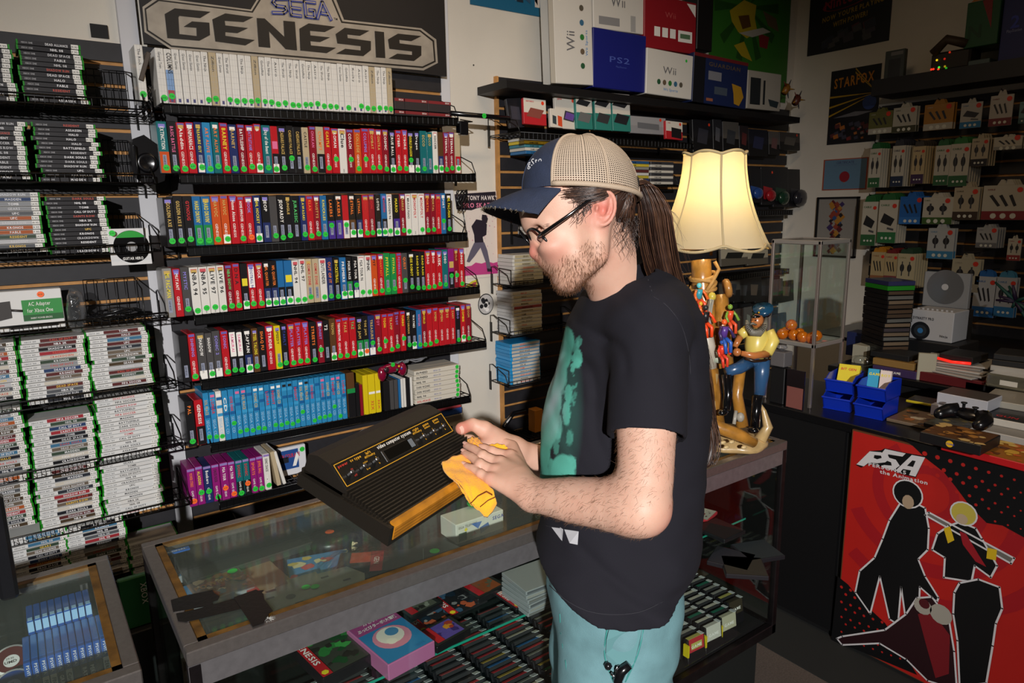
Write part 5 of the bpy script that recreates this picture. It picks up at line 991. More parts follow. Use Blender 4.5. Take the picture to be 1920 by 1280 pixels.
for k, (px, py, nm) in enumerate(((1562, 768, 'left'), (1625, 783, 'right'))):
    c = at(px, py, 2, .9); 
    for l in range(2): bin_(c.x+.07+.01*l, c.y-.0, .9+.001+l*.071, -math.pi/2+.18-.1*k, f'blue plastic parts bin, {["lower","upper"][l]} one of the {nm} stack on the counter')
    if k == 1 or k == 0:
        for j, (dx, dy, cc, tt) in enumerate((((.02, .0, 'd9c62a', 'BIT GEN'),) if k == 0 else ((.01, .03, '2a9ac0', 'GAME'), (.015, -.015, 'd8c8c0', 'BOY')))):
            x = c.x+.07+dx; y = c.y+dy; z = .9+.1; mb = MB(); mb.T = Matrix.Translation((x, y, z))@Matrix.Rotation(-math.pi/2+.3, 4, 'Z')@Matrix.Rotation(-.5 if k == 0 else -.25, 4, 'X'); mb.bbox(-.04 if k == 0 else -.02, .04 if k == 0 else .02, -.0, .03, 0, .075, M(cc, .5), .001).text(tt, (-.03 if k == 0 else -.015, -.0006, .05), UX, UZ, .014, TM('r' if k == 0 else 'y'), bold=True, maxw=.06).build('small_carton', label=['yellow small carton in the left upper blue bin', 'light blue small carton in the right upper blue bin', 'pale pink small carton in the right upper blue bin'][k+j], cat='carton')
# ---- clutter on the worktop
def slab(px, py, z, w, d, h, rot, name, label, cat, col, top=None, deco=None): return flat_item(px, py, z, w, d, h, rot, name, label, cat, M(col, .45), M(top, .4) if top else None, deco)
RQ = -math.pi/2
slab(1735, 785, .901, .2, .19, .012, RQ+.05, 'magazine', 'dark comic book lying nearest the bins on the counter', 'magazine', '6a5a4a', '6b5030', art(['8a6a3a', 'b8a88a', '3a2a20', '6a4a30', 'a0602a'], 26, 71, -.45, .45, -.45, .45))
slab(1750, 752, .914, .17, .1, .01, RQ+.1, 'game_case', 'yellow flat case with tiny logo at the back of the counter clutter', 'game case', 'c2ae1a', '1c1a1a')
slab(1790, 790, .914, .13, .19, .014, RQ, 'game_case', 'black game case with olive cover under the controller', 'game case', '121214', '3a3820', art(['6a6428', '2a2a20', '8a7a30'], 12, 75, -.4, .4, -.4, .4))
t = slab(1800, 812, .93, .18, .16, .035, RQ+.02, 'board_game', 'black boxed board game with round yellow badge under the controller', 'board game', '141214', '5a3a20', art(['8a5a2a', 'b07a3a', '3a2418', 'c9a86a'], 24, 81, -.45, .45, -.45, .45))
b_ = at(1787, 813, 0, Vector(t['_o']).x-.09); MB().disc((Vector(t['_o']).x-.0822, b_.y+.01, .947), UY, UZ, .011, M('d9a81a', .4), 18).text('CONE', (Vector(t['_o']).x-.0828, b_.y+.019, .944), -UY, UZ, .008, M('1f3a9c', .4), bold=True).build('badge', t)
slab(1865, 838, .901, .24, .19, .024, RQ-.03, 'board_game', 'red flat board game box with golden cover at the counter edge', 'board game', 'b8141a', 'a0641e', art(['d9a83a', 'c9602a', '8a2a1a', 'e0c06a', '6a3a1a'], 34, 85, -.45, .45, -.45, .45))
for k in range(2): slab(1818-12*k, 742-22*(1-k)+18, .915+.045*(1-k) if k == 0 else .915, .17, .13, .043, RQ, 'white_carton', ['white carton topmost of two behind the black controller', 'white carton under the other one behind the black controller'][k], 'carton', 'b5b6bc', '4a4440' if k == 0 else 'a9aab0')
for k, (px, py, w, d, h, col, tp, lab) in enumerate(((1905, 800, .2, .25, .03, 'b0aca4', '8a8680', 'grey and white paper stack low at the right frame edge'), (1905, 775, .2, .24, .025, 'c4bfb4', '3a3a3e', 'white magazine stack with black cover at the right frame edge'), (1905, 745, .18, .2, .025, 'a8a498', '9a9488', 'cream papers below the clear plastic box'))): slab(px, py, .901+[0, .031, .057][k], w, d, h, RQ+.06*k, 'paper_stack', lab, 'paper', col, tp, (lambda mb, w, d: (r2(mb, -w*.3, w*.3, -d*.45, -d*.1, M('1a1a1c', .4)), mb.text('GUN', (-w*.2, -d*.35, .0006), UX, UY, .03, TM('r'), bold=True))) if k == 1 else None)
c = at(1900, 720, 2, 1.0); t = thing('clear_box', 'clear plastic hinged box on the paper stack at the right edge', 'plastic box', (c.x, c.y, .985)); MB().bbox(c.x-.05, c.x+.06, c.y-.08, c.y+.08, .985, 1.04, M('b8b49c', .08, trans=.8, coat=.5), .006).build('shell', t); MB().box(c.x-.051, c.x-.0505, c.y-.03, c.y+.03, 1.0, 1.02, M('d8d4c8', .4)).build('label', t)
# black game controller
c = at(1822, 775, 2, .995); c.z = .966+.012
t = thing('game_controller', 'black wireless game controller lying on the boxed board game', 'game controller', c); BC = M('0d0d10', .28, name='controller_black', coat=.2)
T = Matrix.Translation(c+Vector((0, 0, .012)))@Matrix.Rotation(RQ-.25, 4, 'Z')
mb = MB(); mb.T = T; mb.ball((0, 0, 0), .05, BC, 18, (1.25, .75, .42)); mb.tube([(-.045, -.005, .004), (-.066, -.03, 0), (-.072, -.062, -.008), (-.066, -.078, -.008)], [.028, .026, .02, .013], BC, 12); mb.tube([(.045, -.005, .004), (.066, -.03, 0), (.072, -.062, -.008), (.066, -.078, -.008)], [.028, .026, .02, .013], BC, 12); mb.build('shell', t)
for x, y in ((-.036, .008), (.02, -.014)): mb = MB(); mb.T = T; mb.lathe([(.005, .016), (.005, .028), (.010, .032), (.010, .035), (0, .034)], M('141416', .5), (x, y, 0), 14).build('thumbstick', t)
for x, y, cc in ((.04, .0, '2fae3a'), (.05, .01, 'd03a30'), (.04, .02, 'd0b02a'), (.03, .01, '2a6ad0')): mb = MB(); mb.T = T; mb.ball((x, y, .02), .0045, M(cc, .3), 8).build('button', t)
mb = MB(); mb.T = T; mb.box(-.03, -.01, -.022, -.015, .016, .021, BC).box(-.0235, -.0165, -.029, -.008, .016, .021, BC).build('direction_pad', t)
# ---- back counter
t = thing('back_counter', 'dark back counter below the right slatwall behind the service counter', 'counter', (3.45, .6, 0)); MB().bbox(3.12, 3.8, -.9, 1.75, .92, .95, CT, .003).build('worktop', t); MB().box(3.15, 3.8, -.88, 1.73, 0, .92, M('0a0a0c', .6)).build('body', t)
# tower of black cases
cz = .951
for k in range(19):
    c = at(1662, 690, 2, .951); x, y = 3.33, at(1662, 600, 0, 3.33).y; h = .0215; j = random.uniform(-.006, .006)
    top2 = k >= 17; cc = '1f7a1c' if k == 17 else ('2a2c50' if k == 18 else '121214')
    mb = MB(); mb.T = Matrix.Translation((x+j, y+j*.5, cz+k*h))@Matrix.Rotation(-.55+random.uniform(-.05, .05), 4, 'Z')
    mb.bbox(-.065, .065, -.09, .09, 0, h*.93, M(cc, .3, coat=.3), .001).box(-.06, .06, -.0905, -.089, .002, h*.8, M(random.choice(['4a3a2c', '6a5a48', '5a5a56', '3a3438']) if not top2 else cc, .4))
    mb.build('game_case', None, (x, y, cz+k*h), f'{"green" if k == 17 else "dark"} game case, {ordn(k) if k else "lowest"} from the bottom of the tall tower on the back counter', 'game case', 'tall tower of game cases')
# ================================================================ console boxes on top of the middle slatwall
def px_box(x0, y0, x1, y1, Y, depth, m, name, label, cat, deco=None, yb=None, group=None, tilt=0):
    # y0/y1: image rows of top and bottom at the left edge
    a = at(x0, y1, 1, Y); b = at(x1, yb if yb else y1, 1, Y); zt = at(x0, y0, 1, Y).z; z = a.z; w = b.x-a.x; h = zt-z
    rot = math.atan2(b.z-a.z, w) if yb else 0
    T = Matrix.Translation((a.x, Y, z))@Matrix.Rotation(-rot, 4, 'Y')@Matrix.Rotation(tilt, 4, 'X')
    t = thing(name, label, cat, (a.x+w/2, Y+depth/2, z), group)
    mb = MB(); mb.T = T; mb.bbox(0, w, 0, depth, 0, h, m, min(.003, w*.1)); mb.build('carton', t)
    if deco:
        mb = MB(); mb.T = T@Matrix.Translation((0, -.0006, 0)); deco(mb, w, h); mb.build('print', t)
    return t
def fr(mb, x0, x1, z0, z1, m, d=0): mb.poly([(x0, -d, z0), (x1, -d, z0), (x1, -d, z1), (x0, -d, z1)], m)
LEDGE = M('100f11', .5, name='black_ledge')
a = at(950, 149, 1, 2.70); b = at(1500, 220, 1, 2.70)
t = thing('ledge_shelf', 'long black ledge shelf carrying the console boxes above the capped man', 'shelf', ((a.x+b.x)/2, 2.8, a.z))
mb = MB(); mb.prism([(a.x, 2.70, a.z), (b.x, 2.70, b.z), (b.x, 2.70, b.z-.035), (a.x, 2.70, a.z-.035)], (0, .245, 0), LEDGE).build('board', t)
WC = M('d9d6ce', .5, name='white_console_carton'); GT = M('6d6d70', .5)
def wii_round(mb, w, h, cz, n=5, vert=False):
    for k in range(n):
        c = (w*(.26+.12*k), -.0004, h*cz) if not vert else (w*.72, -.0004, h*(.22+.165*k))
        mb.disc(c, UX, UZ, .014, M(['2a5a3a', '6a5a48', '2f7a34', '3a6a8a', '5a5448'][k % 5], .5), 14)
px_box(1042, -12, 1113, 156, 2.72, .1, WC, 'console_carton', 'tall white console carton with vertical lettering, leftmost on the ledge', 'carton', lambda mb, w, h: (mb.text('Wii', (w*.52, -.0004, h*.38), (0, 0, 1), (-1, 0, 0), .075, GT, width=h*.24), wii_round(mb, w, h, 0, 5, True), mb.text('Wii Sports', (w*.86, -.0006, h*.34), (0, 0, 1), (-1, 0, 0), .02, TM('b'), width=h*.3), fr(mb, -.03, 0, 0, h, M('b9b4a8', .5))), yb=160)
px_box(1113, -60, 1208, 52, 2.74, .12, WC, 'console_carton', 'white console carton stacked on the dark blue carton', 'carton', lambda mb, w, h: (mb.text('Wii', (w*.33, -.0004, h*.42), UX, UZ, .07, GT, width=w*.3), fr(mb, w*.1, w*.5, h*.08, h*.22, M('8f8f90', .5)), fr(mb, w*.72, w*.82, h*.02, h*.3, M('a9a9a8', .5))), yb=65)
px_box(1112, 50, 1210, 163, 2.72, .16, M('141c72', .5, name='dark_blue_carton'), 'console_carton', 'dark blue console carton with faint lettering in the middle of the ledge', 'carton', lambda mb, w, h: (mb.text('PS2', (w*.3, -.0004, h*.46), UX, UZ, .04, M('4a5cae', .5), width=w*.4), mb.text('PlayStation', (w*.42, -.0004, h*.38), UX, UZ, .012, M('4a5cae', .5), width=w*.2)), yb=174)
px_box(1208, -14, 1304, 88, 2.73, .14, M('8f1420', .5, name='red_carton'), 'console_carton', 'red console carton stacked on the white one with round pictures', 'carton', lambda mb, w, h: (mb.text('Wii', (w*.38, -.0004, h*.62), UX, UZ, .04, M('b04a4a', .5), width=w*.22), [fr(mb, w*(.18+.15*k), w*(.29+.15*k), h*.24, h*.42, TM('w'), .0003) for k in range(3)], fr(mb, w*.64, w*.92, h*.2, h*.42, TM('w'), .0003), fr(mb, w*.68, w*.88, h*.27, h*.36, M('5a7a5a', .5), .0006), mb.poly([(w*.8, -.0004, h*.96), (w*.98, -.0004, h*.96), (w*.98, -.0004, h*.72)], TM('w'))), yb=102)
px_box(1211, 88, 1297, 175, 2.71, .14, WC, 'console_carton', 'white console carton with five round pictures under the red carton', 'carton', lambda mb, w, h: (mb.text('Wii', (w*.34, -.0004, h*.5), UX, UZ, .052, GT, width=w*.3), wii_round(mb, w, h, .3), mb.text('Wii Sports', (w*.36, -.0004, h*.12), UX, UZ, .02, TM('b'), width=w*.32), mb.disc((w*.84, -.0004, h*.86), UX, UZ, .008, GREEN_ST, 12)), yb=187)
px_box(1298, 96, 1398, 190, 2.70, .15, M('14234e', .5, name='navy_carton'), 'console_carton', 'navy and black console carton with golden figure, right of the white carton', 'carton', lambda mb, w, h: (fr(mb, 0, w*.2, 0, h, M('0e1018', .5)), fr(mb, 0, w, h*.93, h, M('6a1a20', .5), .0002), mb.text('GUARDIAN', (w*.26, -.0005, h*.78), UX, UZ, .03, M('5a4a3a', .5), bold=True, width=w*.6), fr(mb, w*.26, w*.5, h*.5, h*.68, M('7f8088', .5), .0004), fr(mb, w*.38, w*.62, h*.22, h*.38, M('45505e', .5), .0004), mb.poly([(w*.7, -.0006, h*.5), (w*.88, -.0006, h*.46), (w*.94, -.0006, h*.25), (w*.86, -.0006, h*.05), (w*.76, -.0006, h*.08), (w*.74, -.0006, h*.3)], M('b08420', .5)), fr(mb, w*.24, w*.36, h*.06, h*.12, M('9a5a40', .5), .0005)), yb=205)
px_box(1400, 130, 1462, 203, 2.70, .12, M('9f9a90', .5, name='pale_carton'), 'console_carton', 'pale console carton with black device picture at the ledge right end', 'carton', lambda mb, w, h: (fr(mb, w*.08, w*.38, h*.12, h*.82, M('1c2226', .5)), fr(mb, w*.46, w*.52, h*.14, h*.78, M('1c2226', .5)), mb.poly([(w*.62, -.0004, h*.3), (w*.95, -.0004, h*.25), (w*.9, -.0004, h*.08), (w*.68, -.0004, h*.12)], M('26343a', .5))), yb=209)
# green poster with yellow shape
a = at(1336, -120, 1, 2.944); b = at(1474, 150, 1, 2.944)
t = thing('poster', 'green poster with yellow and red figure shapes above the ledge right end', 'poster', ((a.x+b.x)/2, 2.944, b.z-.15))
mb = MB(); x0, x1, z0, z1 = a.x, b.x, b.z-.15, min(3.25, a.z); mb.box(x0-.02, x1+.005, 2.942, 2.948, z0, z1, M('b8b4aa', .6)); GP = M('2c6a1c', .5, name='green_poster_print'); fr_y = 2.941
mb.poly([(x0, fr_y, z0), (x1, fr_y, z0), (x1, fr_y, z1), (x0, fr_y, z1)], GP); cx_, cz_ = (x0+x1)/2-.05, z0+.55
for k in range(10):
    q = k*.63; P = [(cx_, fr_y-.0004, cz_)]+[(cx_+r*math.cos(q+d), fr_y-.0004, cz_+r*math.sin(q+d)) for r, d in ((.33, 0), (.33, .2))]
    P = [(min(max(p[0], x0), x1), p[1], min(max(p[2], z0), z1)) for p in P]; mb.poly(P, M('1c4a14', .5))
mb.build('print', t)
def pa(mb, pts, m, d): mb.poly([Vector((v.x, fr_y-d, v.z)) for v in (at(x, y, 1, fr_y) for x, y in pts)], m)
mb = MB(); YP = M('a8941a', .5); pa(mb, [(1368, 20), (1395, 0), (1418, 10), (1415, 35), (1420, 60), (1400, 72), (1384, 60), (1372, 40)], YP, .001); pa(mb, [(1384, 30), (1404, 28), (1408, 50), (1392, 55)], M('5a3a10', .5), .0014); pa(mb, [(1376, 85), (1395, 78), (1404, 100), (1410, 115), (1390, 105)], YP, .001); pa(mb, [(1422, 62), (1442, 70), (1438, 92), (1424, 88)], M('7a1c22', .5), .001); pa(mb, [(1385, 62), (1430, 52), (1445, 60), (1410, 70)], M('a8a49a', .5), .0012); pa(mb, [(1430, 20), (1455, 35), (1460, 60), (1440, 48)], M('5a4a30', .5), .001); mb.build('figure_shapes', t)
px_box(1306, -40, 1335, 92, 2.76, .1, M('0c0c0e', .5), 'console_carton', 'dark upright carton between the red carton and the green poster', 'carton')
# ---- goods on the wire shelf under the ledge
a = at(975, 246, 1, 2.66); b = at(1300, 268, 1, 2.66)
wire_shelf(a.x, b.x, a.z, 2.66, 2.92, 'black wire shelf with handheld accessories directly above the cap', zr=b.z)
def pack(x0, y0, x1, y1, Y, label, top, bottom, art_, yb=None, d=.02, sticker_=True, title='', tilt=-.08, name='accessory_pack', split=.45):
    def deco(mb, w, h):
        fr(mb, .001, w-.001, h*split, h-.001, M(top, .45)); fr(mb, .001, w-.001, .001, h*split, M(bottom, .45))
        for k, (cx, cz, sw, sh, c_, sk) in enumerate(art_): mb.poly([((cx-sw/2+sk)*w, -.0006-.0001*k, (cz+sh/2)*h), ((cx+sw/2+sk)*w, -.0006-.0001*k, (cz+sh/2-.06)*h), ((cx+sw/2-sk)*w, -.0006-.0001*k, (cz-sh/2)*h), ((cx-sw/2-sk)*w, -.0006-.0001*k, (cz-sh/2+.06)*h)], M(c_, .4))
        if title: mb.text(title, (w*.1, -.0016, h*.86), UX, UZ, h*.07, TM('r' if top > 'a' else 'w'), bold=True, maxw=w*.6)
        if sticker_: mb.disc((w*.84, -.0018, h*.86), UX, UZ, min(.009, w*.1), M('e8401e', .5), 10)
    return px_box(x0, y0, x1, y1, Y, d, M(bottom, .5), name, label, 'accessory', deco, yb, tilt=tilt)
CWH = 'd8d2c6'
pack(957, 184, 984, 240, 2.78, 'dark grey boxed item at the left end of the accessory shelf', '1c1c20', '26262c', [(.5, .5, .6, .5, '3a3a44', 0)], sticker_=False, yb=238)
pack(983, 182, 1025, 232, 2.74, 'white and red boxed handheld dock, leftmost pack above the cap', CWH, 'b8232b', [(.5, .45, .6, .4, '8a4a40', .1)], title='NINTENDO', yb=236)
pack(1033, 202, 1056, 238, 2.73, 'small white pack with blue and orange pads', CWH, CWH, [(.3, .4, .3, .5, '3a4448', 0), (.75, .35, .35, .6, 'd8502a', 0)], sticker_=False, yb=240)
pack(1043, 176, 1082, 240, 2.76, 'white and red boxed game handheld behind the small white pack', CWH, CWH, [(.65, .38, .5, .34, '3a3a40', .05), (.66, .38, .4, .26, '6a4a9a', .05)], title='game', yb=243)
for k, (x0, x1) in enumerate(((1082, 1112), (1117, 1147), (1150, 1183))): pack(x0, 171+k, x1, 241+k*2, 2.74, f'teal and white hanging pack with dark grip picture, {ORD[k]} of three above the cap', CWH, '2f7f74', [(.45, .72, .7, .2, '2a2a2c', .12), (.5, .32, .7, .3, ['6a6c6c', '3a3a3c', '26262a'][k], .1)], yb=243+k*2, title='')
pack(1182, 216, 1249, 249, 2.76, 'pale boxed game controller on the accessory shelf', '9a9a9c', '8f8f92', [(.5, .45, .6, .4, '6a6c70', 0)], yb=253, title='')
pack(1249, 225, 1280, 260, 2.74, 'small white and red pack with black device near the shelf end', CWH, 'b8232b', [(.62, .36, .6, .6, '1a1a1c', 0)], yb=263, title='SUPER')
for k, (x0, y0, x1, y1) in enumerate(((1300, 222, 1336, 285), (1338, 222, 1354, 280), (1356, 226, 1386, 285), (1387, 234, 1404, 285), (1404, 240, 1440, 292), (1442, 245, 1462, 290), (1462, 246, 1500, 280))):
    pack(x0, y0, x1, y1, 2.82, f'dark hanging headset pack, {ORD[k]} of the row right of the pale controller box', ['1a1a1e', '26262a', '57524c', '2a2224', '1a1c26', '5a5450', '3a3432'][k], '141416', [(.5, .5, .5, .5, ['34343c', '55555a', '3a3c40', '5a2a2a', '2a2e4a', '6a4a4a', '55504a'][k], .05)], sticker_=k in (0, 6), d=.03)
# second accessory row : pads in blisters
a = at(1330, 392, 1, 2.84); b = at(1500, 388, 1, 2.84)
for k, (x0, y0, x1, y1, c1) in enumerate(((1384, 318, 1404, 378, '1a2a50'), (1404, 315, 1428, 380, '2a4a8a'), (1428, 312, 1452, 384, '9a1c24'), (1450, 312, 1478, 388, '1c3a2a'), (1478, 316, 1512, 388, '2a2a30'))):
    t = pack(x0, y0, x1, y1, 2.84, f'blister pack with {["navy","blue","red","dark green","black"][k]} game pad, {ORD[k]} right of the lamp shade', '1a1a1e', '141418', [(.5, .3, .7, .4, c1, 0)], sticker_=k in (2, 4), d=.02, name='blister_pack')
    o_ = Vector(t['_o']); w = at(x1, y1, 1, 2.84).x-at(x0, y1, 1, 2.84).x
    MB().ball(o_+Vector((0, -.03, .06)), w*.3, M(c1, .15, coat=.5), 12, (1.2, .5, .9)).build('game_pad', t)
wire_shelf(2.2, 2.6, at(985, 288, 1, 2.75).z-.001, 2.74, 2.92, 'black wire shelf under the coloured flat cases at the cap front', lip=.01)
wire_shelf(at(1172, 300, 1, 2.75).x-.02, at(1172, 300, 1, 2.75).x+.42, at(1200, 345, 1, 2.75).z-.001, 2.74, 2.92, 'black wire shelf under the flat cases left of the lamp shade', lip=.01)
wire_shelf(at(950, 800, 1, 2.75).x, at(1030, 800, 1, 2.75).x, at(1010, 812, 1, 2.8).z, 2.74, 2.92, 'low black wire shelf carrying the small orange carton', lip=.01)
for k, (x0, y0, x1, y1, cc) in enumerate(((975, 262, 1030, 290, 'x'),)):
    for j in range(5): 
        z = at(985, 288, 1, 2.75).z+j*.0155; px0 = at(986-j, 270, 1, 2.75).x; MB().bbox(px0, px0+.18, 2.75, 2.88, z, z+.014, M(['2a6a9c', 'c9c4b8', '3a7a8a', 'd0b83a', 'c9c9c4'][j], .4), .001).text('GAME CUBE', (px0+.03, 2.749, z+.003), UX, UZ, .009, TM('k'), bold=True).build('game_case', label=f'{["blue","white","teal","yellow","pale"][j]} flat game case behind the cap front, {ORD[j] if j else "lowest"} of the pile', cat='game case', group='flat game cases behind the cap front')
for j in range(8):
    z = at(1200, 345, 1, 2.75).z+j*.0155; px0 = at(1172, 300, 1, 2.75).x; c = ['c9c4b8', '2a3a6a', 'b8a83a', 'c9c9c4', '5a2a2a', '8a8a84', 'd0b83a', '2a5a8a'][j]
    for s_ in range(2): MB().bbox(px0+s_*.2, px0+.185+s_*.2, 2.75, 2.88, z, z+.014, M(c if s_ == 0 else ['c9c4b8', '3a3a3e'][j % 2], .4), .001).text('CUBE GAME', (px0+.03+s_*.2, 2.749, z+.003), UX, UZ, .009, TM('k'), bold=True).build('game_case', label=f'flat game case, {ordn(j) if j else "lowest"} from below in the {["left","right"][s_]} pile between ponytail and lamp shade', cat='game case', group='flat game cases left of the lamp shade')
# ---- flat cases on the same slatwall, left of the man
def pile(x0, x1, ytop, ybot, Y, n, spine, side, lab, split=.35, yaw=0):
    a = at(x0, ybot, 1, Y); b = at(x1, ybot, 1, Y); z1 = at(x0, ytop, 1, Y).z; h = (z1-a.z)/n
    for k in range(n):
        j = random.uniform(-.004, .004); x = a.x+j; z = a.z+k*h
        mb = MB().bbox(x, x+.19, Y, Y+.13, z, z+h*.93, M(side[k % len(side)], .4, coat=.3), .001).box(x+.012, x+.186, Y-.0006, Y, z+h*.1, z+h*.85, M(random.choice(spine), .45))
        mb.text(random.choice(TW), (x+.06, Y-.0012, z+h*.25), UX, UZ, h*.55, TM(random.choice('kkr')), bold=True, maxw=.07)
        mb.build('game_case', None, (x+.095, Y+.065, z), f'flat game case, {ordn(k) if k else "lowest"} from below in the {lab}', 'game case', 'flat game cases in the '+lab)
    wire_shelf(a.x-.02, a.x+.45, a.z-.001, Y-.01, 2.92, f'small black wire shelf under the {lab}', lip=.02, up=True)
    mb = MB(); mb.tube([(a.x-.012, Y+.1, a.z), (a.x-.012, Y+.1, a.z+.08), (a.x-.012, Y, a.z+.075), (a.x-.012, Y, a.z)], .003, WIRE, 5); mb.build('wire_bookend', label=f'black wire bookend at the left end of the {lab}', cat='bookend')
CRM = ['b9ae8e', 'a89c7c', 'c9c0a4', 'b8a888']; 
pile(962, 1020, 478, 535, 2.76, 8, CRM, ['c9c6be'], 'cream pile level with the man\'s moustache')
pile(960, 1022, 548, 628, 2.76, 12, CRM+['8a3a34', 'b9b09a'], ['c9c9c8', 'bdbdbc'], 'cream pile level with the collar')
pile(958, 1015, 645, 722, 2.76, 12, ['b8b2a6', 'a9a59c', 'c4beb2'], ['1f8fcc', '2a98d4', '1c86c0'], 'blue-sided pile beside the shirt')
pile(1000, 1050, 425, 440, 2.76, 2, CRM, ['c9c6be'], 'short pile behind the glasses')
MB().bbox(at(1003,775,1,2.8).x, at(1018,775,1,2.8).x, 2.8, 2.86, at(1010,810,1,2.8).z, at(1010,768,1,2.8).z, M('c07a28', .5), .003).build('orange_carton', label='small orange carton low on the slatwall just left of the shirt', cat='carton')
MB().tube([at(945, 800, 1, 2.75), at(962, 775, 1, 2.85), at(985, 770, 1, 2.85)], .012, BP, 8).tube([at(950, 792, 1, 2.74), at(958, 782, 1, 2.76)], .004, M('c9c9c9', .3), 6).build('game_accessory', label='black plastic accessory with white strip behind the far wrist', cat='accessory')
# controllers row right of lamp base and lower
a = at(1340, 512, 1, 2.86)
for k, (x0, y0, x1, y1) in enumerate(((1352, 468, 1402, 500), (1402, 470, 1440, 498))): pack(x0, y0, x1, y1, 2.84, f'boxed game pad with pale front, {["left","right"][k]} one under the lamp shade', 'a8a08a', '5a5448', [(.5, .6, .6, .4, '1a1c18', .05)], sticker_=False)
for k in range(8): pack(1316+k*20, 525+random.randint(-4, 4), 1348+k*20, 568, 2.84, f'dark hanging accessory pack, {ORD[k]} of the lower row behind the lamp and tower', ['26262a', '3a3432', '5a5450', '2a2426'][k % 4], '1a1a1c', [(.5, .5, .5, .5, ['4a4a50', '6a5a50', '3a3c44'][k % 3], .05)], sticker_=False, d=.02)
for k in range(6): pack(1380+k*16, 580+3*k-(k%2)*6, 1395+k*16, 640+3*k, 2.82, f'leaning clear-cased item, {ORD[k]} of the row seen through the tower', ['5a4a48', '6a6462', '3a5a3a', '8a4a42', '4a4444', '5a5856'][k], '2a2426', [(.5, .5, .4, .6, ['7a6a68', '9a9a94', '4a7a4a', 'a06058', '6a6262', '7a7876'][k], .05)], sticker_=False, d=.02)
wire_shelf(at(1300,392,1,2.8).x, 4.4, at(1400,395,1,2.8).z, 2.8, 2.92, 'black wire shelf under the coloured game pads', ends=False)
wire_shelf(at(1300,512,1,2.8).x, 4.4, at(1400,512,1,2.8).z, 2.8, 2.92, 'black wire shelf under the pale boxed game pads', ends=False)
# ================================================================ right wall
XB = WB
def rect_px(x0, y0, x1, y1, X): a = at(x0, y1, 0, X); b = at(x1, y1, 0, X); t_ = at(x0, y0, 0, X); return a.y, b.y, a.z, t_.z
def wall_poster(x0, y0, x1, y1, label, base, deco, border=None):
    ya, yb2, z0, z1 = rect_px(x0, y0, x1, y1, XB-.004); t = thing('poster', label, 'poster', (XB, (ya+yb2)/2, z0)); X = XB-.004
    mb = MB(); mb.box(X, XB-.001, yb2, ya, z0, z1, M(border or base, .5)).build('sheet', t)
    mb = MB(); mb.T = Matrix(((0, -1, 0, X-.0006), (-1, 0, 0, ya), (0, 0, 1, z0), (0, 0, 0, 1)))@Matrix.Scale(-1, 4, (0, 1, 0)); w, h = ya-yb2, z1-z0
    if border: mb.poly([(w*.03, 0, h*.03), (w*.97, 0, h*.03), (w*.97, 0, h*.97), (w*.03, 0, h*.97)], M(base, .5))
    deco(mb, w, h); mb.build('print', t); return t
def P2(mb, pts, m, d): mb.poly([(x, -d, z) for x, z in pts], m)
def nin(mb, w, h):
    for k in range(16): x, z, s_ = random.uniform(.1, .85)*w, random.uniform(.03, .2)*h, random.uniform(.03, .07); P2(mb, [(x, z), (x+s_, z+s_*.2), (x+s_*.8, z+s_), (x-s_*.2, z+s_*.7)], M(random.choice(['34343c', '48464a', '2c2c3a', '5a2a34', '3f3a44']), .5), .0003+.00004*k)
    for (ra, m, d) in ((1, M('8a1c28', .5), .001), (.9, M('16141a', .5), .0012)): P2(mb, [(w*.5+ra*w*.33*math.cos(q), h*.5+ra*h*.075*math.sin(q)+.12*w*.33*math.cos(q)) for q in [i*.35 for i in range(18)]], m, d)
    u = Vector((1, 0, .12)).normalized(); mb.text('Nintendo', (w*.2, -.0014, h*.44), u, UZ, .075, M('9a1c2a', .5), bold=True, width=w*.6); mb.text("NOW YOU'RE PLAYING", (w*.18, -.0014, h*.32), u, UZ, .042, M('a8861a', .5), bold=True, width=w*.74); mb.text('WITH POWER!', (w*.32, -.0014, h*.25), u, UZ, .042, M('a8861a', .5), bold=True, width=w*.42)
wall_poster(1513, -70, 1664, 106, 'dark poster with red oval logo and yellow slogan on the right wall', '1c1b20', nin)
def sfx(mb, w, h):
    for k, (z, q) in enumerate(((.66, -.02), (.52, .1), (.4, .25), (.95, -.45), (1, -.8))): P2(mb, [(0 if k < 3 else w*.5, h*z), (w*.95, h*.64), (w*.95, h*.635), (0 if k < 3 else w*.5, h*z-.012)], M('a8841a', .5), .0003)
    for k in range(30): x, z, s_ = random.uniform(.05, .9)*w, random.uniform(.02, .24)*h, random.uniform(.015, .035); P2(mb, [(x, z), (x+s_, z+s_*.2), (x+s_*.8, z+s_), (x-s_*.2, z+s_*.7)], M(random.choice(['7a2a2a', '8a8484', '3a3a4a', 'a8642a', '5a2a2a']), .5), .0005+.00004*k)
    mb.disc((w*.82, -.001, h*.52), UX, UZ, .045, M('2a3f7a', .5), 16); P2(mb, [(w*.1, h*.36), (w*.55, h*.42), (w*.9, h*.4), (w*.6, h*.36)], M('6a6a70', .5), .0012)
    mb.text('STARFOX', (w*.08, -.0015, h*.76), Vector((1, 0, .06)), UZ, .085, M('b8741a', .5), bold=True, width=w*.82)
wall_poster(1550, 136, 1641, 272, 'dark space poster with orange title on the right wall, below the other', '100f16', sfx)
def cert(mb, w, h): mb.disc((w*.5, -.0006, h*.42), UX, UZ, .035, M('8a1c28', .5), 18); P2(mb, [(w*.47, h*.3), (w*.53, h*.3), (w*.5, h*.22)], M('b8861a', .5), .0005); mb.text('CERTIFICATE', (w*.5, -.0006, h*.84), UX, UZ, .022, M('3a3a6a', .5), align='c', width=w*.4); mb.text('OF APPRECIATION', (w*.5, -.0006, h*.77), UX, UZ, .014, M('5a6a8a', .5), align='c', width=w*.5)
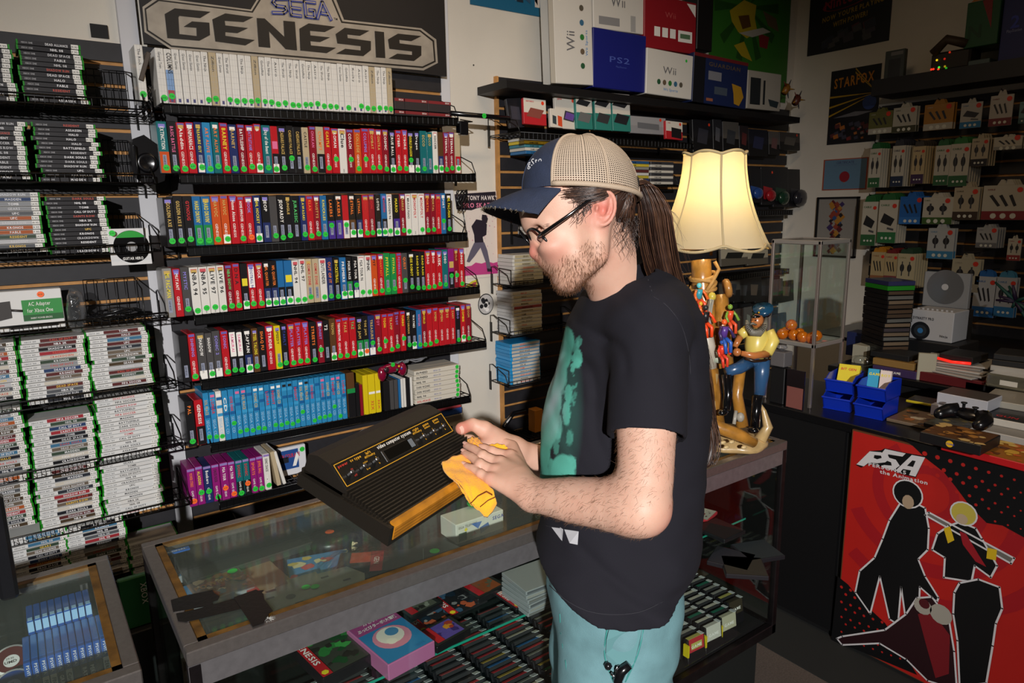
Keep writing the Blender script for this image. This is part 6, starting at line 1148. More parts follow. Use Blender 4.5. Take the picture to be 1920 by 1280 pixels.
wall_poster(1541, 300, 1624, 357, 'pale blue certificate with red seal and orange border on the right wall', '5f7f98', cert, 'a04a30')
ya, yb2, z0, z1 = rect_px(1525, 370, 1602, 480, XB-.02); t = thing('framed_poster', 'black-framed white mat picture with colourful strip on the right wall', 'picture', (XB-.01, (ya+yb2)/2, z0))
mb = MB(); 
for (a_, b_, c_, d_) in ((yb2, ya, z1-.012, z1), (yb2, ya, z0, z0+.012), (yb2, yb2+.012, z0, z1), (ya-.012, ya, z0, z1)): mb.box(XB-.022, XB-.001, a_, b_, c_, d_, M('0c0c0e', .3))
mb.build('frame', t); MB().box(XB-.012, XB-.002, yb2+.01, ya-.01, z0+.01, z1-.01, M('8d8983', .5)).build('mat', t); mb = MB()
for k in range(60): y = random.uniform(yb2+.11, ya-.1); z = random.uniform(z0+.03, z1-.03); s_ = random.uniform(.01, .03); mb.poly([(XB-.0125-.00003*k, y-s_, z), (XB-.0125-.00003*k, y, z-s_), (XB-.0125-.00003*k, y+s_, z), (XB-.0125-.00003*k, y, z+s_)], M(random.choice(['3a2a5a', '8a3a2a', '2a4a7a', 'a8742a', '5a1c24', '1c1c22']), .5))
mb.build('print', t)
# top ledge on the right wall with plush crate, cartons
za = at(1650, 150, 0, 4.3).z; 
t = thing('ledge_shelf', 'long black ledge shelf high on the right wall', 'shelf', (4.45, 1.7, za-.03)); MB().box(4.27, XB-.022, 1.15, at(1640, 150, 0, 4.3).y, za-.09, za, LEDGE).build('board', t)
def pxb(x0, y0, x1, y1, X, dep, m, name, label, cat, deco=None, tilt=0, group=None):
    ya, yb2, z0, z1 = rect_px(x0, y0, x1, y1, X); w, h = ya-yb2, z1-z0; t = thing(name, label, cat, (X+dep/2, (ya+yb2)/2, z0), group)
    T = Matrix(((0, -1, 0, X), (-1, 0, 0, ya), (0, 0, 1, z0), (0, 0, 0, 1)))@Matrix.Scale(-1, 4, (0, 1, 0))  # local x -> -Y, local y -> +X
    mb = MB(); mb.T = T; mb.bbox(0, w, 0, dep, 0, h, m, min(.003, dep*.3)); mb.build('carton', t)
    if deco: mb = MB(); mb.T = T@Matrix.Translation((0, -.0006, 0)); deco(mb, w, h); mb.build('print', t)
    return t
pxb(1806, 8, 1868, 92, 4.3, .2, M('0f4a24', .5, name='green_carton_print'), 'console_carton', 'green carton with red and orange corner shapes on the right wall ledge', 'carton', lambda mb, w, h: (P2(mb, [(w*.1, h*1), (w*.7, h*1), (w*.9, h*1.1), (w*.35, h*1.12)], M('b06a14', .5), .001), P2(mb, [(w*.45, h*.98), (w*.75, h*.99), (w*.78, h*.35)], M('7a1418', .5), .001), mb.text('N', (w*.1, -.001, h*.2), UX, UZ, h*.4, M('0a3a1a', .5), bold=True)))
pxb(1868, -20, 1925, 135, 4.32, .2, M('0f1a5a', .5, name='blue_carton_print'), 'console_carton', 'dark blue carton with small white logo at the right frame edge', 'carton', lambda mb, w, h: (mb.text('2', (w*.3, -.001, h*.5), UX, UZ, h*.2, M('24349a', .5), bold=True), mb.text('PlayStation', (w*.2, -.001, h*.45), UX, UZ, .02, M('8a90b8', .5), width=w*.5)))
pxb(1655, 98, 1692, 163, 4.28, .03, M('2f3830', .3, name='blister_dark'), 'blister_pack', 'dark green blister-packed item standing at the ledge left end', 'accessory', lambda mb, w, h: (fr(mb, w*.2, w*.8, h*.1, h*.75, M('141a14', .3)), fr(mb, w*.3, w*.9, h*.85, h*.95, M('6a6a68', .5))))
c = at(1790, 118, 0, 4.3); t = thing('toy_crate', 'dark toy crate with small coloured fairy lights on the right wall ledge', 'toy', (4.35, c.y, za)); MB().bbox(4.31, 4.45, c.y-.07, c.y+.13, za, za+.1, M('241e1a', .6), .01).tube([(4.31, c.y-.05, za+.12), (4.3, c.y+.05, za+.16), (4.31, c.y+.12, za+.1)], .025, M('3a2c1c', .6, bump=.5), 8).build('crate', t)
for k in range(9): MB().ball((4.305, c.y+.12-.012*k*random.uniform(.7, 1.3), za+random.choice([.01, .015, .02, .06, .09])), .006, M(['e83a1e', 'e8301e', 'd8b81e', '3ad83a'][k % 4], .3, emit=1.2 if k < 5 else .4), 8).build('fairy_light', t)
pxb(1812, 115, 1852, 147, 4.3, .1, M('4a5a58', .4), 'small_carton', 'grey-green low carton right of the toy crate on the ledge', 'carton')
for k, (px, py) in enumerate(((1470, 175), (1490, 195))):
    c = at(px, py, 1, 2.75); t = thing('toy_figure', ['winged orange and yellow toy figure at the right end of the console box ledge', 'small spiky toy figure beyond the ledge end'][k], 'toy', c); MB().tube([c, c+Vector((.03, 0, .04)), c+Vector((.05, 0, .02))], [.02, .025, .01], M(['8a5a1c', '5a2a20'][k], .4), 8).build('torso', t)
    for j in range(5): MB().tube([c+Vector((.03, 0, .03)), c+Vector((.03+.07*math.cos(j*1.2), -.01, .03+.06*math.sin(j*1.2)))], [.009, .002], M(['b8862a', '3a3a44', '6a2a20'][j % 3], .4), 6).build('limb', t)
# ---- hanging packs on the right slatwall
def bpack(x0, y0, x1, y1, n, label, top, bottom, kind='tall', header=None, X=4.36, dx=.022, art_=None):
    ya, yb2, z0, z1 = rect_px(x0, y0, x1, y1, X); w, h = ya-yb2, z1-z0
    for k in range(n):
        Xk = X+k*dx
        if Xk > 4.51: break
        T = Matrix(((0, -1, 0, Xk), (-1, 0, 0, ya-k*.004), (0, 0, 1, z0), (0, 0, 0, 1)))@Matrix.Scale(-1, 4, (0, 1, 0))
        lb = label+(', frontmost on its peg' if k == 0 and n > 1 else (f', {ORD[k]} back on its peg' if n > 1 else ''))
        t = thing('hanging_pack', lb, 'accessory', (Xk, (ya+yb2)/2, z0), None)
        mb = MB(); mb.T = T; mb.bbox(0, w, 0, .006, 0, h*.86, M(top, .4), .001)
        if header: mb.prism([(w*.12, 0, h*.86), (w*.88, 0, h*.86), (w*.8, 0, h*.96), (w*.6, 0, h), (w*.4, 0, h), (w*.2, 0, h*.96)], (0, .003, 0), M(header, .45))
        else: mb.prism([(w*.3, 0, h*.86), (w*.7, 0, h*.86), (w*.62, 0, h), (w*.38, 0, h)], (0, .003, 0), M(top, .45))
        mb.build('card', t)
        if k == 0 or n <= 2:
            mb = MB(); mb.T = T@Matrix.Translation((0, -.0005, 0)); fr(mb, .001, w-.001, .001, h*.22, M(bottom, .45))
            v_ = int(x0+y0) % 4; AK = M('1e1e20', .4)
            if v_ == 0:
                for j in range(3): P2(mb, [(w*(.15+.22*j), h*.6), (w*(.22+.22*j), h*.63), (w*(.42+.18*j), h*.36), (w*(.36+.18*j), h*.33)], AK, .0008+.0001*j)
            elif v_ == 1: P2(mb, [(w*.12, h*.42), (w*.7, h*.34), (w*.88, h*.48), (w*.3, h*.6)], AK, .0008); P2(mb, [(w*.5, h*.28), (w*.85, h*.25), (w*.86, h*.29), (w*.52, h*.32)], M('4a4a4c', .4), .0009)
            elif v_ == 2:
                for j in range(2): mb.disc((w*(.3+.4*j), -.0008, h*.5), UX, UZ, w*.12, AK, 12, r2=h*.1); P2(mb, [(w*(.27+.4*j), h*.3), (w*(.33+.4*j), h*.3), (w*(.33+.4*j), h*.66), (w*(.27+.4*j), h*.66)], M('3a3a3c', .4), .001)
            else:
                for j in range(3 if w > .08 else 2): x = w*(.2+.3*j) if w > .08 else w*(.25+.35*j); P2(mb, [(x, h*.35), (x+w*.12, h*.33), (x+w*.2, h*.66), (x+w*.1, h*.68)], AK, .0008)
            for j in range(3): mb.disc((w*(.28+.22*j), -.001, h*.1), UX, UZ, w*.07, M('c9c9bc', .5), 10)
            mb.disc((w*.82, -.0012, h*.74), UX, UZ, min(.014, w*.12), M('c8301e', .5), 10); mb.text('CABLE', (w*.1, -.001, h*.74), UX, UZ, h*.05, M(bottom, .5), bold=True, maxw=w*.5); mb.build('print', t)
    yc = (ya+yb2)/2; MB().tube([(4.53, yc, z1-.012*h), (X-.02, yc, z1-.012*h), (X-.024, yc, z1+.006)], .0028, M('3a3836', .35, .8), 5).build('peg_hook', label='metal peg hook carrying the '+label, cat='hook')
WCc = 'b4ae9e'
for a_ in ((1627, 205, 1671, 253, 2, 'olive and white cable pack at the slatwall left end', '5a5a26', 'a8a498'), (1672, 196, 1716, 250, 2, 'white and olive cable pack, second in the top row', 'a8a496', '3a3a22'), (1730, 190, 1785, 246, 2, 'yellow cable pack in the top row', '9a6a1a', 'a8a498'), (1798, 187, 1838, 242, 1, 'white and bright blue cable pack in the top row', 'a4a19a', '1a6a9a'), (1852, 172, 1895, 238, 1, 'white and red cable pack in the top row', 'a8a29a', '6a1c20'), (1908, 185, 1935, 232, 1, 'teal pack cut by the right frame edge', '5a7a7a', '2a4a4a')): bpack(*a_)
for a_ in ((1626, 268, 1648, 352, 5, 'green-topped narrow cable pack, leftmost in the second row', WCc, '2a5a34', 'tall', '1f5a2c'), (1668, 262, 1692, 350, 6, 'white and navy narrow cable pack in the second row', WCc, '1f2c44', 'tall', '2a2c34'), (1706, 264, 1730, 345, 6, 'cream and purple narrow cable pack in the second row', 'b09c74', '3a2444', 'tall', '3a342c'), (1748, 262, 1776, 348, 5, 'white narrow cable pack with green head in the second row', WCc, '2a5a34', 'tall', '1f5a2c'), (1776, 258, 1812, 350, 6, 'white wide cable pack with green head in the second row', WCc, '2a5a34', 'tall', '246a2c'), (1818, 252, 1850, 312, 4, 'cream and black multi-plug pack in the second row', 'a89c84', '1c1a1c', 'tall', None), (1862, 254, 1915, 282, 2, 'small white boxed charger in the second row', WCc, '8a8880', 'tall', None),
           (1612, 365, 1640, 460, 5, 'white-green cable pack leftmost in the third row', WCc, '2a5a34', 'tall', '1f5a2c'), (1643, 362, 1678, 455, 5, 'white cable pack with red plugs in the third row', WCc, '2a6a3c', 'tall', '1f5a2c'), (1684, 360, 1728, 420, 4, 'bright blue hanging pack with black window', '1c5aa0', '2a6ab0', 'tall', None), (1724, 362, 1784, 420, 4, 'cream and green rounded pack with two plugs', WCc, '3a5a24', 'tall', None), (1784, 342, 1832, 412, 3, 'cream and brown pack with four plugs', 'a89c84', '3a2a20', 'tall', None), (1838, 338, 1922, 412, 4, 'large white and red adapter pack in the third row', WCc, '7a1c22', 'tall', None),
           (1736, 418, 1786, 484, 2, 'white and sky blue rounded pack below the bright blue one', 'a8aaa8', '3a7aa0', 'tall', None), (1828, 420, 1868, 464, 4, 'grey boxed pack in the fourth row', '9a9a98', '6a6a6c', 'tall', None), (1886, 440, 1912, 488, 1, 'white pack with red and blue foot at the right edge', WCc, '8a2a2a', 'tall', None),
           (1630, 462, 1656, 530, 5, 'cream pack with orange head behind the case tower', 'a8946c', '8a5a3a', 'tall', 'b0741a'), (1655, 465, 1680, 530, 5, 'cream pack with dark red head behind the case tower', 'a8946c', '7a3a3a', 'tall', '6a1c1c'), (1678, 464, 1712, 538, 6, 'cream pack with green head and three deep copies', 'b0a484', '8a8458', 'tall', '24402c'), (1780, 474, 1834, 545, 2, 'cream adapter pack partly behind the clear disc case', 'a49c84', '8a8270', 'tall', None), (1820, 504, 1862, 592, 2, 'white and blue power brick pack, left of two', 'a8aaac', '1a5a9a', 'tall', '1a5a9a'), (1860, 506, 1900, 592, 2, 'white and blue power brick pack, right of two', 'a0a2a4', '2a6a9a', 'tall', '3a7a9a')): bpack(*a_)
# grey clear disc case and white flight-stick carton on back counter
t = pxb(1728, 508, 1814, 572, 3.75, .03, M('8c8e90', .2, name='clear_grey_case', coat=.6), 'disc_case', 'large clear grey disc spindle case leaning above the white carton', 'disc case'); o_ = Vector(t['_o'])
c = at(1772, 538, 0, 3.748); mb = MB(); mb.disc(c, UY, UZ, .085, M('5f6062', .15, coat=.6), 36); mb.disc(c-Vector((.001, 0, 0)), UY, UZ, .016, M('b9babc', .3), 16); mb.build('disc', t)
pxb(1704, 578, 1785, 633, 3.5, .16, M('b0b0b2', .5, name='white_toothed_carton'), 'device_carton', 'white toothed-top carton with black dial on the back counter', 'carton', lambda mb, w, h: (mb.disc((w*.26, -.001, h*.3), UX, UZ, h*.3, M('1a1c20', .4), 24), mb.disc((w*.26, -.0014, h*.3), UX, UZ, h*.2, M('2f3438', .4), 20), mb.disc((w*.26, -.0018, h*.3), UX, UZ, h*.09, M('3a7ab0', .4), 16), mb.text('DYNASTY PRO', (w*.06, -.001, h*.68), UX, UZ, h*.12, M('2a2a2e', .5), bold=True, width=w*.5), mb.text('Ninja', (w*.72, -.001, h*.16), UX, UZ, h*.1, M('2a2a2e', .5), bold=True), [fr(mb, w*(.1+.11*k), w*(.15+.11*k), h*.995, h*1.05, M('b0b0b2', .5), -.02) for k in range(8)]))
a = at(1745, 633, 0, 3.5); MB().bbox(3.46, 3.68, a.y-.14, a.y+.14, .951, at(1704, 633, 0, 3.5).z-.002, M('121214', .5), .003).build('riser_box', label='dark box under the white toothed carton on the back counter', cat='box')
# back counter clutter
def rslab(px, py, X, w, d, h, z, lab, col, name='carton', cat='carton', rot=0, title=''):
    y = at(px, py, 0, X).y; T = Matrix.Translation((X+w/2, y, z))@Matrix.Rotation(rot, 4, 'Z'); mb = MB(); mb.T = T; mb.bbox(-w/2, w/2, -d/2, d/2, 0, h, M(col, .5), .002)
    if title: mb.text(title, (-w/2-.0006, d*.3, h*.3), (0, -1, 0), UZ, h*.4, TM('w'), bold=True, maxw=d*.6)
    mb.build(name, label=lab, cat=cat)
zc = .951
a = at(1770, 572, 0, 3.75); MB().box(3.745, 3.79, a.y-.12, a.y+.12, .951, at(1728, 572, 0, 3.75).z-.001, M('161618', .5)).build('wire_stand', label='dark stand behind the toothed carton carrying the clear grey disc case', cat='stand')
rslab(1677, 680, 3.13, .16, .19, .035, zc, 'purple and gold patterned low box at the back counter edge', '3a2a52', title='GAME GAME'); rslab(1675, 668, 3.14, .15, .18, .03, zc+.036, 'kraft brown box on the patterned low box', '8a6a38'); rslab(1668, 655, 3.16, .14, .17, .025, zc+.067, 'black flat case on the kraft brown box', '141416', 'game_case', 'game case')
rslab(1780, 688, 3.14, .2, .27, .04, zc, 'dark red flat box under the white papers on the back counter', '5a1418', 'flat_box', 'box'); rslab(1850, 690, 3.14, .2, .14, .03, zc, 'black flat box right of the dark red one on the back counter', '161618', 'flat_box', 'box')
for k in range(5): rslab(1778+random.randint(-10, 10), 670, 3.15+.01*k, .2, .25, .008, zc+.041+.009*k, f'loose white paper sheaf, {["lowest","second","third","fourth","topmost"][k]} on the dark red box', ['a8a49c', '9a9690', 'b0aca4', '8a8680', 'a8a49c'][k], 'paper_sheaf', 'paper', rot=.1*k-.2)
rslab(1795, 640, 3.2, .16, .13, .03, zc+.09, 'black device with red glowing strip on the paper sheaves', '161618', 'game_device', 'device'); y = at(1790, 645, 0, 3.19).y; MB().tube([(3.185, y+.06, zc+.10), (3.18, y, zc+.094), (3.185, y-.07, zc+.098)], .006, M('ff2a1e', .3, emit=.8), 8).build('red_strip', label='bright red curved strip in front of the black device', cat='strip')
rslab(1738, 662, 3.15, .02, .07, .12, zc, 'pale upright box flap beside the papers on the back counter', 'a09a84', 'box_flap', 'cardboard', rot=.5)
for k in range(5): rslab(1912, 660, 3.16+.01*k, .16, .2, .022, zc+.04+.023*k, f'dark flat case, {ORD[k] if k else "lowest"} of the pile at the right edge of the back counter', ['141416', '242426', 'a8a49c', '1a1a1c', '202020'][k], 'game_case', 'game case', rot=.05*k)
rslab(1912, 690, 3.14, .16, .22, .04, zc, 'pale low carton at the right edge of the back counter', '8f8a7c')
rslab(1870, 660, 3.2, .12, .14, .05, zc, 'yellow and red crumpled bag on the back counter', '8a6a1a', 'crumpled_bag', 'bag', rot=.4)
c = at(1632, 650, 0, 3.25); MB().ball((3.2, c.y, zc+.03), .035, PLASTIC, 12, (1, 1.4, .8)).build('bubble_wrap', label='crumpled clear plastic wrap left of the case tower', cat='plastic wrap')
rslab(1612, 650, 3.25, .08, .07, .09, zc, 'cream upright small carton left of the plastic wrap', '9a9684', 'small_carton'); rslab(1610, 625, 3.4, .1, .12, .12, zc, 'dark blue and red box behind the tower of cases', '16204a', 'small_box', 'box')
c = at(1905, 565, 0, 3.9); mb = MB()
for k in range(14): mb.tube([c, c+Vector((random.uniform(-.02, .02), .09*math.cos(k*.7)*random.uniform(.6, 1.1), .1*math.sin(k*.9)*random.uniform(.5, 1)))], [.012, .005], M(['2a1a3a', '1c4a44'][k % 2], .5), 6)
mb.build('plush_toy', label='dark purple and teal spiky plush at the right frame edge', cat='plush toy')
MB().box(3.85, 4.5, -.5, 2.28, .93, .95, CT).build('low_shelf', label='dark low shelf board against the right slatwall', cat='shelf')
# ================================================================ organic surfaces: smooth distance fields meshed by surface nets
class SDF:
    def __init__(s, lo, hi, h):
        s.lo = np.array(lo, float); s.h = h; s.n = np.ceil((np.array(hi)-s.lo)/h).astype(int)+1; s.f = np.full(s.n, 1.0, np.float32)
    def reg(s, lo, hi):
        a = np.clip(np.floor((np.array(lo)-s.lo)/s.h).astype(int), 0, s.n); b = np.clip(np.ceil((np.array(hi)-s.lo)/s.h).astype(int)+1, 0, s.n)
        if (b <= a).any(): return None
        g = np.meshgrid(*[s.lo[i]+s.h*np.arange(a[i], b[i]) for i in range(3)], indexing='ij'); return (slice(a[0], b[0]), slice(a[1], b[1]), slice(a[2], b[2])), np.stack(g, -1)
    def comb(s, sl, d, k, mode):
        f = s.f[sl]; d = d.astype(np.float32)
        if mode == 'add':
            if k > 0: hh = np.clip(.5+.5*(f-d)/k, 0, 1); s.f[sl] = f*(1-hh)+d*hh-k*hh*(1-hh)
            else: s.f[sl] = np.minimum(f, d)
        else:
            if k > 0: hh = np.clip(.5-.5*(f+d)/k, 0, 1); s.f[sl] = f*(1-hh)-d*hh+k*hh*(1-hh)
            else: s.f[sl] = np.maximum(f, -d)
    def cap(s, pts, rs, k=.01, mode='add', sq=None):
        # chain of round cones; sq = (axis vector, factor) squashes along an axis
        pts = [np.array(p, float) for p in pts]
        A_ = np.array(pts); m = max(rs)+k+s.h*2; r = s.reg(A_.min(0)-m, A_.max(0)+m); Dm = None
        if r is None: return s
        sl, P = r
        for a, b, ra, rb in zip(pts[:-1], pts[1:], rs[:-1], rs[1:]):
            ab = b-a; pa = P-a; t = np.clip((pa@ab)/max(ab@ab, 1e-9), 0, 1); q = pa-t[..., None]*ab
            if sq is not None: ax = np.array(sq[0])/np.linalg.norm(sq[0]); q = q+(q@ax)[..., None]*ax*(1/sq[1]-1)
            d = np.linalg.norm(q, axis=-1)-(ra+(rb-ra)*t); Dm = d if Dm is None else np.minimum(Dm, d)
        s.comb(sl, Dm, k, mode)
        return s
    def ell(s, c, r, ax=None, k=.01, mode='add'):
        c = np.array(c, float); r = np.array(r, float); m = r.max()+k+s.h*2; g = s.reg(c-m, c+m)
        if g is None: return s
        sl, P = g; q = P-c
        if ax is not None: q = q@np.array(ax, float).T
        k0 = np.linalg.norm(q/r, axis=-1); k1 = np.linalg.norm(q/(r*r), axis=-1)+1e-9; s.comb(sl, k0*(k0-1)/k1, k, mode); return s
    def fn(s, fun, lo, hi, k=.01, mode='add'):
        g = s.reg(lo, hi)
        if g: s.comb(g[0], fun(g[1]), k, mode)
        return s
    def mesh(s):
        f = s.f; ins = f < 0; c = np.zeros(np.array(f.shape)-1, np.uint8)
        for i in (0, 1):
            for j in (0, 1):
                for k in (0, 1): c += ins[i:i+c.shape[0], j:j+c.shape[1], k:k+c.shape[2]]
        act = np.argwhere((c > 0) & (c < 8)); idx = -np.ones(c.shape, np.int32); idx[tuple(act.T)] = np.arange(len(act))
        co = [(i, j, k) for i in (0, 1) for j in (0, 1) for k in (0, 1)]; val = {q: f[act[:, 0]+q[0], act[:, 1]+q[1], act[:, 2]+q[2]] for q in co}
        sm = np.zeros((len(act), 3)); ct = np.zeros(len(act))
        for q in co:
            for a in range(3):
                if q[a] == 0:
                    q2 = list(q); q2[a] = 1; v0, v1 = val[q], val[tuple(q2)]; m = (v0 < 0) != (v1 < 0); t = np.where(m, v0/np.where(m, v0-v1, 1), 0)
                    for b in range(3): sm[:, b] += np.where(m, q[b]+(t if b == a else 0), 0)
                    ct += m
        V = s.lo+s.h*(act+sm/ct[:, None]); F = []
        for a in range(3):
            sh = [slice(None)]*3; sh[a] = slice(0, -1); s1 = [slice(None)]*3; s1[a] = slice(1, None)
            x = ins[tuple(sh)] != ins[tuple(s1)]; e = np.argwhere(x); b, c_ = (a+1) % 3, (a+2) % 3
            ok = (e[:, b] > 0) & (e[:, c_] > 0) & (e[:, b] < f.shape[b]-1) & (e[:, c_] < f.shape[c_]-1); e = e[ok]
            db = np.zeros(3, int); db[b] = 1; dc = np.zeros(3, int); dc[c_] = 1
            q = [idx[tuple((e-o_).T)] for o_ in (db+dc, dc, 0*db, db)]; q = np.stack(q, 1); fl = ins[tuple(e.T)]
            q[~fl] = q[~fl][:, ::-1]; F.append(q)
        return V, np.concatenate(F)
def relax(V, F, it=2, lam=.5):
    for _ in range(it):
        A = np.zeros_like(V); n = np.zeros(len(V))
        for i in range(4):
            a, b = F[:, i], F[:, (i+1) % 4]
            for d in range(3): A[:, d] += np.bincount(a, V[b, d], len(V))+np.bincount(b, V[a, d], len(V))
            n += np.bincount(a, minlength=len(V))+np.bincount(b, minlength=len(V))
        V = V+lam*(A/np.maximum(n, 1)[:, None]-V)
    return V
def normals(V, F):
    n = np.cross(V[F[:, 2]]-V[F[:, 0]], V[F[:, 3]]-V[F[:, 1]]); N = np.zeros_like(V)
    for i in range(4):
        for d in range(3): N[:, d] += np.bincount(F[:, i], n[:, d], len(V))
    return N/(np.linalg.norm(N, axis=1)[:, None]+1e-12)
def npobj(name, V, F, mat, parent, label=None, attr=None, matidx=None):
    o0 = np.array(parent['_o']); me = D.meshes.new(name); me.vertices.add(len(V)); me.vertices.foreach_set('co', (V-o0).astype(np.float32).ravel())
    k = F.shape[1]; me.loops.add(len(F)*k); me.loops.foreach_set('vertex_index', F.astype(np.int32).ravel()); me.polygons.add(len(F)); me.polygons.foreach_set('loop_start', (np.arange(len(F))*k).astype(np.int32))
    me.polygons.foreach_set('loop_total', np.full(len(F), k, np.int32)); me.update(calc_edges=True); me.polygons.foreach_set('use_smooth', np.ones(len(F), bool))
    for m in (mat if isinstance(mat, list) else [mat]): me.materials.append(m)
    if matidx is not None: me.polygons.foreach_set('material_index', matidx.astype(np.int32))
    if attr is not None:
        for nm, arr in attr.items(): a = me.attributes.new(nm, 'FLOAT', 'POINT'); a.data.foreach_set('value', arr.astype(np.float32))
    me.validate(); o = D.objects.new(name, me); COL.objects.link(o); o.parent = parent; o['_o'] = tuple(o0)
    if label: o['label'] = label
    return o
rr_ = _r; uu_ = -_d; cc_ = -_f             # image-right, image-up, toward the viewer, as world vectors
AXM = np.array([rr_, uu_, cc_])
def W(px, py, w): return CAM+RW@np.array([(px-960)/F*w, (py-640)/F*w, w])
def vn(P, s): # cheap value noise
    P = P*s; return (np.sin(P[..., 0]*1.3+np.sin(P[..., 1]*1.7))*np.sin(P[..., 1]*1.1+1.3*np.sin(P[..., 2]*1.9))*np.sin(P[..., 2]*1.5+np.sin(P[..., 0]*1.1)))
MAN = thing('person', 'man in navy and beige mesh cap, black t-shirt and teal trousers wiping the held console', 'person', (.93, .95, 0))
# ---- skin shader: base colour with blotches and redder ears, nose and knuckles
SKIN = D.materials.new('fair_skin'); SKIN.use_nodes = True; nt = SKIN.node_tree; b = nt.nodes['Principled BSDF']
b.inputs['Roughness'].default_value = .52; b.inputs['Subsurface Weight'].default_value = .12; b.inputs['Subsurface Radius'].default_value = (1, .35, .2); b.inputs['Subsurface Scale'].default_value = .006; b.inputs['Specular IOR Level'].default_value = .4
tc = nt.nodes.new('ShaderNodeTexCoord'); nz = nt.nodes.new('ShaderNodeTexNoise'); nz.inputs['Scale'].default_value = 28; nz.inputs['Detail'].default_value = 5; nt.links.new(tc.outputs['Object'], nz.inputs['Vector'])
m1 = nt.nodes.new('ShaderNodeMix'); m1.data_type = 'RGBA'; m1.inputs[6].default_value = lin('d6b09b'); m1.inputs[7].default_value = lin('c7957f'); nt.links.new(nz.outputs['Fac'], m1.inputs[0])
at_ = nt.nodes.new('ShaderNodeAttribute'); at_.attribute_name = 'red'; m2 = nt.nodes.new('ShaderNodeMix'); m2.data_type = 'RGBA'; m2.inputs[7].default_value = lin('c06a5c'); nt.links.new(at_.outputs['Fac'], m2.inputs[0]); nt.links.new(m1.outputs[2], m2.inputs[6])
a2_ = nt.nodes.new('ShaderNodeAttribute'); a2_.attribute_name = 'stubble'; m3 = nt.nodes.new('ShaderNodeMix'); m3.data_type = 'RGBA'; m3.inputs[7].default_value = lin('8a6248'); mm = nt.nodes.new('ShaderNodeMath'); mm.operation = 'MULTIPLY'; mm.inputs[1].default_value = .3
nt.links.new(a2_.outputs['Fac'], mm.inputs[0]); nt.links.new(mm.outputs[0], m3.inputs[0]); nt.links.new(m2.outputs[2], m3.inputs[6]); nt.links.new(m3.outputs[2], b.inputs['Base Color'])
n2 = nt.nodes.new('ShaderNodeTexNoise'); n2.inputs['Scale'].default_value = 420; nt.links.new(tc.outputs['Object'], n2.inputs['Vector']); bp = nt.nodes.new('ShaderNodeBump'); bp.inputs['Strength'].default_value = .18; bp.inputs['Distance'].default_value = .001; nt.links.new(n2.outputs['Fac'], bp.inputs['Height']); nt.links.new(bp.outputs['Normal'], b.inputs['Normal'])
# ---- console held in the hands
KO = np.array([.4649, 1.0283, 1.1471]); KR = np.array([[0.9306, -0.3605, 0.0628], [0.3626, 0.8855, -0.2905], [0.0491, 0.2931, 0.9548]])
KM = Matrix([[*KR[0], KO[0]], [*KR[1], KO[1]], [*KR[2], KO[2]], [0, 0, 0, 1]])
def kw(x, y, z): return KO+KR@np.array([x, y, z])
KB = M('1f1b16', .36, name='ribbed_black_plastic', bump=.2, bscale=500); KP = M('1e1a16', .45, name='panel_black', bump=.15, bscale=500); KWD = M('b5761e', .35, name='wood_grain_panel', var=.4, vscale=25, coat=.2)
con = thing('game_console', 'black ribbed vintage game console with wood-grain front held in the man\'s hands', 'game console', tuple(kw(.17, .11, 0)))
mb = MB(); mb.T = KM; WD, DP = .345, .232
mb.prism([(0, 0, 0), (0, DP, 0), (0, DP, .026), (0, .0, .038)], (.008, 0, 0), KB); mb.prism([(WD-.008, 0, 0), (WD-.008, DP, 0), (WD-.008, DP, .026), (WD-.008, .0, .038)], (.008, 0, 0), KB)
mb.box(.008, WD-.008, .004, DP, 0, .008, KB).box(.008, WD-.008, DP-.006, DP, .008, .034, KB).box(.008, WD-.008, .0, .004, 0, .006, KB)
mb.box(.008, WD-.008, .010, .125, .008, .036, KB); mb.build('base', con)
mb = MB(); mb.T = KM
nr = 14
for k in range(nr):
    y0 = .012+k*.0078; z = .0375+.0009*k*.5; mb.prism([(.008, y0, z-.004), (.008, y0+.0008, z+.004), (.008, y0+.0038, z+.004), (.008, y0+.0046, z-.004)], (WD-.016, 0, 0), KB)
mb.build('ribs', con)
mb = MB(); mb.T = KM; mb.prism([(.012, .0035, .006), (.012, .0, .008), (.012, .0, .034), (.012, .006, .0405), (.012, .013, .0405), (.012, .013, .006)], (WD-.024, 0, 0), KWD)
for z in (.014, .021, .028): mb.box(.012, WD-.012, -.0004, 0, z, z+.0007, M('6a3f10', .5))
mb.build('wood_panel', con)
# raised rear housing, slanted control panel
pf = (.122, .044); pb = (.168, .074)
mb = MB(); mb.T = KM; mb.prism([(.012, .119, .034), (.012, .121, .043), (.012, .169, .075), (.012, .200, .076), (.012, .224, .066), (.012, .230, .030)], (WD-.024, 0, 0), KP); mb.build('housing', con)
sl = Vector((0, pb[0]-pf[0], pb[1]-pf[1])); L = sl.length; sl.normalize(); nn = Vector((0, -sl.z, sl.y))
KPm = KM@Matrix(((1, 0, 0, .014), (0, sl.y, nn.y, pf[0]), (0, sl.z, nn.z, pf[1]+.0008), (0, 0, 0, 1)))
mb = MB(); mb.T = KPm; PWd = WD-.028; YLn = M('d9a028', .45, name='gold_line')
mb.box(0, PWd, 0, L-.001, -.001, .0016, M('14120f', .35))
for (a, b_, c_, d_) in ((.002, PWd-.002, .003, .0042), (.002, PWd-.002, L-.0062, L-.005), (.002, .0032, .003, L-.005), (PWd-.0032, PWd-.002, .003, L-.005)): mb.box(a, b_, c_, d_, .0016, .002, YLn)
mb.build('control_panel', con)
mb = MB(); mb.T = KPm
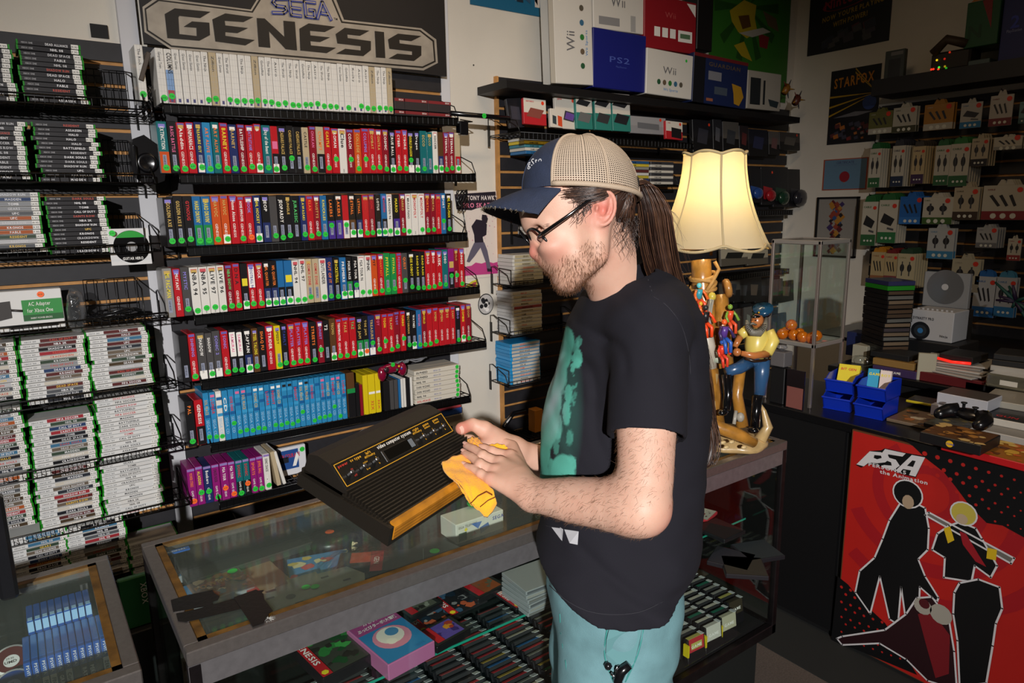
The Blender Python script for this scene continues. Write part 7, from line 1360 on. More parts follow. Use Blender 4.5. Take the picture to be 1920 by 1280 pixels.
for x, tx, cl in ((.012, 'power', 'c0342a'), (.044, 'tv type', 'd9a028'), (.077, 'left', 'd9a028'), (.215, 'right', 'd9a028'), (.247, 'game', 'd9a028'), (.279, 'game', 'd9a028')):
    mm_ = M(cl, .5); mb.text(tx, (x+.008, L-.0145, .0024), UX, UY, .0075, mm_, align='c', bold=True)
    if tx in ('left', 'right'): mb.text('difficulty', (x+.008, L-.0205, .0024), UX, UY, .0062, mm_, align='c', bold=True)
    if tx == 'game': mb.text('select' if x < .26 else 'reset', (x+.008, L-.0205, .0024), UX, UY, .0062, mm_, align='c', bold=True)
    mb.text({'power': 'on', 'tv type': 'color'}.get(tx, 'a'), (x+.017, L-.028, .0024), UX, UY, .0055, mm_); mb.text({'power': 'off', 'tv type': 'b-w'}.get(tx, 'b'), (x+.017, L-.042, .0024), UX, UY, .0055, mm_)
mb.text('video computer system', (PWd/2, L-.0155, .0024), UX, UY, .0105, M('dcd8d0', .5), align='c', bold=True, width=.098); mb.build('lettering', con)
CHR = M('b8b8ba', .2, .95, name='chrome_switch')
for x in (.012, .044, .077, .215, .247, .279):
    mb = MB(); mb.T = KPm; P = [(x+.008+.0055*math.cos(q), L-.034+(.0055 if math.sin(q) >= 0 else -.0055)+.0055*math.sin(q), .0021) for q in [i*math.pi/8 for i in range(16)]]; mb.poly(P, M('050505', .5)); s_ = mb.build('switch_slot', con)
    mb = MB(); mb.T = KPm; mb.bbox(x+.0035, x+.0125, L-.0365, L-.031, .002, .0165, CHR, .0012); mb.build('switch_lever', s_)
mb = MB(); mb.T = KPm; x0 = PWd/2-.047; mb.bbox(x0, x0+.094, .008, L-.021, .0016, .0036, KP, .001).box(x0+.006, x0+.088, .0105, L-.0235, .0036, .0039, M('020202', .3)); mb.box(x0+.074, x0+.086, .012, L-.025, .0039, .0042, M('6a6f74', .2)); mb.build('cartridge_slot', con)
def ksurf(px, py, lift=0.0):
    # point where an image ray meets the console's top plane
    n = KR[:, 2]; p0 = kw(0, 0, .043+lift); d = ray(px, py); return CAM+d*(((p0-CAM)@n)/(d@n))
def depth(P): return float((P-CAM)@_f)
# ---- joints
SL, EL, WL = W(1218, 612, 1.26), W(1208, 952, 1.15), W(1000, 928, 1.30)
SR = W(1150, 640, 1.60); ER = W(1120, 905, 1.66); WR = W(962, 845, 1.53)
neck0, neck1 = W(1128, 455, 1.27), W(1190, 610, 1.40)
# ---- head (fine grid)
s1 = 1.25/F
def Hd(px, py, c=0.0): return W(px, py, 1.25-abs(c))+cc_*(c-abs(c))
hd = SDF(np.minimum.reduce([Hd(960, 230, -.1), Hd(1240, 640, .11), Hd(960, 640, .11), Hd(1240, 230, -.1)])-.02, np.maximum.reduce([Hd(960, 230, -.1), Hd(1240, 640, .11), Hd(960, 640, .11), Hd(1240, 230, .1)])+.02, .0021)
def rotax(a): c, s_ = math.cos(a), math.sin(a); return np.array([rr_*c+uu_*s_, -rr_*s_+uu_*c, cc_])
hd.ell(Hd(1092, 362), (.098, .086, .074), rotax(.15), k=.0)
hd.ell(Hd(1042, 400), (.052, .062, .060), rotax(.3), k=.03)
hd.ell(Hd(1062, 462), (.055, .060, .055), rotax(.5), k=.03)
for c in (.048, -.048): hd.cap([Hd(1118, 420, c*1.1), Hd(1120, 478, c), Hd(1066, 526, c*.35)], [.024, .020, .016], k=.03)
hd.ell(Hd(1066, 522), (.022, .017, .022), rotax(.3), k=.02)
for c in (.030, -.030): hd.ell(Hd(1034, 462, c*1.25), (.019, .018, .012), k=.025)
for c in (.024, -.024): hd.cap([Hd(996, 424, c*.4), Hd(1006, 416, c*1.3), Hd(1026, 418, c*1.9)], [.009, .0095, .008], k=.012)
hd.ell(Hd(992, 400), (.016, .03, .035), rotax(.15), k=.02)
for c in (.031, -.031):
    hd.ell(Hd(1012, 441, c), (.017, .013, .017), k=.012, mode='sub'); hd.ell(Hd(1024, 442, c*.98), (.0145, .0145, .0145), k=.003)
    hd.cap([Hd(1009, 443, c*.75), Hd(1010, 446, c), Hd(1014, 445, c*1.3)], [.0018, .0024, .0018], k=.004)
hd.cap([Hd(1005, 432), Hd(1003, 448), Hd(1005, 472)], [.0075, .0085, .0105], k=.012); hd.ell(Hd(1006, 473), (.0135, .0115, .0125), k=.006)
for c in (.0115, -.0115): hd.ell(Hd(1013, 479, c), (.0085, .0065, .0058), rotax(.3), k=.006); hd.ell(Hd(1011, 485, c*.85), (.005, .0025, .0028), k=.002, mode='sub')
hd.cap([Hd(1022, 487), Hd(1032, 495)], [.013, .013], k=.012); hd.cap([Hd(1034, 496, -.013), Hd(1031, 495.5, 0), Hd(1034, 496, .013), Hd(1044, 497, .022)], [.0038, .0052, .0038, .002], k=.005)
hd.cap([Hd(1042, 506, -.012), Hd(1038.5, 505.5, 0), Hd(1042, 506, .012), Hd(1050, 503, .021)], [.004, .0058, .004, .002], k=.006); hd.cap([Hd(1038, 500.5, -.02), Hd(1034.5, 500, 0), Hd(1038, 500.5, .018), Hd(1048, 499.5, .024)], [.001, .0014, .0012, .0008], k=.0025, mode='sub')
hd.cap([neck0, W(1158, 540, 1.33), neck1, W(1205, 680, 1.42)], [.057, .058, .064, .08], k=.02)
hd.cap([W(1190, 560, 1.36), W(1225, 600, 1.30)], [.045, .05], k=.03)
# ear
ea = rotax(-.18)
e0 = Hd(1133, 392, .071); hd.ell(e0, (.0185, .0305, .0085), ea, k=.004)
hd.ell(Hd(1130, 390, .0815), (.0125, .0225, .0075), ea, k=.003, mode='sub')
def ering(a, rx=.0165, ry=.0285): return e0+ea[0]*rx*math.cos(a)+ea[1]*ry*math.sin(a)+cc_*(.006+.004*math.cos(a))
hd.cap([ering(a) for a in np.linspace(2.7, -1.6, 14)], list(np.linspace(.0032, .0036, 14)), k=.003)
hd.cap([e0+ea[0]*x+ea[1]*y+cc_*.0065 for x, y in ((.006, .018), (.008, .006), (.006, -.006), (-.003, -.012))], [.0024, .0028, .003, .003], k=.003)
hd.ell(e0+ea[1]*-.026-ea[0]*.004+cc_*.002, (.0085, .008, .005), ea, k=.004); hd.ell(e0-ea[0]*.013-ea[1]*.002+cc_*.006, (.003, .006, .004), ea, k=.003)
hd.ell(e0-ea[0]*.002-ea[1]*.004+cc_*.006, (.006, .009, .006), ea, k=.003, mode='sub')
hV, hF = hd.mesh(); hV = relax(hV, hF, 1, .4)
def near(V, p, r): return np.clip(1-np.linalg.norm(V-np.array(p), axis=1)/r, 0, 1)
red_h = np.clip(near(hV, e0, .05)*1.0*(((hV-e0)@cc_) > -.006)+near(hV, Hd(1003, 474), .03)*1.3+near(hV, Hd(1040, 470, .04), .035)*.7+near(hV, Hd(1039, 500), .016)*1.1+near(hV, Hd(1150, 500, .05), .05)*.25, 0, 1)
bp_ = [(1110, 478, .060), (1095, 508, .045), (1072, 525, .03), (1058, 535, 0), (1050, 512, .018), (1028, 490, .006), (1075, 500, .045), (1096, 545, .03)]
stub = np.zeros(len(hV))
for (x, y, c) in bp_:
    for s_ in (1, -1): stub = np.maximum(stub, near(hV, Hd(x, y, c*s_), .034))
stub = np.clip(stub*1.6, 0, 1)*(hV@np.array(uu_) < (Hd(1110, 425)@np.array(uu_)))
# ---- arms and hands
def lerp(a, b, t): return a+(b-a)*t
ar = SDF(np.minimum.reduce([SL, EL, WL, W(860, 850, 1.38)])-.1, np.maximum.reduce([SL, EL, WL, W(860, 850, 1.38)])+.1, .0024)
ar.cap([SL, lerp(SL, EL, .45), lerp(SL, EL, .85), EL], [.056, .052, .047, .037], k=.0); ar.ell(lerp(SL, EL, .5)-rr_*.004, (.043, .09, .046), AXM, k=.02)
ar.ell(lerp(EL, WL, .1)+lerp(SL, EL, .9)*.0-uu_*.004, (.040, .036, .038), AXM, k=.04)
ar.cap([EL, lerp(EL, WL, .28), lerp(EL, WL, .62), lerp(EL, WL, .9), WL], [.037, .0455, .0410, .0325, .029], k=.03)
# left hand spread flat over the cloth, back toward the viewer
MCP = [ksurf(957, 856, .022), ksurf(938, 869, .024), ksurf(929, 884, .022), ksurf(920, 899, .018)]
PIP = [ksurf(922, 846, .016), ksurf(905, 854, .022), ksurf(900, 870, .022), ksurf(901, 888, .018)]
TIP = [ksurf(893, 838, .006), ksurf(874, 835.5, .007), ksurf(870, 849, .007), ksurf(871, 872, .007)]
wv = WL
pc = sum(MCP)/4; ar.cap([wv, lerp(wv, MCP[1], .5), MCP[1]], [.026, .024, .0145], k=.015); ar.cap([wv, lerp(wv, MCP[3], .5), MCP[3]], [.024, .020, .012], k=.015); ar.cap([wv, lerp(wv, MCP[0], .5), MCP[0]], [.024, .021, .0135], k=.015); ar.cap([lerp(wv, MCP[2], .3), MCP[2]], [.022, .0135], k=.012)
for k in range(4):
    kn = KR[:, 2]; dip = lerp(PIP[k], TIP[k], .52)+kn*.003; rad = [.0098, .0100, .0096, .0084][k]
    ar.cap([MCP[k], PIP[k]], [rad+.0018, rad], k=.005); ar.cap([PIP[k], dip, TIP[k]], [rad, rad*.9, rad*.76], k=.003); ar.ell(PIP[k]+kn*.001, (rad*1.08,)*3, k=.003); ar.ell(MCP[k]+kn*.002, (rad*1.3,)*3, k=.006)
th = [lerp(wv, MCP[0], .25)-KR[:, 2]*.006, ksurf(960, 838, .012), ksurf(938, 828, .008), ksurf(918, 820, .006)]
ar.cap(th, [.020, .0145, .0115, .0095], k=.006)
for k in range(3):   # tendons
    ar.cap([lerp(wv, MCP[k], .45)+KR[:, 2]*.010, MCP[k]+KR[:, 2]*.006], [.004, .003], k=.008)
aV, aF = ar.mesh(); aV = relax(aV, aF, 3, .5)
# right (far) arm and hand gripping the right edge, thumb on top
rg = kw(.345, .135, .03)
b0 = [SR, ER, WR, kw(.36, .1, .06), kw(.30, .25, -.04)]
a2 = SDF(np.minimum.reduce(b0)-.09, np.maximum.reduce(b0)+.09, .0026)
a2.cap([SR, lerp(SR, ER, .5), ER], [.056, .05, .042], k=0); a2.cap([ER, lerp(ER, WR, .3), lerp(ER, WR, .7), WR], [.042, .043, .034, .029], k=.015)
tb = kw(.372, .125, .035); 
T0, T1, T2, T3 = lerp(WR, tb, .55), W(908, 805, 1.475), W(886, 795, 1.47), W(866, 803, 1.455)
a2.cap([WR, lerp(WR, T1, .5), T1], [.028, .024, .0185], k=.015); a2.cap([T1, T2, T3], [.0165, .0138, .0118], k=.006); a2.ell(T3, (.0135, .0125, .0115), AXM, k=.005)
a2.cap([WR, W(920, 835, 1.50), kw(.362, .10, .0)], [.028, .026, .018], k=.015)
for k in range(4):
    y = .155-.026*k; q0 = kw(.366, y, .0); q1 = kw(.350, y+.004, -.016); q2 = kw(.318, y+.006, -.017); q3 = kw(.292, y+.008, -.012)
    a2.cap([lerp(W(925, 830, 1.50), q0, .5), q0, q1, q2, q3], [.013, .0108, .0102, .0096, .0082], k=.004)
rV, rF = a2.mesh(); rV = relax(rV, rF, 1, .4)
# inner torso and legs under the clothes
bod = SDF(W(1165, 760, 1.42)-np.array([.3, .3, .95]), W(1165, 760, 1.42)+np.array([.3, .3, .35]), .012)
HP = W(1150, 1120, 1.42); HPL = HP+cc_*.09; HPR = HP-cc_*.09
for z_ in (HPL, HPR): z_[2] = HP[2]
FT = lambda h_: np.array([h_[0], h_[1], .08])
bod.cap([neck1, W(1175, 760, 1.42), HP], [.07, .105, .09], k=.05); bod.cap([SR, W(1190, 640, 1.42), lerp(SL, W(1190, 640, 1.42), .3)], [.05, .1, .06], k=.05)
for h_ in (HPL, HPR): bod.cap([h_, h_*np.array([1, 1, .5]), FT(h_)], [.06, .045, .035], k=.03)
bV, bF = bod.mesh()
Vs, Fs, n0 = [], [], 0
for V_, F_ in ((hV, hF), (aV, aF), (rV, rF), (bV, bF)): Vs.append(V_); Fs.append(F_+n0); n0 += len(V_)
red_a = np.clip(sum(near(aV, m_, .018) for m_ in MCP)*.9+sum(near(aV, m_, .014) for m_ in TIP)*.9+sum(near(aV, m_, .012) for m_ in PIP)*.8+near(aV, EL+rr_*.03-uu_*.02, .05)*.8, 0, 1)
red_r = np.clip(near(rV, T3, .03)*1.2+near(rV, T1, .03)*.3, 0, 1)
npobj('body', np.concatenate(Vs), np.concatenate(Fs), SKIN, MAN, attr=dict(red=np.concatenate([red_h, red_a, red_r, np.zeros(len(bV))]), stubble=np.concatenate([stub, np.zeros(len(aV)+len(rV)+len(bV))])))
NAIL = M('e0b0a0', .25, name='fingernail', coat=.5)
def nail(tip, frm, up, r, nm='fingernail'):
    d = np.array(tip)-np.array(frm); d /= np.linalg.norm(d); up = up-d*(up@d); up /= np.linalg.norm(up); sd = np.cross(d, up); vs = []; n = 7
    for i in range(n):
        for j in range(n):
            a = (i/(n-1)-.5)*1.6; t = (j/(n-1)-.5)*2; q = math.sqrt(max(0, 1-.35*t*t)); vs.append(tip+d*(t*r*.75+.001)+(sd*math.sin(a)*q+up*math.cos(a))*(r*.99))
    mb = MB(); mb.add(vs, [(i*n+j, (i+1)*n+j, (i+1)*n+j+1, i*n+j+1) for i in range(n-1) for j in range(n-1)], NAIL, True); mb.build(nm, MAN)
for k in (1, 2, 3): nail(TIP[k], PIP[k], KR[:, 2]*1.0+cc_*.2, [.0098, .0100, .0096, .0084][k]*.76+.0006)
nail(T3, T2, -np.array(rr_)*.2+cc_*1.0-uu_*.25, .0128, 'thumbnail')
# ---- eyes, brows, glasses
MB().ball(Hd(1022, 443, .031), .0125, M('e8e2dc', .2), 12).build('eye', MAN); MB().ball(Hd(1022, 443, -.031), .0125, M('e8e2dc', .2), 12).build('eye', MAN)
HAIRM = M('35221a', .38, name='brown_hair', var=.35, vscale=40, spec=.7); HAIR2 = M('5e4130', .35, name='light_brown_hair', var=.3, vscale=40, spec=.7)
GLF = M('0a0a0c', .15, name='black_glasses_frame', coat=.8)
gl = thing('glasses', 'black-rimmed glasses worn by the man in the cap', 'glasses', tuple(Hd(1010, 447)))
ga = rotax(-.62); gx = -np.array(cc_)  # lens plane spans c axis and tilted 'down' axis
gd = (rr_*.45-uu_*.9); gd /= np.linalg.norm(gd)
mb = MB(); ln = MB()
gn = np.cross(gd, cc_)
for c in (.031, -.031):
    ce = Hd(1011, 451, c) if c > 0 else Hd(992, 443, c); a1 = np.array(cc_)*.023+rr_*(.009 if c > 0 else -.004); a2 = rr_*.0160-uu_*.0205; ring = [ce+a1*math.copysign(abs(math.cos(q))**.75, math.cos(q))+a2*math.copysign(abs(math.sin(q))**.75, math.sin(q)) for q in [i*2*math.pi/28 for i in range(29)]]
    mb.tube(ring, .0023, GLF, 6, cap=False); ln.poly(ring[:-1], GLASS)
mb.tube([Hd(1003, 440, .010), Hd(998, 438, 0), Hd(1000, 440, -.010)], .0018, GLF, 6)
mb.build('rim', gl); ln.build('lens', gl)
for c in (1, -1): MB().tube([Hd(1012, 441, .053*c), Hd(1020, 436, .066*c), Hd(1060, 408, .079*c), Hd(1098, 380, .080*c), Hd(1118, 368, .076*c), Hd(1140, 372, .074*c)], [.0038, .0038, .0032, .0028, .0024, .002], GLF, 6).build('temple', gl)
# ---- hair strands
class Strands:
    def __init__(s): s.V = []; s.F = []; s.n = 0
    def add(s, pts, r0, r1=None, k=3):
        P = np.array(pts); n = len(P); t = np.gradient(P, axis=0); t /= np.linalg.norm(t, axis=1)[:, None]+1e-9; ref = np.array(cc_) if abs(t[0]@cc_) < .8 else np.array(uu_)
        a = np.cross(t, ref); a /= np.linalg.norm(a, axis=1)[:, None]+1e-9; b_ = np.cross(t, a); r = np.linspace(r0, r0*.3 if r1 is None else r1, n)[:, None]
        for j in range(k): q = 2*math.pi*j/k; s.V.append(P+(a*math.cos(q)+b_*math.sin(q))*r)
        i = np.arange(n-1)
        for j in range(k): j2 = (j+1) % k; s.F.append(np.stack([s.n+j*n+i, s.n+j2*n+i, s.n+j2*n+i+1, s.n+j*n+i+1], 1))
        s.n += n*k
    def build(s, name, m, parent): return npobj(name, np.concatenate(s.V), np.concatenate(s.F), m, parent)
rng = np.random.default_rng(5)
def spl(pts, n=14):
    P = np.array(pts); t = np.linspace(0, len(P)-1, n); out_ = []
    for x in t:
        i = min(int(x), len(P)-2); f_ = x-i; p0, p1, p2, p3 = P[max(i-1, 0)], P[i], P[i+1], P[min(i+2, len(P)-1)]
        out_.append(.5*((2*p1)+(-p0+p2)*f_+(2*p0-5*p1+4*p2-p3)*f_**2+(-p0+3*p1-3*p2+p3)*f_**3))
    return np.array(out_)
tie = Hd(1188, 348, .0)
guide = [tie, W(1206, 352, 1.27), W(1228, 400, 1.29), W(1238, 460, 1.32), W(1252, 530, 1.36), W(1285, 600, 1.42), W(1312, 680, 1.48), W(1330, 760, 1.52), W(1336, 830, 1.53), W(1326, 870, 1.53)]
wid = np.array([.010, .020, .032, .034, .030, .022, .016, .016, .015, .010])
hr = Strands(); h2 = Strands()
G_ = spl(guide, 26); Wd = np.interp(np.linspace(0, 9, 26), range(10), wid)
for i in range(620):
    a = rng.uniform(0, 2*math.pi); q = math.sqrt(rng.uniform(0, 1)); ph = rng.uniform(0, 6); n = rng.integers(15, 27); am = .0055*rng.uniform(.5, 1.5)
    o_ = (rr_*math.cos(a)*q)[None, :]*Wd[:, None]+(cc_*math.sin(a)*q)[None, :]*Wd[:, None]*.8
    wv_ = np.sin(np.linspace(0, 12+2*rng.uniform(), 26)+ph*.25)[:, None]*np.array(rr_)*am*np.linspace(.2, 1.6, 26)[:, None]+np.cos(np.linspace(0, 8, 26)+ph)[:, None]*np.array(cc_)*am
    (hr if i % 3 else h2).add((G_+o_+wv_)[:n], .00095, .0005)
for i in range(34):  # fly-aways
    a = rng.uniform(-1, 1); j = rng.integers(2, 16); P = [G_[j]+rr_*Wd[j]*.8, G_[j]+rr_*(Wd[j]+.015*rng.uniform(.3, 1.3))-uu_*.02, G_[min(j+3, 25)]+rr_*(Wd[j]+.02*rng.uniform(0, 1.2))]
    h2.add(spl(P, 7), .00028)
# hair swept over the skull from temple and nape to the tie
for i in range(900):
    u = rng.uniform(0, 1); c = rng.choice([1, 1, 1, -1])
    if u < .55: px0, py0 = rng.triangular(1042, 1112, 1112), rng.uniform(350, 372)+rng.uniform(0, 1)*14*(rng.uniform() < .5)
    elif u < .8: px0, py0 = rng.uniform(1100, 1160), rng.uniform(345, 362)
    else: px0, py0 = rng.uniform(1160, 1196), rng.uniform(370, 452)
    def onskull(px, py, lift=.002):
        p = Hd(px, py); q = (p-Hd(1095, 368)); x, y = q@np.array(rr_), q@np.array(uu_); r2_ = 1-(x/.104)**2-(y/.1)**2; return Hd(px, py, c*(.078*math.sqrt(max(r2_, .02))+lift))
    m_ = (px0+1185)/2; ly = rng.uniform(-6, 4)
    P = [onskull(px0, py0, -.0005), onskull(lerp(px0, 1185, .35), lerp(py0, 350, .3)+ly, .004), onskull(lerp(px0, 1185, .7), lerp(py0, 349, .7)+ly*.5, .005), tie+cc_*rng.uniform(-.01, .012)+rr_*rng.uniform(-.004, .008)+uu_*rng.uniform(-.008, .008)]
    (hr if i % 3 else h2).add(spl(P, 9), .0003, .0011)
for i in range(110):  # loose curls by ear, sideburn and nape
    side = i % 2; px0, py0 = (rng.uniform(1085, 1112), rng.uniform(362, 395)) if side else (rng.uniform(1152, 1200), rng.uniform(400, 450)); c = .076 if side else .066
    P = [Hd(px0, py0, c*.97)]
    for k in range(5): P.append(P[-1]+(-rr_*.5*side-uu_+rr_*.9*math.sin(k*1.7+i)*.9)*rng.uniform(.004, .0075)+cc_*.0015*math.sin(k*2+i)-cc_*.0006*k)
    hr.add(spl(P, 10), .00042, .0002)
hr.build('hair', HAIRM, MAN); h2.build('hair_highlights', HAIR2, MAN)
# dense core so that the tail is not see-through
cr = SDF(np.min(G_, axis=0)-.05, np.max(G_, axis=0)+.05, .004); cr.cap(list(G_), list(Wd*.8), k=.0, sq=(cc_, .8)); cV, cF = cr.mesh(); npobj('ponytail_core', cV, cF, HAIRM, MAN)
sc = SDF(Hd(1095, 368)-.13, Hd(1095, 368)+.13, .003); sc.ell(Hd(1091, 364), (.1005, .0897, .0768), rotax(.15), k=0)
sc.fn(lambda P: np.minimum((P-Hd(1056, 380))@np.array(-(rr_*.0-uu_*1.0))*-1, 9)*0+np.maximum((Hd(1050, 372)-P)@np.array(rr_), ((Hd(1120, 374)-P)@np.array(uu_))), Hd(1095, 368)-.13, Hd(1095, 368)+.13, 0, 'sub') if False else None
g = sc.reg(sc.lo, sc.lo+sc.h*sc.n); P_ = g[1]; x_ = (P_-Hd(1092, 372))@np.array(rr_); y_ = (P_-Hd(1092, 372))@np.array(uu_)
sc.f = np.maximum(sc.f[:g[1].shape[0], :g[1].shape[1], :g[1].shape[2]], np.maximum(np.where(y_ > .024, -1., -(x_+.002+y_*.3)), np.where(x_ < .05, -y_-.004-.0*x_, -y_-.062)).astype(np.float32)); sV, sF = sc.mesh(); npobj('hair_base', sV, sF, HAIRM, MAN)
MB().tube([tie+(uu_*math.cos(q)+cc_*math.sin(q))*.014+rr_*.004 for q in [i*.5 for i in range(14)]], .004, M('141416', .6), 6, cap=False).build('hair_tie', MAN)
# ---- beard, brow and arm hair
hN = normals(hV, hF); bd = Strands(); cand = np.where(stub > .25)[0]; dn = -uu_*.85+rr_*.1
def inm(v): return True
pick = rng.choice(cand, 1900, p=stub[cand]/stub[cand].sum())
for i in pick:
    p = hV[i]; n_ = hN[i]; l = rng.uniform(.0035, .008); d_ = dn+n_*.8+rng.normal(0, .3, 3); d_ /= np.linalg.norm(d_); bd.add([p, p+d_*l*.5, p+d_*l-n_*.0004+uu_*-.001], .00026, .0001)
bd.build('beard', M('6e4526', .5, name='reddish_brown_beard', var=.4, vscale=60), MAN)
br = Strands()
for c in (1, -1):
    for i in range(150):
        t = rng.uniform(0, 1); p = Hd(993+t*34, 425-5*math.sin(t*2.4)+rng.uniform(-1.6, 1.6), c*(.010+.040*t)); d2 = np.linalg.norm(hV-p, axis=1); j = d2.argmin(); p = hV[j]; d_ = (rr_*1+uu_*.2+cc_*c*.5)*.006*rng.uniform(.5, 1.2); br.add([p, p+d_*.5+hN[j]*.001, p+d_], .0003, .0001)
br.build('eyebrow', HAIRM, MAN)
aN = normals(aV, aF); ah = Strands(); tt_ = ((aV-EL)@(WL-EL))/((WL-EL)@(WL-EL)); u2 = ((aV-SL)@(EL-SL))/((EL-SL)@(EL-SL)); cd_ = np.where(((tt_ > -.1) & (tt_ < 1.05) | ((u2 > .55) & (u2 < 1)) & (tt_ < .4)) & ((aN@cc_) > -.2))[0]
dirf = (WL-EL)/np.linalg.norm(WL-EL)
for i in rng.choice(cd_, 1900):
    p, n_ = aV[i], aN[i]; d_ = dirf*.7-uu_*.6+n_*.25+rng.normal(0, .35, 3); d_ -= n_*(d_@n_)*.7; d_ /= np.linalg.norm(d_); ah.add([p, p+d_*.004+n_*.0012, p+d_*rng.uniform(.007, .011)+n_*.001], .00017, .00007)
ah.build('arm_hair', M('74543c', .5), MAN)
# ---- clothing
TEE = M('17161b', .85, name='black_cotton', bump=.35, bscale=900, var=.12, vscale=300, sheen=.25)
rows_ = [(500, 1195, 1235), (520, 1130, 1255), (545, 1092, 1282), (600, 1064, 1308), (680, 1043, 1320), (760, 1020, 1325), (850, 1012, 1322), (950, 1010, 1314), (1050, 1005, 1302), (1120, 1004, 1298), (1180, 1004, 1296)]
cs = [.06, .115, .165, .19, .185, .175, .172, .174, .184, .194, .2]
wr = 1.43
tC = np.array([W((a+b_)/2, y, wr) for y, a, b_ in rows_]); tU = tC@np.array(uu_); tR = np.array([(b_-a)/2*wr/F*.985 for y, a, b_ in rows_]); tX = tC@np.array(rr_); tZ = tC@np.array(cc_)
od = np.argsort(tU)
def torso(P, grow=0.0, wrk=True):
    u = P@np.array(uu_); x = P@np.array(rr_); z = P@np.array(cc_); cx = np.interp(u, tU[od], tX[od]); a = np.interp(u, tU[od], tR[od])+grow; c = np.interp(u, tU[od], np.array(cs)[od])+grow; cz = np.interp(u, tU[od], tZ[od])
    dx, dz_ = (x-cx)/a, (z-cz)/c; r = (np.abs(dx)**2.3+np.abs(dz_)**2.3)**(1/2.3); d = (r-1)*np.minimum(a, c)
    if wrk:
        lowm = np.clip((tU[6]-u)/.3, 0, 1); ph = (u*38+dx*3.2+np.sin(dx*4+u*9)*1.2); d = d-(.006*lowm)*np.sin(ph)-.005*np.sin(u*21+x*26)*lowm-.002*vn(P, 18)-.0025*vn(P+3, 9)+.009*lowm*np.abs(np.cos(u*27+dx*1.6+np.sin(dx*2.5+u*6)*1.3))**10*np.clip(np.sin(dx*2.4+u*11)+.6, 0, 1)
    return d
shl = W(1165, 780, 1.43)
sh = SDF(shl-np.array([.34, .34, .52]), shl+np.array([.34, .34, .36]), .0042)
def capd(P, a, b_, r): ab = b_-a; pa_ = P-a; t = np.clip((pa_@ab)/(ab@ab), 0, 1); return np.linalg.norm(pa_-t[..., None]*ab, axis=-1)-r
def smin(a, b_, k): h_ = np.clip(.5+.5*(a-b_)/k, 0, 1); return a*(1-h_)+b_*h_-k*h_*(1-h_)
P_ = np.stack(np.meshgrid(*[sh.lo[i]+sh.h*np.arange(sh.n[i]) for i in range(3)], indexing='ij'), -1)
T_ = smin(torso(P_), capd(P_, W(1190, 565, 1.36), SL, .067), .04); T_ = smin(T_, capd(P_, W(1155, 600, 1.5), SR, .062), .04)
for (J0, J1, r_, te, kk) in ((SL, EL, .0685, .205, .022), (SR, ER, .062, .19, .02)):
    ax_ = (J1-J0)/np.linalg.norm(J1-J0); tc_ = (P_-J0)@ax_; A_ = np.maximum(capd(P_, J0, J0+ax_*.3, r_), tc_-te); rec = np.maximum(np.maximum(capd(P_, J0, J1, r_-.0078), te-.035-tc_), tc_-te-.01); A_ = np.maximum(A_, -rec); T_ = smin(T_, A_, kk)
sh.f = T_.astype(np.float32)
u_ = P_@np.array(uu_); x_ = P_@np.array(rr_); z_ = P_@np.array(cc_)
# folds running from the armpit and down the sleeve
q_ = P_-W(1160, 730, 1.3); fx, fu = q_@np.array(rr_), q_@np.array(uu_); rad = np.sqrt(fx**2+fu**2)+1e-4; ang = np.arctan2(fu, fx)
fade = np.clip((.15-(P_-SL)@((EL-SL)/np.linalg.norm(EL-SL)))/.06, 0, 1)*np.where(np.linalg.norm(P_-lerp(SL, EL, .5), axis=-1) < .085, 1., 0)+np.where(np.linalg.norm(P_-lerp(SL, EL, .5), axis=-1) < .085, 0, 1.)
q_ = P_-W(1150, 700, 1.3); a1_ = q_@(rr_*.5-uu_*.86); a2_ = q_@(rr_*.86+uu_*.5)
sh.f += (fade*np.clip(1-np.linalg.norm(q_, axis=-1)/.2, 0, 1)*.011*np.abs(np.cos(a2_*48+a1_*8+vn(P_, 9)*1.5))**9+fade*.002*vn(P_, 28)).astype(np.float32)
# hem, sleeve ends, neck opening
hem_c = W(1150, 1167, 1.25)
hem = (u_-(W(1150, 1167, 1.26)@np.array(uu_))-.34*np.abs((x_-(hem_c@np.array(rr_)))/.14)**2*.14+.17*(z_-(hem_c@np.array(cc_)))*0)
hemd = -(hem+0.0*z_)+(np.clip(-(z_-(hem_c@np.array(cc_))), 0, 1)*-.0)
Pu = CAM
# hem plane in real height, dipping toward the viewer side
zz = P_[..., 2]; hz = W(1150, 1167, 1.27)[2]
xm = (x_-(W(1150, 1100, 1.43)@np.array(rr_)))
hemf = (hz-.004+3.0*xm**2)-zz
sh.f = np.maximum(sh.f, hemf.astype(np.float32))
nk = np.minimum(capd(P_, W(1140, 470, 1.30), W(1168, 530, 1.345), .0655), 9)
sh.f = np.maximum(sh.f, (-nk).astype(np.float32))
tV, tF = sh.mesh(); tV = relax(tV, tF, 3, .5)
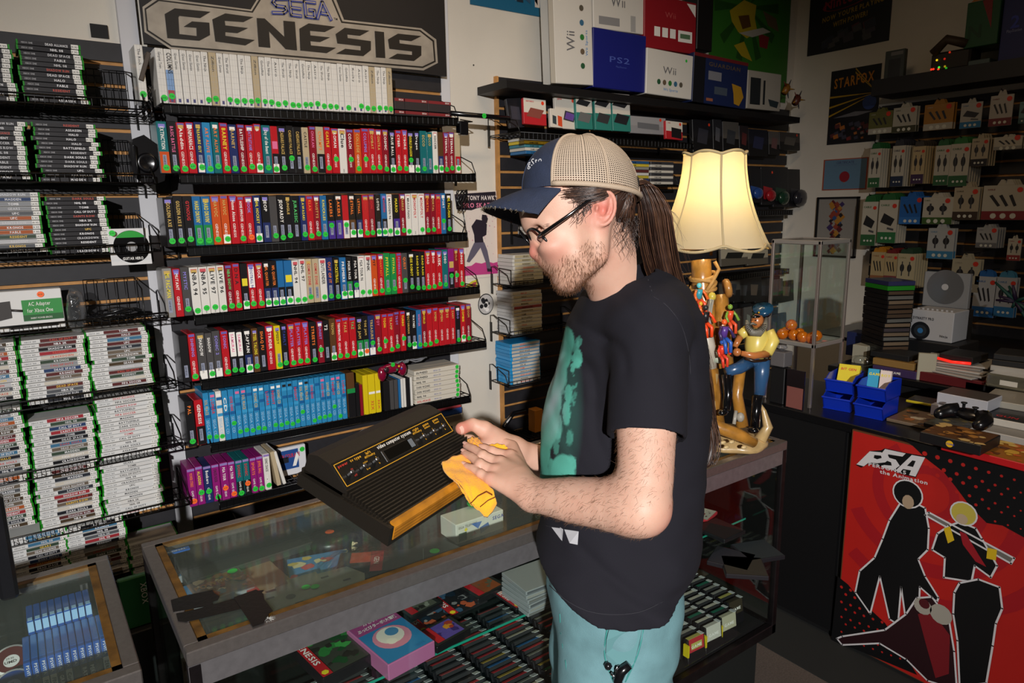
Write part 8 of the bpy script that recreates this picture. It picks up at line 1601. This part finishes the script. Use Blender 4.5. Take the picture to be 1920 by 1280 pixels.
# printed front: mint drips; own colour stored per point
xx = tV@np.array(rr_); yy = tV@np.array(uu_); pxs = np.array([((RW.T@(v-CAM))[0]/(RW.T@(v-CAM))[2]*F+960, (RW.T@(v-CAM))[1]/(RW.T@(v-CAM))[2]*F+640) for v in tV]) if len(tV) < 5 else None
Q = (tV-CAM)@RW; PXs = Q[:, 0]/Q[:, 2]*F+960; PYs = Q[:, 1]/Q[:, 2]*F+640
tN = normals(tV, tF); front = ((tN@(-rr_)) > -.35) | True
blobs = [(1062, 640, 14, 26, .9), (1052, 665, 18, 30, 1), (1040, 700, 22, 40, 1), (1030, 745, 22, 52, 1), (1028, 790, 20, 45, 1), (1022, 820, 16, 26, .9), (1083, 672, 8, 17, .95), (1074, 690, 4, 9, .9), (1066, 738, 7, 17, .9), (1062, 775, 7, 22, .9), (1046, 800, 8, 24, .85), (1019, 850, 12, 30, .9), (1016, 885, 12, 26, .9), (1068, 870, 12, 16, .85), (1055, 885, 22, 32, .95), (1033, 873, 5, 13, .8), (1031, 890, 4, 10, .8), (1058, 640, 4, 8, .8), (1068, 820, 6, 14, .6), (1043, 838, 5, 14, .6), (1075, 650, 5, 10, .6), (1085, 640, 6, 9, .5)]
r3 = np.random.default_rng(11); blobs += [(1050+r3.uniform(0, 34)+(700-yb)*.12, yb, r3.uniform(1.5, 4), r3.uniform(2.5, 9), r3.uniform(.4, .9)) for yb in r3.uniform(628, 830, 46)]
prt = np.zeros(len(tV))
for (bx, by, ra, rb, st) in blobs: d_ = ((PXs-bx)/ra)**2+((PYs-by)/rb)**2; prt = np.maximum(prt, st*np.clip((1.25-d_)*3.5, 0, 1))
ht = np.clip(1-((PXs-1062)/34)**2-((PYs-760)/150)**2, 0, 1)*.16
visd = Q[:, 2] < 1.5
prt = np.where(visd, np.maximum(prt, ht), 0)
lt = np.where(visd & (PYs > 600), np.clip((1064-PXs)/26, 0, 1)*np.clip((840-PYs)/90, 0, 1)*(.75+.25*np.sin(PYs*.11+PXs*.2)), 0)
TEEP = D.materials.new('black_cotton_printed'); TEEP.use_nodes = True; nt = TEEP.node_tree; b = nt.nodes['Principled BSDF']; b.inputs['Roughness'].default_value = .9; b.inputs['Specular IOR Level'].default_value = .25
aa = nt.nodes.new('ShaderNodeAttribute'); aa.attribute_name = 'print'; ab_ = nt.nodes.new('ShaderNodeAttribute'); ab_.attribute_name = 'pale'; ma = nt.nodes.new('ShaderNodeMix'); ma.data_type = 'RGBA'; ma.inputs[6].default_value = lin('55a896'); ma.inputs[7].default_value = lin('a3bcc0'); mbn = nt.nodes.new('ShaderNodeMix'); mbn.data_type = 'RGBA'; mbn.inputs[6].default_value = lin('1b1a21')
nt.links.new(ab_.outputs['Fac'], ma.inputs[0]); nt.links.new(ma.outputs[2], mbn.inputs[7]); nt.links.new(aa.outputs['Fac'], mbn.inputs[0]); nt.links.new(mbn.outputs[2], b.inputs['Base Color'])
tcn = nt.nodes.new('ShaderNodeTexCoord'); n3 = nt.nodes.new('ShaderNodeTexNoise'); n3.inputs['Scale'].default_value = 700; nt.links.new(tcn.outputs['Object'], n3.inputs['Vector']); b3 = nt.nodes.new('ShaderNodeBump'); b3.inputs['Strength'].default_value = .4; b3.inputs['Distance'].default_value = .001; nt.links.new(n3.outputs['Fac'], b3.inputs['Height']); nt.links.new(b3.outputs['Normal'], b.inputs['Normal'])
tee = npobj('t_shirt', tV, tF, TEEP, MAN, attr=dict(print=prt, pale=lt))
# white letter fragments under the forearm
def on_tee(px, py):
    d = (PXs-px)**2+(PYs-py)**2; d = np.where(visd & ((tN@cc_) > .0), d, 1e9); i = d.argmin(); r = ray(px, py); r = r/np.linalg.norm(r); L_ = (tV[i]-CAM)@r; return Vector(CAM+r*(L_-.003))
mb = MB()
for P in ([(1022, 985), (1034, 988), (1052, 1012), (1050, 1000), (1050, 990)], [(1050, 988), (1056, 992), (1054, 1014), (1049, 1008)], [(1058, 992), (1085, 996), (1083, 1021), (1068, 1018), (1062, 1003)]): mb.poly([on_tee(*p) for p in P], M('b4b4b8', .6))
mb.build('shirt_lettering', tee)
SEAMC = M('2a2930', .9)
for L_, nm in (([(1214, 517), (1219, 535), (1226, 556)], 'shoulder_seam'), ([(1226, 556), (1252, 574), (1278, 610), (1292, 660), (1296, 712)], 'armhole_seam'), ([(1160, 778), (1190, 772), (1230, 772), (1262, 778), (1284, 788)], 'sleeve_stitching'), ([(1030, 1098), (1065, 1128), (1105, 1147), (1150, 1153), (1200, 1148), (1245, 1128)], 'hem_stitching')):
    MB().tube([on_tee(*p)+Vector(_f)*.0028 for p in spl([(a_, b_, 0) for a_, b_ in L_], 20)[:, :2]], .0009, SEAMC, 4).build(nm, tee)
# ---- trousers
PT = M('678e94', .85, name='teal_denim', bump=.35, bscale=600, var=.14, vscale=25); STC = M('3a8a84', .8)
prow = [(1060, 1012, 1298), (1120, 1004, 1300), (1180, 1002, 1292), (1230, 1003, 1282), (1290, 1006, 1268)]
pt = SDF(np.array([HP[0]-.32, HP[1]-.32, .02]), np.array([HP[0]+.32, HP[1]+.32, HP[2]+.09]), .0062)
zt0 = W(1150, 1060, 1.42)[2]
wc = W(1151, 1090, 1.43); 
up_ = np.array([0, 0, 1.]); fwd_ = np.array([rr_[0], rr_[1], 0]); fwd_ /= np.linalg.norm(fwd_); sid = np.array([cc_[0], cc_[1], 0]); sid /= np.linalg.norm(sid)
AXZ = np.array([fwd_, sid, up_])
cw = lambda px, py: W(px, py, 1.43)
pt.ell(wc-up_*.0, (.142, .152, .13), AXZ, k=0)
crot = W(1140, 1230, 1.43)
for s_ in (1, -1):
    h0 = wc+sid*s_*.072-up_*.05; h1 = wc+sid*s_*.095-up_*.24-fwd_*.008; kn = np.array([h1[0], h1[1], .48])-fwd_*.01; ft = np.array([h1[0], h1[1], .06])+fwd_*.02
    pt.cap([h0, h1], [.115, .112], k=.05, sq=(sid, .86)); pt.cap([h1, kn, ft], [.112, .092, .085], k=.04, sq=(sid, .86))
P_ = pt.reg(pt.lo, pt.lo+pt.h*(pt.n-1))[1]
pt.f += (.004*np.sin(P_[..., 2]*34+vn(P_, 7)*3+(P_@fwd_)*20)+.003*vn(P_, 22)).astype(np.float32)
pt.f = np.maximum(pt.f, (.05-P_[..., 2]).astype(np.float32)); pt.f = np.maximum(pt.f, (P_[..., 2]-(wc[2]+.05)).astype(np.float32))
pV, pF = pt.mesh(); pV = relax(pV, pF, 2, .5); trs = npobj('trousers', pV, pF, PT, MAN)
Qp = (pV-CAM)@RW; PPX = Qp[:, 0]/Qp[:, 2]*F+960; PPY = Qp[:, 1]/Qp[:, 2]*F+640; pN = normals(pV, pF)
def on_tr(px, py, off=.002):
    d = (PPX-px)**2+(PPY-py)**2; d = np.where((pN@cc_) > -.1, d, 1e9); i = d.argmin(); r = ray(px, py); r = r/np.linalg.norm(r); L_ = (pV[i]-CAM)@r; return Vector(CAM+r*(L_-off))
mb = MB()
for L_ in ([(1050, 1150), (1052, 1190), (1060, 1235), (1064, 1270)], [(1140, 1170), (1134, 1210), (1136, 1240), (1150, 1278)], [(1208, 1168), (1200, 1210), (1190, 1240), (1172, 1278)]):
    mb.tube([on_tr(*p, off=0) for p in spl([(a_, b_, 0) for a_, b_ in L_], 14)[:, :2]], .0016, STC, 5)
mb.build('seam', trs)
# open thigh pocket with keys and black clip
mb = MB(); mb.poly([on_tr(x, y, .007) for x, y in ((1144, 1172), (1206, 1170), (1200, 1205), (1190, 1238), (1180, 1246), (1160, 1246), (1142, 1246), (1136, 1225), (1137, 1200))], M('5b888b', .85)); mb.build('pocket', trs)
kc = on_tr(1160, 1256, .012); t = thing('key_ring', 'black clip and keys sticking out of the teal trouser pocket', 'keys', kc)
MB().tube([on_tr(1180, 1246, .014), on_tr(1165, 1258, .016), on_tr(1158, 1276, .016), on_tr(1162, 1292, .014)], [.008, .010, .009, .007], BP, 8).build('clip', t)
MB().tube([kc+Vector((.010*math.cos(q)*.8, 0, .010*math.sin(q))) for q in [i*.5 for i in range(14)]], .0012, M('c9c9cc', .2, 1), 5).build('ring', t)
MB().ball(on_tr(1140, 1248, .01), .008, M('3a3a3e', .2, .8), 8).tube([on_tr(1145, 1262, .012), on_tr(1155, 1270, .014)], .003, M('c9c9cc', .2, 1), 6).build('key', t)
for s_ in (1, -1):
    c = wc+sid*s_*.095; mb = MB(); f0 = np.array([c[0], c[1], .035]); mb.tube([f0+fwd_*.07, f0+fwd_*.02, f0-fwd_*.08, f0-fwd_*.16, f0-fwd_*.19-up_*.005], [.034, .042, .04, .034, .022], M('1a1a1c', .6), 12).build('shoe', MAN)
# ---- cap
cp_ = thing('baseball_cap', 'trucker cap with navy front, beige mesh back and frayed brim on the man\'s head', 'cap', tuple(Hd(1090, 340)))
NV = M('232c42', .8, name='navy_cotton', bump=.5, bscale=500, var=.15, vscale=60); BG = M('b09c86', .7, name='beige_band', bump=.4, bscale=400)
MS = D.materials.new('beige_mesh'); MS.use_nodes = True; nt = MS.node_tree; b = nt.nodes['Principled BSDF']; b.inputs['Base Color'].default_value = lin('b8a590'); b.inputs['Roughness'].default_value = .6
uvn = nt.nodes.new('ShaderNodeUVMap'); vm = nt.nodes.new('ShaderNodeVectorMath'); vm.operation = 'FRACTION'; sb = nt.nodes.new('ShaderNodeVectorMath'); sb.operation = 'SUBTRACT'; sb.inputs[1].default_value = (.5, .5, 0); ln_ = nt.nodes.new('ShaderNodeVectorMath'); ln_.operation = 'LENGTH'; gt = nt.nodes.new('ShaderNodeMath'); gt.operation = 'GREATER_THAN'; gt.inputs[1].default_value = .30
nt.links.new(uvn.outputs[0], vm.inputs[0]); nt.links.new(vm.outputs[0], sb.inputs[0]); nt.links.new(sb.outputs[0], ln_.inputs[0]); nt.links.new(ln_.outputs['Value'], gt.inputs[0]); nt.links.new(gt.outputs[0], b.inputs['Alpha'])
cax = rotax(.03); c0_ = Hd(1089, 368); CA, CB, CC = .105, .107, .082
def crown(th, ph, g=0.0):  # th around (0 = front), ph 0 bottom .. pi/2 top
    e = math.cos(ph)**.82 if ph < math.pi/2 else 0; s_ = math.sin(ph)**.95
    ff = -math.cos(th); x = ff*(CA+g)*e+(-.004 if ff < 0 else 0)*s_; z = math.sin(th)*(CC+g)*e
    y = (CB+g)*s_ + (.010*(-ff)*(1-s_) )
    return c0_+cax[0]*(x+.002*s_)+cax[1]*y+np.array(cc_)*z
NT, NP = 96, 24
for part, (t0, t1), m_ in (('front_panel', (-1.02, 1.02), NV), ('mesh_panel', (1.02, 2*math.pi-1.02), MS)):
    vs = []; fs = []; n1 = 40 if part == 'front_panel' else 80
    for i in range(n1+1):
        for j in range(NP+1): vs.append(crown(t0+(t1-t0)*i/n1, (math.pi/2)*j/NP*.999))
    fs = [(i*(NP+1)+j, (i+1)*(NP+1)+j, (i+1)*(NP+1)+j+1, i*(NP+1)+j+1) for i in range(n1) for j in range(NP)]
    o = MB().add(vs, fs, m_, True).build(part, cp_)
    if part == 'mesh_panel':
        uv = o.data.uv_layers.new(name='UVMap'); L2 = np.zeros((len(o.data.loops), 2)); vi = np.zeros(len(o.data.loops), np.int32); o.data.loops.foreach_get('vertex_index', vi); L2[:, 0] = (vi//(NP+1))*1.25; L2[:, 1] = (vi % (NP+1))*1.9; uv.data.foreach_set('uv', L2.astype(np.float32).ravel())
mb = MB()
for th in (1.02, -1.02, 1.95, -1.95, 3.14): mb.tube([crown(th, math.pi/2*j/16*.99, .001) for j in range(17)], .0022 if abs(th) > 1.5 else .003, BG, 6)
mb.tube([crown(1.02+(2*math.pi-2.04)*i/40, .03, .0012) for i in range(41)], .005, BG, 6).build('band', cp_); mb = MB()
mb.tube([crown(0, math.pi/2*j/16*.99, .0006) for j in range(17)], .0012, NV, 5).ball(crown(0, 1.55), .006, NV, 8, (1, 1, .6)).build('front_seam', cp_)
# brim
vs = []; nb, nk_ = 28, 12
for lay in (0, 1):
    for i in range(nb+1):
        th = -1.18+2.36*i/nb; b0_ = crown(th, .02, .001)
        for j in range(nk_+1):
            q = j/nk_; ext = .074*math.cos(th*.95)**.7 if abs(th) < 1.55 else 0; p = b0_-cax[0]*ext*q-cax[1]*(.020*q*ext/.074+.008*q*q)-cax[1]*(.030*(th/1.18)**2*(.25+.75*q))-cax[1]*.003*lay*0-np.array(uu_)*.0028*lay; vs.append(p)
n_ = (nb+1)*(nk_+1); fs = []
for i in range(nb):
    for j in range(nk_): a = i*(nk_+1)+j; fs += [(a, a+nk_+1, a+nk_+2, a+1), (n_+a, n_+a+1, n_+a+nk_+2, n_+a+nk_+1)]
for i in range(nb): a = i*(nk_+1)+nk_; fs.append((a, a+nk_+1, n_+a+nk_+1, n_+a))
MB().add(vs, fs, NV, True).build('brim', cp_)
fy = Strands()
for i in range(120):
    th = rng.uniform(-1.0, 1.1); ii = int((th+1.18)/2.36*nb); p = np.array(vs[ii*(nk_+1)+nk_]); fy.add([p, p-uu_*.002+rng.normal(0, .0016, 3), p-uu_*.004+rng.normal(0, .0025, 3)], .0003)
fy.build('frayed_threads', M('a89a80', .8), cp_)
MB().prism([Hd(1174, 342, .02), Hd(1188, 336, .01), Hd(1192, 352, .01), Hd(1178, 362, .02)], -cc_*.05, M('6a6258', .6)).build('strap', cp_)
mb = MB(); fw = crown(.62, .35, .0015); a_ = crown(.45, .35, .0015)-crown(.8, .35, .0015); a_ /= np.linalg.norm(a_)
lt0 = crown(.92, .42, .002); mb.text('gSto', Vector(crown(.35, .38, .0025)), Vector(-a_ if False else (crown(.95, .42, .0025)-crown(.35, .38, .0025))/np.linalg.norm(crown(.95, .42, .0025)-crown(.35, .38, .0025))), Vector(uu_), .018, M('c9c9cc', .6), width=.036); mb.build('cap_lettering', cp_)
# ---- orange cloth
CL = M('ffb01c', .85, name='orange_microfibre', bump=.9, bscale=500, var=.12, vscale=30, sheen=.3)
def kz(x, y): return .045
def cloth(name, rows, thick=.0035):
    n = len(rows); m_ = len(rows[0]); vs = []; P = np.array(rows)
    A_ = [spl(P[i], 22) for i in range(n)]; A_ = np.array(A_).transpose(1, 0, 2); B_ = np.array([spl(a, 26) for a in A_]); h, w_ = B_.shape[:2]
    for i in range(h):
        for j in range(w_): B_[i, j] += KR[:, 2]*(.0012*math.sin(i*1.1+j*.7)+.001*math.sin(j*1.3-i*.5))
    nn_ = KR[:, 2]*thick; vs = list(B_.reshape(-1, 3))+list((B_-nn_).reshape(-1, 3)); N_ = h*w_; fs = []
    for i in range(h-1):
        for j in range(w_-1): a = i*w_+j; fs += [(a, a+1, a+w_+1, a+w_), (N_+a, N_+a+w_, N_+a+w_+1, N_+a+1)]
    for j in range(w_-1): fs += [(j, N_+j, N_+j+1, j+1), ((h-1)*w_+j, (h-1)*w_+j+1, N_+(h-1)*w_+j+1, N_+(h-1)*w_+j)]
    for i in range(h-1): fs += [(i*w_, (i+1)*w_, N_+(i+1)*w_, N_+i*w_), (i*w_+w_-1, N_+i*w_+w_-1, N_+(i+1)*w_+w_-1, (i+1)*w_+w_-1)]
    return vs, fs
clt = thing('cleaning_cloth', 'orange microfibre cloth folded under the fingers on the console', 'cloth', tuple(ksurf(875, 880, .006)))
def K3(px, py, l): return ksurf(px, py, l)
# lower fold: over the ribs, hanging over the wooden front
def hang(px, py, w): return W(px, py, w)
wq = depth(ksurf(890, 915, .01))
v1, f1 = cloth('a', [[K3(828, 866, .006), K3(848, 856, .012), K3(868, 852, .008), K3(880, 862, .006)], [K3(836, 885, .008), K3(858, 878, .010), K3(885, 878, .008), K3(905, 895, .008)], [K3(868, 912, .010), K3(880, 905, .012), K3(905, 905, .012), K3(922, 915, .014)], [hang(886, 945, wq-.01), hang(898, 948, wq-.012), hang(915, 940, wq-.012), hang(930, 935, wq-.008)], [hang(898, 948, wq-.005), hang(910, 966, wq-.008), hang(918, 964, wq-.008), hang(932, 944, wq-.005)]])
MB().add(v1, f1, CL, True).build('front_fold', clt)
v1, f1 = cloth('b', [[K3(827, 868, .004), K3(835, 872, .001), K3(850, 884, .003)], [K3(838, 882, .004), K3(850, 892, .002), K3(864, 902, .004)], [hang(858, 905, wq-.001), hang(868, 918, wq), hang(880, 925, wq)], [hang(876, 930, wq), hang(884, 945, wq+.002), hang(893, 948, wq)]])
MB().add(v1, f1, CL, True).build('under_fold', clt)
v1, f1 = cloth('c', [[K3(876, 824, .006), K3(882, 838, .010), K3(893, 850, .008)], [K3(886, 819, .012), K3(896, 832, .016), K3(908, 848, .010)], [K3(898, 822, .008), K3(906, 834, .010), K3(912, 845, .006)]])
MB().add(v1, f1, CL, True).build('back_fold', clt)
v1, f1 = cloth('d', [[K3(905, 836, .012), K3(908, 845, .008)], [K3(925, 833, .020), K3(930, 842, .012)], [K3(945, 834, .022), K3(952, 846, .014)], [K3(955, 846, .012), K3(958, 850, .008)]])
MB().add(v1, f1, CL, True).build('side_fold', clt)
mb = MB(); mb.tube([hang(882, 944, wq-.014), hang(896, 930, wq-.016), hang(912, 922, wq-.018), hang(923, 928, wq-.016)], .0009, M('7a3a10', .7), 4).tube([hang(900, 950, wq-.014), hang(915, 938, wq-.016), hang(928, 932, wq-.014)], .0009, M('7a3a10', .7), 4).build('stitching', clt)
for o in D.objects:
    if '_o' in o.keys(): del o['_o']
